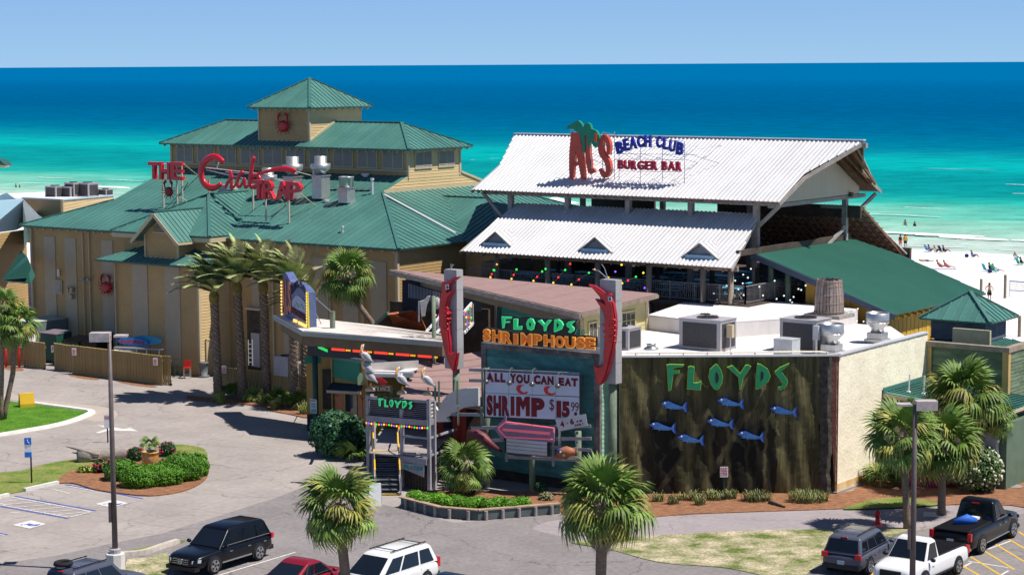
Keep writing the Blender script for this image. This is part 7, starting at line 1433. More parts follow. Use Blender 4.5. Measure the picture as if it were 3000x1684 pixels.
for k,(x,y,w,h,n,lab) in enumerate(((770,1182,.3,.7,70,"grassy tuft at the foot of the third date palm"),(805,1198,.3,.7,70,"grassy tuft right of the third date palm"),(893,1212,.35,.9,90,"yellow-green spiky tuft beside the kiosk corner"),(642,1180,.3,.8,70,"grassy tuft in front of the first date palm"),(2535,1410,.3,.6,60,"brown tuft at the corner of the cream wall"))):tuft(lab,x,y,w,h,n,100+k,yuc,"grass tufts in the straw beds")
# leafy bushes
def bush(name,lab,cat,c,r,n,ls,mt,seed=0,group=None,flowers=None,squash=.0,core=None):
    rn=random.Random(seed);c=Vector(c);m=MB();t=thing(name,lab,cat,c -ZX*(c.z),group)
    for i in range(n):
        z=rn.uniform(-.75,1);a=rn.uniform(0,6.283);q=math.sqrt(max(0,1 -z*z));d=Vector((q*math.cos(a),q*math.sin(a),z));k_=1+.06*math.sin(5*a+seed)+.05*math.sin(9*z+3*a);rr=k_*(1 -.12*rn.random() ** 2)
        p=c+Vector((d.x*r[0],d.y*r[1],d.z*r[2]))*rr;p.z=max(p.z,.05);nrm=(d+Vector((rn.uniform(-1,1),rn.uniform(-1,1),rn.uniform(-.6,1)))*.75).normalized();x=nrm.cross(Vector((rn.uniform(-1,1),rn.uniform(-1,1),rn.uniform(-1,1)))).normalized();y=nrm.cross(x);s_=ls*rn.uniform(.6,1.3)
        m.add([p -x*s_*.5,p+y*s_*.35,p+x*s_*.7,p -y*s_*.35],[(0,1,2,3)])
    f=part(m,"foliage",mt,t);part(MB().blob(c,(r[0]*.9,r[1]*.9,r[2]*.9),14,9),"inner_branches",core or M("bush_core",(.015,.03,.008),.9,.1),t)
    if flowers:
        fm=MB()
        for i in range(flowers[1]):z=rn.uniform(-.5,1);a=rn.uniform(0,6.283);q=math.sqrt(max(0,1 -z*z));p=c+Vector((q*math.cos(a)*r[0],q*math.sin(a)*r[1],z*r[2]))*rn.uniform(1.0,1.06);fm.blob(p,(flowers[2],)*3,6,4)
        part(fm,"blossom",flowers[0],t,kind="stuff")
    return t
hedge=leafm("boxwood_leaf",(.05,.15,.008),(.11,.28,.015),5);darkb=leafm("dark_leaf",(.012,.06,.025),(.03,.11,.045),4);jun=leafm("juniper_green",(.06,.20,.008),(.16,.34,.02),4);ole=leafm("oleander_leaf",(.045,.10,.03),(.12,.18,.06),4)
hg="clipped bushes around the flower pot"
for k,(x,y,rx,rz_,yb,lab) in enumerate(((352,1388,.95,.66,1412,"leftmost clipped bush, behind the lamp post"),(408,1398,1.1,.7,1432,"front clipped bush, second from the left"),(470,1378,1.15,.66,1425,"third clipped bush, under the flower pot"),(528,1364,1.2,.86,1412,"right clipped bush, the tallest"),(572,1368,.7,.72,1400,"small clipped bush at the right end"))):
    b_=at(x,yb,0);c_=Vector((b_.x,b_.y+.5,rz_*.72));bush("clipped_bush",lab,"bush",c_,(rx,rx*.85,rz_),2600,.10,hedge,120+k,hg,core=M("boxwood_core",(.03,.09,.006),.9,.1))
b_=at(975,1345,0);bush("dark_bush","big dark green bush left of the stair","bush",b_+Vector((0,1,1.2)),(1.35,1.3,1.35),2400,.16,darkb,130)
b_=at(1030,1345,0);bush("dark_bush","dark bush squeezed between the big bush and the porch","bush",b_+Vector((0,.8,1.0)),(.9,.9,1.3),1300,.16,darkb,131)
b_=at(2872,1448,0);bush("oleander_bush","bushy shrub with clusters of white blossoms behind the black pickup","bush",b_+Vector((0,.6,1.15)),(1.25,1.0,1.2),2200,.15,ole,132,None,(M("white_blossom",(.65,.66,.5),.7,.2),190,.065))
for k,(x,y,lab) in enumerate(((300,1385,"red-flowered bush left of the clipped bushes"),(398,1352,"red-flowered bush left of the flower pot"),(490,1335,"red-flowered bush right of the flower pot"))):b_=at(x,y,0);bush("rose_bush",lab,"bush",b_+ZX*.4,(.5,.45,.42),420,.1,darkb if k else ole,140+k,"red-flowered bushes",(M("red_blossom",(.55,.03,.06),.6,.3),16,.06))
b_=at(252,1380,.1);bush("small_shrub","low yellow-green leafy plant on the straw left of the red flowers","plant",b_+ZX*.1,(.5,.35,.14),120,.16,M("lime_leaf",(.30,.42,.05)),150)
# planter with its low wall and juniper
pl_=thing("timber_planter","low timber-edged planter with bright ground cover under the billboard","planter",at(1400,1510,0));pw=[(1176,1473),(1290,1503),(1400,1512),(1640,1492),(1660,1450),(1300,1440),(1200,1448)]
PW=[at(x,y+12,0) for x,y in pw]
part(MB().prism([p for p in PW],ZX*.35),"soil",straw,pl_)
for a,b2 in zip(PW[:4],PW[1:4]):
    part(MB().bar(a+ZX*.26,b2+ZX*.26,.06,.45),"side_plank",M("planter_plank",(.10,.12,.12),.8,.2,var=.2),pl_);part(MB().bar(a+ZX*.5+YX*.08,b2+ZX*.5+YX*.08,.3,.06),"cap_plank",M("cap_plank",(.36,.26,.18),.8,.2,var=.2,vs=3),pl_)
    ln=(b2 -a).length;k_=int(ln/1.0)+1
    for k in range(k_):p=a.lerp(b2,(k+.5)/k_) -YX*.1;part(MB().lathe([(.09,0),(.09,.46)],p,8),"post",woodg,pl_)
for k in range(11):
    f=k/10;x=1215+310*f;y=1462+14*math.sin(f*2.2)+8*f+(k % 2)*5;b_=at(x,y,.35);bush("juniper","bright low juniper clump, "+['at the left tip of the planter','second from the left tip','third from the left','just left of the small palm','in front of the small palm','just right of the small palm','middle of the planter','right of the middle','fourth from the right end','third from the right end','second from the right end'][k],"ground cover",b_+ZX*.15,(.42+.12*(k % 3),.5,.32),420,.10,jun,160+k,"bright junipers filling the planter",core=M("juniper_core",(.04,.12,.006),.9,.1))
b_=at(1585,1438,.2);bush("juniper","small dark green clump near the billboard's middle post","ground cover",b_+ZX*.2,(.35,.35,.3),300,.1,darkb,180)
b_=at(1600,1462,.35);bush("juniper","yellowish clump at the right end of the planter","ground cover",b_+ZX*.1,(.4,.4,.28),300,.1,M("faded_leaf",(.30,.27,.14)),181)
# flower pot, driftwood log, barrier
fp=thing("flower_pot","ochre glazed pot with a small fan palm among the bushes","flower pot",at(440,1368,.05));p0=at(440,1368,.1)
part(MB().lathe([(.30,0),(.42,.35),(.47,.62),(.44,.78),(.50,.80),(.50,.88),(.42,.88),(.40,.8),(.02,.8)],p0,20),"pot",M("ochre_glaze",(.50,.24,.04),.35,.5,col2=(.55,.42,.22),vs=2.5,thr=(.45,.6)),fp,True)
st_=part(MB().tube([p0+ZX*.8,p0+ZX*1.25],[.07,.09],7),"stem",bootm,fp)
for k in range(12):place(FANS[1+k % 2],"frond",st_,p0+ZX*1.25 -org(fp),k*2.4,R(60 -6*k),.38)
lgm=M("driftwood",(.20,.17,.15),.85,.2,col2=(.36,.32,.29),vs=2,stretch=(.6,4,4),bump=1,bs=6,fine=.2)
dl_=thing("driftwood_log","long grey driftwood log with a splintered left end","log",at(360,1330,0));a,b_=at(228,1338,.32),at(498,1316,.32)
part(MB().tube([a+Vector((0,0,.02)),a.lerp(b_,.12),a.lerp(b_,.5),a.lerp(b_,.9),b_],[.36,.42,.38,.33,.3],12),"log",lgm,dl_,True)
for dx,dz,l_ in ((-.1,.35,1.6),(0,.15,.8),(-.2,-.2,1.2),(.1,.3,.6)):part(MB().tube([a+XX*1.2+ZX*(dz*.3),a+XX*.3+ZX*dz,a+Vector((-l_*.4,0,dz*1.7 if dz > 0 else -.2))],[.14,.1,.02],6),"splinter",lgm,dl_,True)
sm_l=thing("bark_log","short dark log lying in the straw near the right end of the mural","log",at(2280,1475,.05));part(MB().tube([at(2255,1470,.12),at(2300,1484,.1)],[.12,.04],7),"log",wooddark,sm_l)
by=thing("concrete_barrier","yellow painted concrete barrier block on the lawn","barrier",at(75,1190,0));q_=[(50,1190),(99,1186)];a,b_=at(57,1191,.05),at(99,1188,.05);dd=(b_ -a);ln=dd.length;dd.normalize();nn_=Vector((-dd.y,dd.x,0));Pp=[a -nn_*.35,a+nn_*.35,a+nn_*.35+ZX*.2,a+nn_*.14+ZX*.85,a -nn_*.14+ZX*.85,a -nn_*.35+ZX*.2]
part(MB().prism(Pp,dd*ln),"block",M("barrier_yellow",(.62,.38,.02),.7,.3,var=.08),by)
for k,(a,b_,lab) in enumerate((((72,1434),(170,1412),"white wheel stop at the disabled parking bay"),((-30,1462),(24,1448),"white wheel stop at the left picture edge"))):p,q_=at(*a,.09),at(*b_,.09);single(MB().bar(p,q_,.2,.17),"wheel_stop",kerbm,lab,"wheel stop","wheel stops")
# ================================================================== STREET FURNITURE
def lamp(lab,bx,by,tx,ty,heads,base=None,Y=None):
    b_=at(bx,by,0);t=thing("street_lamp",lab,"street lamp",b_);c_=atY(tx,ty,b_.y);pm=M("lamp_post_brown",(.11,.085,.08),.5,.4,var=.2,vs=3);top=Vector((b_.x,b_.y,c_.z))
    part(MB().lathe([(.13,0),(.11,top.z*.5),(.085,top.z)],b_,10),"post",pm,t,True);part(MB().box(b_+Vector((-.16,-.05,2.6)),(.12,.14,.85)),"control_box",pm,t)
    if base:part(MB().lathe([(.42,0),(.42,.78),(.40,.8)],b_,8),"concrete_base",kerbm,t);part(MB().lathe([(.25,.8),(.25,.98),(.14,1.02)],b_,12),"collar",greyp,t)
    for dx,dy,w,h in heads:part(MB().box(top+Vector((dx,dy,-.02)),(w,.55,h)),"lamp_head",M("lamp_head_grey",(.42,.36,.34),.5,.4,var=.25,vs=3),t)
lamp("tall brown lamp post on a white concrete base at the lower left",339,1672,325,985,((-.38,0,.85,.38),(.45,.3,.55,.08)),1)
lamp("tall dark lamp post with a box head in front of the white pickup",2672,1760,2697,1186,((.45,.1,.85,.38),(-.4,.3,.6,.08)))
def psign(lab,bx,by,tx,ty,w,h,rows,face=white,post=M("post_green",(.01,.07,.05),.5,.3),cat="sign",z=0):
    b_=at(bx,by,z);t=thing("post_sign",lab,cat,b_);c_=atY(tx,ty,b_.y);part(MB().bar(b_,Vector((b_.x,b_.y,c_.z)),.07),"post",post,t);o=Vector((c_.x -w/2,b_.y -.06,c_.z -h));p=part(MB().box(o+Vector((w/2,0,h/2)),(w,.02,h)),"sign_plate",face,t)
    for (s_,y,hh,mt) in rows:part(word(s_,o+Vector((w*.1,-.012,h*y)),XX,ZX,-YX,w*.8,h*hh,.02,.006),"letters",mt,p)
    return t
sr=M("sign_red_ink",(.5,.02,.03));sb_=M("sign_blue_face",(.01,.16,.6),.4,.4)
psign("white NO PARKING sign on a green post before the mural",2121,1467,2121,1366,.40,.52,(("NO",.76,.17,sr),("PARKING",.54,.15,sr),("FIRE",.34,.11,sr),("LANE",.18,.11,sr)))
psign("white parking sign with red lettering left of the hydrant on the right",2662,1548,2662,1474,.36,.75,(("PARKING",.82,.1,sr),("FOR",.66,.1,sr),("OFFICIAL",.5,.1,sr),("BUSINESS",.34,.1,sr),("ONLY",.18,.1,sr)))
psign("white and red parking sign in the drive behind the left lamp post",316,1296,315,1214,.40,.78,(("NO",.82,.1,sr),("PARKING",.68,.1,sr)),post=blackm)
t=psign("blue disabled parking sign with white panel on a dark post",93,1416,82,1280,.38,1.05,(),post=blackm);b_=at(93,1416,0);c_=atY(82,1280,b_.y)
for z,h,mt in ((-.2,.36,sb_),(-.92,.28,sb_)):part(MB().box((c_.x,b_.y -.08,c_.z+z),(.37,.012,h)),"blue_panel",mt,t)
part(MB().blob((c_.x -.02,b_.y -.095,c_.z -.13),(.03,.01,.03),8,5).bar((c_.x -.02,b_.y -.095,c_.z -.15),(c_.x,b_.y -.095,c_.z -.25),.025).bar((c_.x,b_.y -.095,c_.z -.25),(c_.x+.09,b_.y -.095,c_.z -.3),.025),"wheelchair_symbol",white,t)
hy=thing("fire_hydrant","red fire hydrant at the edge of the path by the grey car","fire hydrant",at(2571,1537,0));part(MB().lathe([(.16,0),(.16,.06),(.11,.08),(.11,.5),(.15,.52),(.15,.56),(.11,.62),(.05,.7),(.03,.74)],at(2571,1537,0),14),"barrel",redd,hy,True);part(MB().tube([at(2571,1537,.4) -XX*.2,at(2571,1537,.4)+XX*.2],.06,8),"nozzle",redd,hy)
# trash fence, dumpsters and clutter behind it
fg="tan board fence around the refuse yard";fb=M("fence_tan",(.30,.20,.085),.75,.2,var=.1,vs=1,rnd=.08);fe=M("fence_top",(.66,.46,.15),.7,.2)
def fence(lab,a,b_,h,z=0,wheels=False):
    a,b_=at(*a,z),at(*b_,z);t=thing("board_fence",lab,"fence",a,fg);d=b_ -a;ln=d.length;k=int(ln/.145);dn=d.normalized();n_=Vector((dn.y,-dn.x,0));n_=n_ if n_.y < 0 else -n_;bd=None
    for i in range(k):
        p=a+dn*(i*ln/k)
        if bd is None:bd=part(MB().prism([p,p+dn*.135,p+dn*.135+ZX*(h -.04),p+dn*.07+ZX*h,p+ZX*(h -.04)],n_*.02),"board",fb,t);tp=part(MB().prism([p+ZX*(h -.03),p+dn*.135+ZX*(h -.03),p+dn*.07+ZX*(h+.015)],n_*.03),"board_tip",fe,t);p0=p
        else:
            for o in (bd,tp):c=o.copy();C.objects.link(c);c.location=p -p0+n_*(.012*(i % 2))
    for z_ in (.3,h -.35):part(MB().bar(a -n_*.04+ZX*z_,b_ -n_*.04+ZX*z_,.05,.1),"rail",fb,t)
    if wheels:part(MB().tube([b_+n_*.1+ZX*.1,b_+n_*.2+ZX*.1],.1,10),"wheel",blackm,t)
    return t
fence("long tan fence run in the middle of the refuse yard",(212,1094),(478,1129),2.05);fence("left gate leaf of the tan fence, open beside the green dumpster",(70,1074),(135,1082),1.95,wheels=True);fence("right gate leaf of the tan fence, next to the green dumpster",(160,1082),(213,1091),1.95,wheels=True);fence("short swung-open leaf at the right end of the long fence",(478,1128),(503,1129),2.05,wheels=True);fence("tan fence behind the date palms",(652,1150),(905,1178),1.75);fence("tan fence behind the left-edge palms",(-20,1066),(70,1072),1.9)
for k,(x,y) in enumerate(((217,1030),(455,1059),(57,1008),(656,1082))):b_=at(x,(1098,1130,1073,1152)[k],0);q_=atY(x,y,b_.y -.12);tt=thing("notice_sign","small white notice with red lines on the tan fence, %s" % ("left of the lamp post","near the right end","behind the red bollard","behind the second date palm")[k],"sign",q_);part(MB().box(q_,(.3,.02,.5)),"plate",white,tt);[part(MB().box(q_+Vector((0,-.015,.15 -.1*j)),(.22,.005,.05)),"print_line",sr,tt) for j in range(4)]
for x,yb,yt,lab in ((18,1076,1024,"red bollard at the left, partly behind the palm trunk"),(57,1077,1016,"red bollard beside the left gate leaf")):b_=at(x,yb,0);single(MB().lathe([(.09,0),(.09,atY(x,yt,b_.y).z),(.05,atY(x,yt,b_.y).z+.05)],b_,10),"bollard",redd,lab,"bollard","red bollards",True)
dgm=M("dumpster_green",(.012,.075,.05),.5,.4,var=.2,vs=2)
def dump(lab,x,y,Y,w,d,h,mt,lid=greyp,slope=.25):
    p=atY(x,y,Y);p.z=0;t=thing("dumpster",lab,"dumpster",p,"containers in the refuse yard");R_=Matrix.Translation(p) @ Matrix.Rotation(-TH,4,'Z')
    part(MB().prism([(-w/2,-d/2,.1),(-w/2,d/2,.1),(-w/2,d/2,h+slope),(-w/2,-d/2,h)],(w,0,0)).xf(R_),"bin",mt,t);part(MB().prism([(-w/2 -.03,-d/2 -.05,h+.02),(-w/2 -.03,d/2+.03,h+slope+.02),(-w/2 -.03,d/2+.03,h+slope+.08),(-w/2 -.03,-d/2 -.05,h+.08)],(w+.06,0,0)).xf(R_),"lid",lid,t)
    for s_ in (-1,1):part(MB().box((s_*w*.5,0,h*.6),(.08,d*.7,.15)).xf(R_),"fork_pocket",mt,t)
    return t
gb=M("compactor_grey",(.16,.20,.20),.5,.4)
dump("green dumpster seen through the open fence gate",163,1015,149,1.9,1.5,2.1,dgm,M("lid_violet",(.16,.13,.16)),.1);pw_=at(158,1052,0);ws_=thing("bin_notice","white notice with a dark W on the green dumpster by the open gate","sign",atY(156,1022,147.2));q_=atY(157,1022,147.2);part(MB().box(q_,(.36,.03,.5)),"plate",white,ws_);part(put_letter("W",q_+Vector((-.15,-.03,0)),XX,ZX,-YX,.3,.2,.03,.01),"letter",blackm,ws_)
dump("large grey-green compactor container at the left",118,985,153,2.4,3.2,2.6,gb,M("lid_sage",(.42,.46,.38)),0);dump("dark green dumpster right of the gate with a slanted lid",232,1040,147.5,1.8,1.6,1.7,dgm,blackm);dump("black open container near the lamp head",285,1035,146,1.7,1.6,1.9,blackm,blackm,.5)
dump("dark box container against the tan wall",140,960,157,2.4,1.6,3.0,blackm,greyp,.1);dump("slate blue equipment box right of the black container",190,985,155.5,1.8,1.6,2.5,M("slate_box",(.05,.09,.11)),M("slate_box",(.05,.09,.11)),0)
single(MB().lathe([(.36,0),(.36,1.9),(.3,2.0)],Vector((atY(90,1000,149.5).x,149.5,0)),14),"white_drum",white,"white round drum showing over the left gate leaf","drum",smooth=True)
# surfboard signs
def z_c(x,y):return (x/3.435,600+y/3.435)
for lab,c_,rx,ry,mt,Y in (("blue surfboard sign with red lettering on a rack",(1340,1378),168,42,M("board_blue",(.02,.24,.60),.35,.5),142.2),("second pale blue surfboard leaning behind the lettered one",(1480,1360),155,45,M("board_sky",(.04,.33,.55),.35,.5),142.9)):
    t=thing("surfboard_sign",lab,"surfboard",atY(*z_c(*c_),Y));pr=lambda k_,s_=1.0,dy=0:atY(*z_c(c_[0]+rx*s_*math.cos(k_),c_[1]+ry*s_*math.sin(k_)+.06*rx*math.cos(k_)),Y -dy);part(MB().prism([pr(k*.314) for k in range(20)],YX*.1),"board",M("board_rim",(.01,.06,.40)) if Y < 142.5 else mt,t);part(MB().prism([pr(k*.314,.92,.02) for k in range(20)],YX*.015),"board_face",mt,t)
    if Y < 142.5:a,b2=atY(*z_c(1215,1392),Y -.05),atY(*z_c(1450,1402),Y -.05);part(word("BOARDWALK",a,(b2 -a).normalized(),ZX,-YX,(b2 -a).length,.26,.05,.02),"letters",redd,t)
rk_=thing("boat_rack","grey shelf on thin legs under the surfboards","rack",at(400,1070,0));a,b_=atY(*z_c(1150,1405),141.6),atY(*z_c(1650,1420),141.6);part(MB().bar(a -ZX*.2,b_ -ZX*.2,.8,.06),"shelf",galv,rk_)
for f in (.1,.45,.65,.9):p=a.lerp(b_,f);part(MB().bar(Vector((p.x,p.y,0)),p -ZX*.2,.05),"leg",white,rk_)
wt=thing("white_cart","white covered cart behind the long fence","cart",at(362,1075,0));p=atY(365,1026,142.5);part(MB().box((p.x,p.y,p.z -.1),(1.6,.9,.25),rz=-.1),"cart_cover",white,wt);part(MB().box((p.x,p.y,(p.z -.2)/2),(1.4,.8,p.z -.2),rz=-.1),"cart_body",greyp,wt)
def trash(lab,x,y,r_,h,mt):b_=at(x,y,0);single(MB().lathe([(r_*1.25,0),(r_*1.25,.12),(r_*.8,.14),(r_,h*.9),(r_*1.1,h*.92),(r_*1.1,h)],b_,16),"trash_can",mt,lab,"trash can",smooth=True)
trash("grey round trash can in a black dolly at the bay corner",597,1104,.33,1.05,M("bin_grey",(.12,.13,.14),.6,.3));trash("green bin at the right end of the fence",497,1098,.16,.6,dgm)
ch=thing("red_chair","tall red-backed metal chair beside the hand truck","chair",at(549,1108,0));b_=at(549,1108,0)
for dx in (-.22,.22):
    for dy in (-.2,.2):part(MB().bar(b_+Vector((dx,dy,0)),b_+Vector((dx,dy,.75 if dy < 0 else 1.15)),.04),"leg",galv,ch)
part(MB().box(b_+Vector((0,0,.75)),(.5,.48,.07)),"seat",redd,ch);part(MB().box(b_+Vector((0,.2,1.05)),(.48,.06,.4)),"backrest",redd,ch);part(MB().bar(b_+Vector((-.22,-.2,.3)),b_+Vector((.22,-.2,.3)),.03),"stretcher",galv,ch)
hc=thing("hand_truck","green hand truck parked left of the red chair","hand truck",at(520,1104,0));b_=at(520,1104,0)
for dx in (-.18,.18):part(MB().bar(b_+Vector((dx,0,.05)),b_+Vector((dx,.2,1.3)),.04),"rail",dgm,hc);part(MB().tube([b_+Vector((dx*1.3 -.03,0,.13)),b_+Vector((dx*1.3+.03,0,.13))],.13,10),"wheel",blackm,hc)
for z in (.1,.5,.9,1.28):part(MB().bar(b_+Vector((-.18,z*.15,z)),b_+Vector((.18,z*.15,z)),.04),"crossbar",dgm,hc)
cb=thing("covered_heap","dark tarpaulin-covered equipment with brown boards against the bay","equipment",at(540,1090,0));b_=at(536,1084,0);part(MB().prism([b_+Vector(q) for q in ((-.8,0,0),(.9,0,0),(.95,0,1.2),(.1,0,1.65),(-.75,0,1.35))],YX*1.1),"tarpaulin",M("tarp_black",(.02,.022,.028),.6,.3),cb);part(MB().box(b_+Vector((1.2,-.1,.7)),(.45,.06,1.3),rz=.3),"brown_board",M("plywood",(.38,.19,.06)),cb)
ld=thing("ladder","white ladder with hooped top behind the second date palm","ladder",at(735,1130,0));c0,c1=atY(734,1052,133),atY(733,995,133)
for dx in (-.13,.13):part(MB().bar(c0+XX*dx -ZX*.4,c1+XX*dx,.05),"side_rail",white,ld)
for k in range(5):z=c0.z -.2+k*.3;part(MB().bar((c0.x -.13,c0.y,z),(c0.x+.13,c0.y,z),.04),"rung",white,ld)
acunit(atY(838,1085,131.5) -ZX*.3,1.25,1.0,1.25,"double grey air conditioner behind the fence between the date palms","units behind the date palms",dark=False,body=M("unit_lilac",(.40,.37,.40),.5,.4));acunit(atY(872,1085,131.5) -ZX*.4,.8,.8,1.0,"smaller unit right of the fourth date palm","units behind the date palms")
af=thing("sandwich_board","white A-frame board standing at the foot of the stair","sandwich board",at(1100,1475,0));b_=at(1100,1478,0)
for s_ in (-1,1):part(MB().prism([b_+Vector((-.32,s_*.25,0)),b_+Vector((.32,s_*.25,0)),b_+Vector((.28,0,1.1)),b_+Vector((-.28,0,1.1))],YX*.03*s_),"panel",white,af)
hb=thing("red_tote","crimson storage box between the palm trunks at the annex wall","storage box",at(2712,1425,.05));b_=at(2715,1420,.05);part(MB().box(b_+ZX*.42,(1.75,.9,.84),rz=-.3),"box_body",M("crimson_box",(.42,.015,.09),.5,.3),hb);part(MB().box(b_+ZX*.88,(1.8,.95,.08),rz=-.3),"box_lid",M("crimson_box",(.42,.015,.09)),hb);[part(MB().box(b_+Vector((-.6+.4*k,-.42+.03*k*-3,.42)),(.06,.06,.8),rz=-.3),"rib",M("crimson_box",(.42,.015,.09)),hb) for k in range(4)]
# club string lights and slanting cords over the mauve roof
zb7=lambda x,y:(1250+x/3.963,600+y/3.963)
sl=thing("deck_string_lights","coloured bulbs on slanting cords in front of the shaded deck","string lights",atw(*zb7(1300,850),103))
for k,(x0,y0,x1,y1) in enumerate(((740,840,775,762),(985,860,1040,757),(1240,882,1335,780),(1470,905,1600,765),(1680,925,1872,797),(2270,910,2420,840))):
    a,b_=atw(*zb7(x0,y0),103),atw(*zb7(x1,y1),103);part(MB().bar(a,b_,.018),"cord",beige,sl)
    for f,c in ((0,2),(.45,3),(1.06,4)):part(MB().blob(a.lerp(b_,f),(.065,)*3,6,4),"light_bulb",lightcols[c],sl)
for x,y,c in ((815,692,0),(1380,745,4),(1665,687,3),(2262,697,2),(2515,790,2),(1950,750,0),(2190,776,1),(2530,965,1),(2110,845,0),(785,760,4)):part(MB().blob(atw(*zb7(x,y),103),(.065,)*3,6,4),"light_bulb",lightcols[c],sl)
wb_=M("white_bulb",(.8,.85,.85),.4,.4,emit=(.9,1,1),es=.3);wl=thing("white_string_lights","white bulbs strung in front of the bar and its yellow wall","string lights",atw(*z8(1500,500),106))
for x,y in ((1515,420),(1570,455),(1420,490),(1510,523),(1320,552),(1460,593),(1520,660),(1400,660),(1705,562),(1748,665),(1885,492),(1908,705),(1995,668),(2068,720),(2108,682),(2165,588),(2198,600),(2250,547),(1606,352),(1170,640)):part(MB().blob(atw(*z8(x,y),106),(.055,)*3,6,4),"light_bulb",wb_,wl)
for x,y in ((858,1037),(890,1033),(920,1020),(948,1010),(975,995),(1006,978),(895,997),(960,988),(876,1068),(938,1082),(997,1092),(1060,1098),(1120,1101)):part(MB().blob(atw(*z1(x,y),105),(.05,)*3,6,4),"light_bulb",wb_,wl)
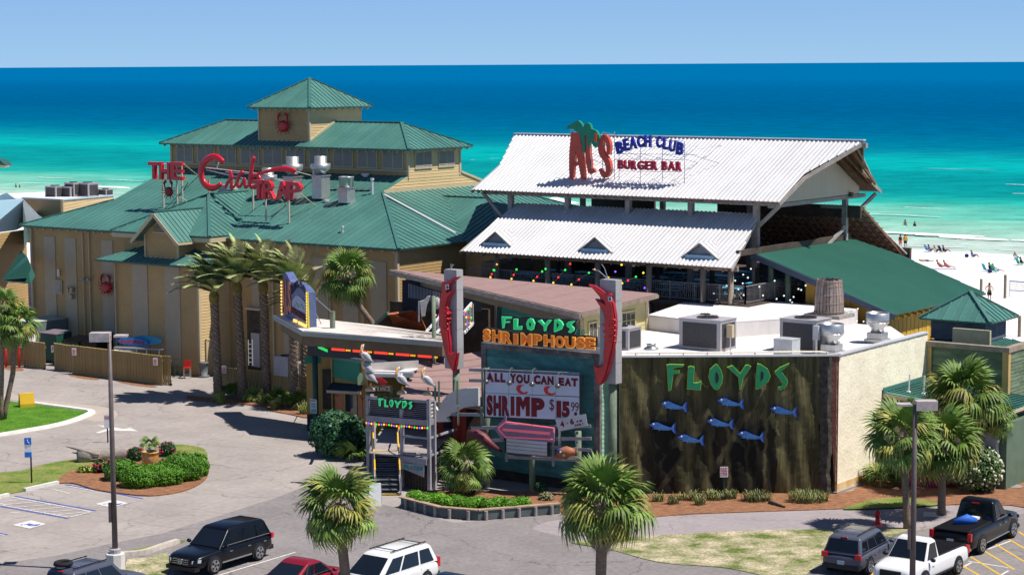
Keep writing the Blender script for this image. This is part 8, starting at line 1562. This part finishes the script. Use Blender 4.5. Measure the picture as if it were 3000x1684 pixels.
# ================================================================== VEHICLES
tyre=M("tyre_rubber",(.018,.018,.02),.85,.2);chrome=M("chrome",(.55,.56,.58),.2,.5,metal=.9,var=.03);tint=M("car_glass",(.008,.012,.02),.04,.5,var=.1);dark=M("car_trim",(.015,.015,.017),.5,.3);tail_=M("tail_lamp",(.5,.01,.015),.2,.6);headl=M("head_lamp",(.55,.57,.6),.1,.8);ambr=M("amber_lamp",(.8,.25,.02),.3,.5)
def car(kind,lab,pos,hd,col,L_=4.8,Wd=1.9,H=1.7,wb=2.85,r_=.36,spare=0,rack=0,chromew=1,plate=1,name="parked_car",cat="car"):
    pos=Vector(pos);t=thing(name,lab,cat,pos);R_=Matrix.Translation(pos) @ Matrix.Rotation(R(hd),4,'Z');paint=M("paint_"+"_".join(str(int(c*1000)) for c in col),col,.3,.25,var=.03,coat=.5 if max(col) > .15 else .38);P=lambda m,n_,mt,par=t,s_=False:part(m.xf(R_),n_,mt,par,s_)
    a,w=L_/2,Wd/2;bh={"sedan":.86,"suv":1.02,"van":1.0,"pickup":1.08}[kind]*(H/{"sedan":1.45,"suv":1.75,"van":1.75,"pickup":1.9}[kind]);hood={"sedan":.80,"suv":.98,"van":.92,"pickup":1.06}[kind]*bh/.96*.95
    C_={"sedan":(-a*.72,-a*.25,a*.08,a*.42),"suv":(-a*.97,-a*.84,a*.12,a*.42),"van":(-a*.97,-a*.84,a*.22,a*.60),"pickup":(-a*.06 if L_ > 5.6 else a*.02,a*.0 if L_ > 5.6 else a*.06,a*.26,a*.48)}[kind]
    xd0,xd1,xa1,xa0=C_;st=[(-a,.82,.42,bh*.80),(-a+.1,.95,.30,bh*.95),(-a+.45,1,.26,bh),(-wb/2,1.0,.26,bh),(0,1.0,.25,bh),(xa0 -.1,1.0,.25,bh),(xa0+.15,.99,.25,hood),(wb/2,.98,.26,hood*.98),(a -.35,.93,.28,hood*.93),(a -.1,.84,.32,hood*.84),(a,.70,.42,hood*.66)]
    m=MB();K_=11
    for x,wf,z0,z1 in st:
        y=w*wf;m.v += [Vector(q) for q in ((x,-y*.9,z0),(x,-y,z0+.14),(x,-y,z0+(z1 -z0)*.55),(x,-y*.97,z1 -.06),(x,-y*.88,z1),(x,0,z1+.03),(x,y*.88,z1),(x,y*.97,z1 -.06),(x,y,z0+(z1 -z0)*.55),(x,y,z0+.14),(x,y*.9,z0))]
    for i in range(len(st) -1):
        for k in range(K_):m.f.append((i*K_+k,i*K_+(k+1) % K_,(i+1)*K_+(k+1) % K_,(i+1)*K_+k))
    m.f += [tuple(reversed(range(K_))),tuple((len(st) -1)*K_+k for k in range(K_))];bo=P(m,"body",paint,s_=True);bo.modifiers.new("round","SUBSURF").render_levels=1
    wb_c,wt=w*.90,w*.74;zr,zb=H,bh -.02
    def cp(x0,x1,t_,y=1):return Vector((x0+(x1 -x0)*t_,y*(wb_c+(wt -wb_c)*t_),zb+(zr -.07 -zb)*t_))
    m=MB();sec=[]
    for x0,x1 in ((xd0,xd1),(xa0,xa1)):
        sec.append([cp(x0,x1,0,-1),cp(x0,x1,1,-1),Vector((x1+(.12 if x0 == xd0 else -.12),-wt*.86,zr)),Vector((x1+(.12 if x0 == xd0 else -.12),wt*.86,zr)),cp(x0,x1,1,1),cp(x0,x1,0,1)])
    mid=[p.lerp(q,.5)+(ZX*.03 if 2 <= i <= 3 else ZX*0) for i,(p,q) in enumerate(zip(*sec))];m.v=sec[0]+mid+sec[1]
    for j in (0,6):m.f += [(j+i,j+i+1,j+i+7,j+i+6) for i in range(5)]
    m.f += [(5,4,1,0),(4,3,2,1),(12,13,16,17),(13,14,15,16)];cb_=P(m,"cabin",paint,s_=True).modifiers.new("round","BEVEL");cb_.width=.07;cb_.segments=3
    def pane(pts,n_,off,name="window"):n_=Vector(n_).normalized();P(MB().prism([Vector(p)+n_*off for p in pts],n_*.008),name,tint)
    tz0,tz1=.1,.88;splits={"sedan":(.12,.5,.93),"suv":(.06,.30,.60,.94),"van":(.06,.32,.66,.94),"pickup":(.15,.93) if L_ < 5.6 else (.1,.5,.93)}[kind]
    for sy in (-1,1):
        for f0,f1 in zip(splits,splits[1:]):
            q=[]
            for f,tt in ((f0+.015,tz0),(f1 -.015,tz0),(f1 -.02,tz1),(f0+.02,tz1)):q.append(cp(xd0+(xa0 -xd0)*f,xd1+(xa1 -xd1)*f,tt,sy))
            pane(q,(0,sy,.25),.012)
        if chromew:P(MB().bar(cp(xd0,xd0,0,sy)+Vector((.2,sy*.03,.09)),cp(xa0,xa0,0,sy)+Vector((-.2,sy*.03,.09)),.02),"chrome_strip",chrome)
        P(MB().bar((-wb/2+.5,sy*(w -.005),.42),(wb/2 -.5,sy*(w -.005),.42),.02,.06),"side_trim",dark if not chromew else chrome)
        for f in splits[1:-1]+(splits[-1] -.04,):x=xd0+(xa0 -xd0)*f;P(MB().bar((x,sy*(w*.985),.38),(x,sy*(w*.975),bh -.1),.01,.012),"door_seam",dark)
        for f in splits[1:]:x=xd0+(xa0 -xd0)*f -.75;P(MB().box((x+.3,sy*(w+.0),bh -.2),(.18,.05,.03)),"door_handle",paint if not chromew else chrome) if x > xd0 else None
        P(MB().blob((xa0 -.25,sy*(w+.1),bh+.08),(.09,.13,.09),8,5),"mirror",dark if col[0] > .5 else paint,s_=True)
        for x in (-wb/2,wb/2):
            P(MB().prism([(x+r_*1.18*math.cos(q),sy*(w -.06),max(.2,r_+r_*1.18*math.sin(q))) for q in [R(-20+220*k/14) for k in range(15)]],(0,sy*.068,0)),"wheel_arch",dark)
            wh=P(MB().lathe([(r_*.62,-.1),(r_*.93,-.11),(r_,-.06),(r_,.06),(r_*.93,.11),(r_*.62,.1)],n=22).xf(Matrix.Translation((x,sy*(w -.07),r_)) @ Matrix.Rotation(R(90),4,'X')),"wheel",tyre,s_=True)
            rm=MB().lathe([(.02,.03),(r_*.2,.03)],n=10).xf(Matrix.Translation((x,sy*(w -.07),r_)) @ Matrix.Rotation(R(90)*-sy,4,'X'))
            for k in range(10):an=k // 2*1.2566+(.17 if k % 2 else -.17);c0=Vector((x,sy*(w+.035),r_));rm.bar(c0+Vector((math.cos(an),0,math.sin(an)))*.05,c0+Vector((math.cos(an),0,math.sin(an)))*r_*.66,.05,.03,YX)
            rm.tube([c0+Vector((math.cos(q),0,math.sin(q)))*r_*.65 for q in [k*.393 for k in range(17)]],.02,5,False);P(rm,"rim",chrome,wh)
        y=sy*w*.68;P(MB().prism([(a -.30,sy*w*.93,hood*.80),(a -.05,y*.9,hood*.74),(a -.03,y*.9,hood*.62),(a -.26,sy*w*.945,hood*.66)],(.02,sy*.012,0)),"headlamp",headl)
        if kind in ("suv","van"):P(MB().box((-a+.06,sy*w*.80,bh*.92),(.16,w*.26,.22 if kind == "suv" else .4)),"tail_lamp",tail_)
        elif kind == "sedan":P(MB().box((-a+.08,sy*w*.66,bh*.80),(.16,w*.4,.13)),"tail_lamp",tail_)
        else:P(MB().box((-a+.05,sy*w*.86,bh*.82),(.14,w*.16,.34)),"tail_lamp",tail_)
    pane([cp(xa0,xa1,.06,-1)*1+Vector((0,.07,0)),cp(xa0,xa1,.06,1) -Vector((0,.07,0)),cp(xa0,xa1,.93,1) -Vector((0,.07,0)),cp(xa0,xa1,.93,-1)+Vector((0,.07,0))],(zr -zb,0,xa0 -xa1),.01,"windshield")
    pane([cp(xd0,xd1,.15,-1)+Vector((0,.09,0)),cp(xd0,xd1,.15,1) -Vector((0,.09,0)),cp(xd0,xd1,.9,1) -Vector((0,.09,0)),cp(xd0,xd1,.9,-1)+Vector((0,.09,0))],(-(zr -zb),0,xd1 -xd0),.01,"rear_window")
    P(MB().box((a -.05,0,hood*.66),(.12,w*.95,hood*.26)),"grille",dark)
    if chromew:[P(MB().box((a+.015,0,hood*(.58+.09*k)),(.02,w*.9,.02)),"grille_bar",chrome) for k in range(3)]
    P(MB().box((a -.12,0,.36),(.3,w*1.7,.16)),"bumper",dark if col[0] < .5 else paint);P(MB().box((-a+.10,0,.42),(.28,w*1.75,.18)),"bumper",chrome if kind == "pickup" else dark)
    if plate:P(MB().box((-a -.015,0,bh*.62),(.02,.32,.16)),"number_plate",M("plate_blue_grey",(.35,.42,.5)))
    if kind in ("suv","van") and rack:
        for sy in (-1,1):P(MB().bar((xd1+.15,sy*wt*.78,zr+.08),(xa1 -.2,sy*wt*.78,zr+.08),.04),"roof_rail",dark if rack != 2 else greyd)
        for x in (xd1+.5,xa1 -.5):P(MB().bar((x,-wt*.78,zr+.1),(x,wt*.78,zr+.1),.05,.03),"cross_bar",greyd if col[0] > .4 else galv)
    if spare:sp_=P(MB().tube([(xd1+.35+.3*math.cos(q),.2+.3*math.sin(q),zr+.17) for q in [k*.524 for k in range(13)]],.1,8,False),"spare_tyre",tyre,s_=True)
    if kind == "pickup":P(MB().box(((-a+xd0)/2+.0,0,bh+.012),(xd0+a -.2,w*1.62,.05)),"bed_rim",paint if 0 else dark);P(MB().box(((-a+xd0)/2,0,bh+.04),(xd0+a -.28,w*1.5,.012)),"bed_liner",M("bed_black",(.006,.006,.008),.9,.1));P(MB().box((xd0+.02,0,H -.12),(.04,.35,.05)),"brake_lamp",tail_)
    else:P(MB().box((xd1+(.0 if kind != "sedan" else .1),0,zr -.05),(.05,.3,.04)),"brake_lamp",tail_)
    return t
mdx=car("suv","black SUV with chrome window line parked beside the log kerb",(-12.85,87.05,0),-124,(.002,.003,.006),5.0,1.98,1.75,2.9,.38)
R_=Matrix.Translation((-12.85,87.05,0)) @ Matrix.Rotation(R(-124),4,"Z");part(MB().tube([(2.56,.11*math.cos(k*.524),.66+.11*math.sin(k*.524)) for k in range(13)],.014,5,False).bar((2.56,-.02,.75),(2.56,-.07,.58),.02).bar((2.56,.02,.75),(2.56,.07,.58),.02).bar((2.56,-.05,.65),(2.56,.05,.65),.018).xf(R_),"grille_emblem",chrome,mdx)
car("suv","slate blue-grey SUV with roof rack and spare tyre at the lower left corner",(-17.0,80.7,0),57,(.07,.075,.11),4.6,1.9,1.8,2.75,.37,1,1,0)
car("sedan","red sedan seen from behind, its front hidden by the palm trunk",(-8.7,82.3,0),57,(.20,.008,.02),4.8,1.85,1.45,2.8,.33)
car("van","white minivan with black roof bars at the bottom left of centre",(-5.3,82.2,0),-126,(.72,.72,.72),5.0,1.95,1.75,3.0,.34,0,1,0,cat="minivan")
car("sedan","dark blue car whose roof just shows at the bottom edge right of the minivan",(-2.55,79.2,0),-124,(.008,.02,.045),4.7,1.82,1.45,2.7,.33)
car("suv","grey SUV seen from behind at the lower right, red tail lamps",(15.15,86.3,0),58,(.075,.08,.11),4.75,1.9,1.68,2.86,.37,0,2,1)
car("pickup","white single-cab pickup with an empty black bed at the lower right",(17.2,83.9,0),-128,(.72,.72,.73),5.5,2.0,1.9,3.1,.38,chromew=0,cat="pickup truck",name="parked_pickup")
car("pickup","black double-cab pickup with a blue bundle in its bed, right edge",(21.0,90.2,0),55,(.004,.004,.005),6.0,2.08,2.0,3.7,.42,cat="pickup truck",name="parked_pickup")
car("suv","dark car poking into the bottom right corner",(23.1,82.4,0),56,(.012,.012,.02),4.6,1.85,1.65,2.7,.36)
bd_=thing("blue_bundle","blue folded tarpaulin with a white cooler lid in the black pickup's bed","bundle",(20.2,89.0,1.15));part(MB().tube([(19.7,88.9,1.28),(20.3,89.0,1.36),(20.75,89.1,1.3)],[.12,.26,.1],8),"tarpaulin",M("tarp_blue",(.02,.12,.5),.6,.3),bd_,True);part(MB().box((20.75,89.75,1.24),(.6,.4,.1),rz=R(55)),"cooler_lid",white,bd_)
# ================================================================== PEOPLE AND BEACH THINGS
def onsand(x,y):
    z=-.5
    for _ in range(6):p=at(x,y,z);z=max(sandz(p.dot(UX),p.dot(WX)),SEA -.3)
    return at(x,y,z)
skinm=M("skin",(.40,.22,.14),.6,.3,var=.05);hairm=M("hair_dark",(.03,.02,.015),.7,.3);hairl=M("hair_light",(.28,.18,.09),.7,.3)
def cloth(n_,c):return M("cloth_"+n_,c,.8,.2,var=.08)
def person(lab,p,hd,pose,top=None,low=None,hair=hairm,s=1.0,group=None):
    t=thing("person",lab,"person",p,group);J={"pelvis":(0,0,.95),"chest":(0,0,1.28),"neck":(0,0,1.47),"head":(.01,0,1.58),"crown":(0,0,1.68)}
    for n_,sy in (("l",1),("r",-1)):J.update({"sh"+n_:(0,.17*sy,1.42),"el"+n_:(-.02,.23*sy,1.14),"ha"+n_:(.05,.24*sy,.88),"hip"+n_:(0,.09*sy,.9),"kn"+n_:(.03,.10*sy,.5),"an"+n_:(-.02,.10*sy,.08),"to"+n_:(.14,.12*sy,.03)})
    if pose == "hips":
        for n_,sy in (("l",1),("r",-1)):J["el"+n_]=(-.08,.40*sy,1.2);J["ha"+n_]=(.02,.17*sy,1.02)
    if pose in ("sit","recline"):
        b=.18 if pose == "sit" else .45;h=.16
        J.update({"pelvis":(0,0,h),"chest":(-b*.6,0,h+.32),"neck":(-b,0,h+.5),"head":(-b*.95,0,h+.62),"crown":(-b,0,h+.72)})
        for n_,sy in (("l",1),("r",-1)):J.update({"sh"+n_:(-b*.85,.17*sy,h+.46),"el"+n_:(-b*.3,.27*sy,h+.25),"ha"+n_:(.2,.2*sy,h+.2),"hip"+n_:(.02,.1*sy,h),"kn"+n_:(.42,.14*sy,h+(.28 if pose == "sit" else .08)),"an"+n_:(.75,.13*sy,.07),"to"+n_:(.86,.14*sy,.15)})
    if pose == "lie":
        for k,v in list(J.items()):J[k]=(.95 -v[2],v[1],.13+v[0]*.3)
        J["head"]=(-.62,0,.22);J["crown"]=(-.72,0,.24)
    z0=-.95 if pose == "wade" else 0;R_=Matrix.Translation((0,0,z0)) @ Matrix.Rotation(R(hd),4,'Z') @ Matrix.Scale(s,4);V={k:R_ @ Vector(v) for k,v in J.items()}
    E_=[("pelvis","chest"),("chest","neck"),("neck","head"),("head","crown")]+[e for n_ in "lr" for e in (("neck","sh"+n_),("sh"+n_,"el"+n_),("el"+n_,"ha"+n_),("pelvis","hip"+n_),("hip"+n_,"kn"+n_),("kn"+n_,"an"+n_),("an"+n_,"to"+n_))]
    rad={"pelvis":.13,"chest":.14,"neck":.055,"head":.095,"crown":.075,"sh":.06,"el":.04,"ha":.035,"hip":.09,"kn":.06,"an":.04,"to":.035};ks=list(V)
    me=bpy.data.meshes.new("body");me.from_pydata([tuple(V[k]) for k in ks],[(ks.index(a),ks.index(b)) for a,b in E_],[]);me.materials.append(skinm);o=bpy.data.objects.new("body",me);C.objects.link(o);o.parent=t
    bm=bmesh.new();bm.from_mesh(me);sl_=bm.verts.layers.skin.verify()
    for v,k in zip(bm.verts,ks):r_=rad.get(k,rad.get(k[:-1],.05))*s;v[sl_].radius=(r_,r_);v[sl_].use_root=k == "pelvis"
    bm.to_mesh(me);bm.free();o.modifiers.new("skin",'SKIN').use_smooth_shade=True;o.modifiers.new("sub",'SUBSURF').levels=1;o.modifiers["sub"].render_levels=1
    lp=lambda pts,rr,n_,mt:part(MB().tube(pts,[q*s for q in rr],9),n_,mt,t,True,local=True)
    if top:lp([V["pelvis"].lerp(V["chest"],.1),V["chest"],V["neck"].lerp(V["chest"],.25)],[.16,.185,.13],"top",top)
    if low:
        lp([V["pelvis"].lerp(V["chest"],.25),V["pelvis"]],[.155,.17],"shorts",low)
        for n_ in "lr":lp([V["hip"+n_],V["hip"+n_].lerp(V["kn"+n_],.7)],[.12,.105],"shorts_leg",low)
    hd_=V["head"].lerp(V["crown"],.45) -(R_.to_3x3() @ Vector((.035,0,0)));part(MB().blob(hd_,(.115*s,.115*s,.115*s),9,6),"hair",hair,t,True,local=True);return t
bp2=cloth("black",(.015,.012,.02));cor=cloth("coral",(.65,.10,.05));sun_=cloth("amber",(.80,.33,.01));nav=cloth("navy",(.02,.03,.12));skyb=cloth("sky",(.15,.28,.55));wht=cloth("white",(.7,.68,.66));pnk=cloth("pink",(.6,.15,.18));trq=cloth("turquoise",(.01,.38,.45));emr=cloth("emerald",(.01,.42,.30));azr=cloth("azure",(.03,.22,.55))
person("woman standing at the shoreline in a black top and coral skirt",onsand(2637.5,728),60,"stand",bp2,cor);person("man standing at the shoreline in an amber vest and black shorts",onsand(2652,728),60,"stand",sun_,bp2,s=1.04)
for x,y,lab,s_ in ((2652,659,"bather in the shallows, the left one nearest the couple",1),(2656,667,"bather low in the water, only the head and shoulders showing",.75),(2680,667,"bather with dark top right of the other two in the water",1.05),(47,549.5,"bather at the far left of the sea, the darker of two",1),(58,550,"bather at the far left of the sea, the paler of two",.9)):person(lab,at(x,y,SEA),50,"wade",bp2 if x > 2660 else None,s=s_)
person("shirtless man with hands on hips by the beach posts",onsand(2898,885),60,"hips",None,bp2,s=1.05)
for x,y,pose,hd,tp,lw,hr,lab in ((2617,744,"sit",55,bp2,bp2,hairm,"person crouched with dark hair behind the green roof edge"),(2641,750,"sit",60,None,pnk,hairm,"person sitting upright beside a blue chair and a black bag"),(2724,738,"sit",20,skyb,nav,hairm,"person in a pale blue shirt, left one of the seated three"),(2741,740,"sit",20,wht,bp2,hairl,"person in white in the middle of the seated three"),(2767,740,"sit",10,bp2,nav,hairm,"person in dark top, right one of the seated three"),(2850,755,"sit",15,skyb,nav,hairl,"person in blue sitting alone near the water with a dark bag"),(2712,767,"lie",0,None,nav,hairl,"person lying flat on a towel"),(2757,785,"recline",5,pnk,None,hairm,"left one of two people lying back on towels"),(2777,786,"recline",5,pnk,None,hairm,"right one of two people lying back on towels"),(2902,793,"sit",20,bp2,bp2,hairm,"person in black beside the turquoise chair"),(2920,796,"recline",5,wht,skyb,hairl,"person lying back in the emerald chair"),(2975,761,"sit",50,wht,azr,hairl,"person in white sitting at the right picture edge"),(2994,776,"sit",10,bp2,wht,hairm,"person beside the green chair at the right edge")):person(lab,onsand(x,y),hd,pose,tp,lw,hr)
def bchair(lab,x,y,mt):
    p=onsand(x,y);t=thing("beach_chair",lab,"beach chair",p,"beach chairs");R_=Matrix.Translation(p) @ Matrix.Rotation(R(20),4,'Z');part(MB().box((.1,0,.22),(.55,.55,.04)).xf(R_),"seat",mt,t);part(MB().prism([(-.15,-.28,.22),(-.15,.28,.22),(-.48,.28,.85),(-.48,-.28,.85)],(.03,0,.02)).xf(R_),"backrest",mt,t);part(MB().bar((-.3,-.28,0),(.35,-.28,.24),.03).bar((-.3,.28,0),(.35,.28,.24),.03).bar((.3,-.28,0),(-.2,-.28,.3),.03).bar((.3,.28,0),(-.2,.28,.3),.03).xf(R_),"frame",galv,t)
for a in (("blue beach chair beside the black bag",2631,752,azr),("navy striped chair at the left of the seated three",2718,737,skyb),("navy chair at the right of the seated three",2759,740,nav),("turquoise chair facing away, right part of the beach",2889,795,trq),("emerald chair beside the turquoise one",2915,798,emr),("green chair at the right picture edge",2987,777,emr)):bchair(*a)
for x,y,lab in ((2652,755,"black bag on the sand beside the blue chair"),(2832,754,"dark blue bag left of the lone sitter"),(2900,799,"dark bag between the turquoise and emerald chairs")):single(MB().blob(onsand(x,y)+ZX*.2,(.26,.18,.24),9,6),"beach_bag",bp2 if x < 2700 else nav,lab,"bag","beach bags",True)
for x,w,lab in ((2715,1.9,"pale blue towel under the lying person"),(2766,2.6,"lilac towels under the two people lying back")):single(MB().box(onsand(x,768 if x < 2740 else 788)+ZX*.03,(w,.8,.03)),"beach_towel",skyb if x < 2740 else cloth("lilac",(.45,.42,.6)),lab,"towel","beach towels")
for x,yb,yt,lab in ((2874,862,817,"short weathered post on the beach left of the shirtless man"),(2944,876,805,"tall weathered post on the beach near the net"),(2986,990,925,"dark timber post behind the pyramid roof, right edge")):p=onsand(x,yb);single(MB().tube([p,Vector((p.x,p.y,atY(x,yt,p.y).z))],.14,8),"beach_post",wood,lab,"post")
vn_=thing("volleyball_net","volleyball net with white band at the right picture edge","net",onsand(2957,868));p=onsand(2957,868);q_=p+UX*7+ZX*-.2;zt=atY(2957,823,p.y).z;m=MB()
for k in range(15):m.bar(Vector((p.x,p.y,zt -k*.065)),Vector((q_.x,q_.y,zt -k*.065)),.01)
for k in range(60):c=p.lerp(q_,k/60);m.bar(Vector((c.x,c.y,zt -.9)),Vector((c.x,c.y,zt)),.01)
part(m,"net_mesh",bp2,vn_);part(MB().bar(Vector((p.x,p.y,zt)),Vector((q_.x,q_.y,zt)),.02,.09).bar(Vector((p.x,p.y,zt -.9)),Vector((q_.x,q_.y,zt -.9)),.02,.07),"net_band",azr,vn_);part(MB().bar(p,Vector((p.x,p.y,zt+.1)),.06),"net_pole",galv,vn_)
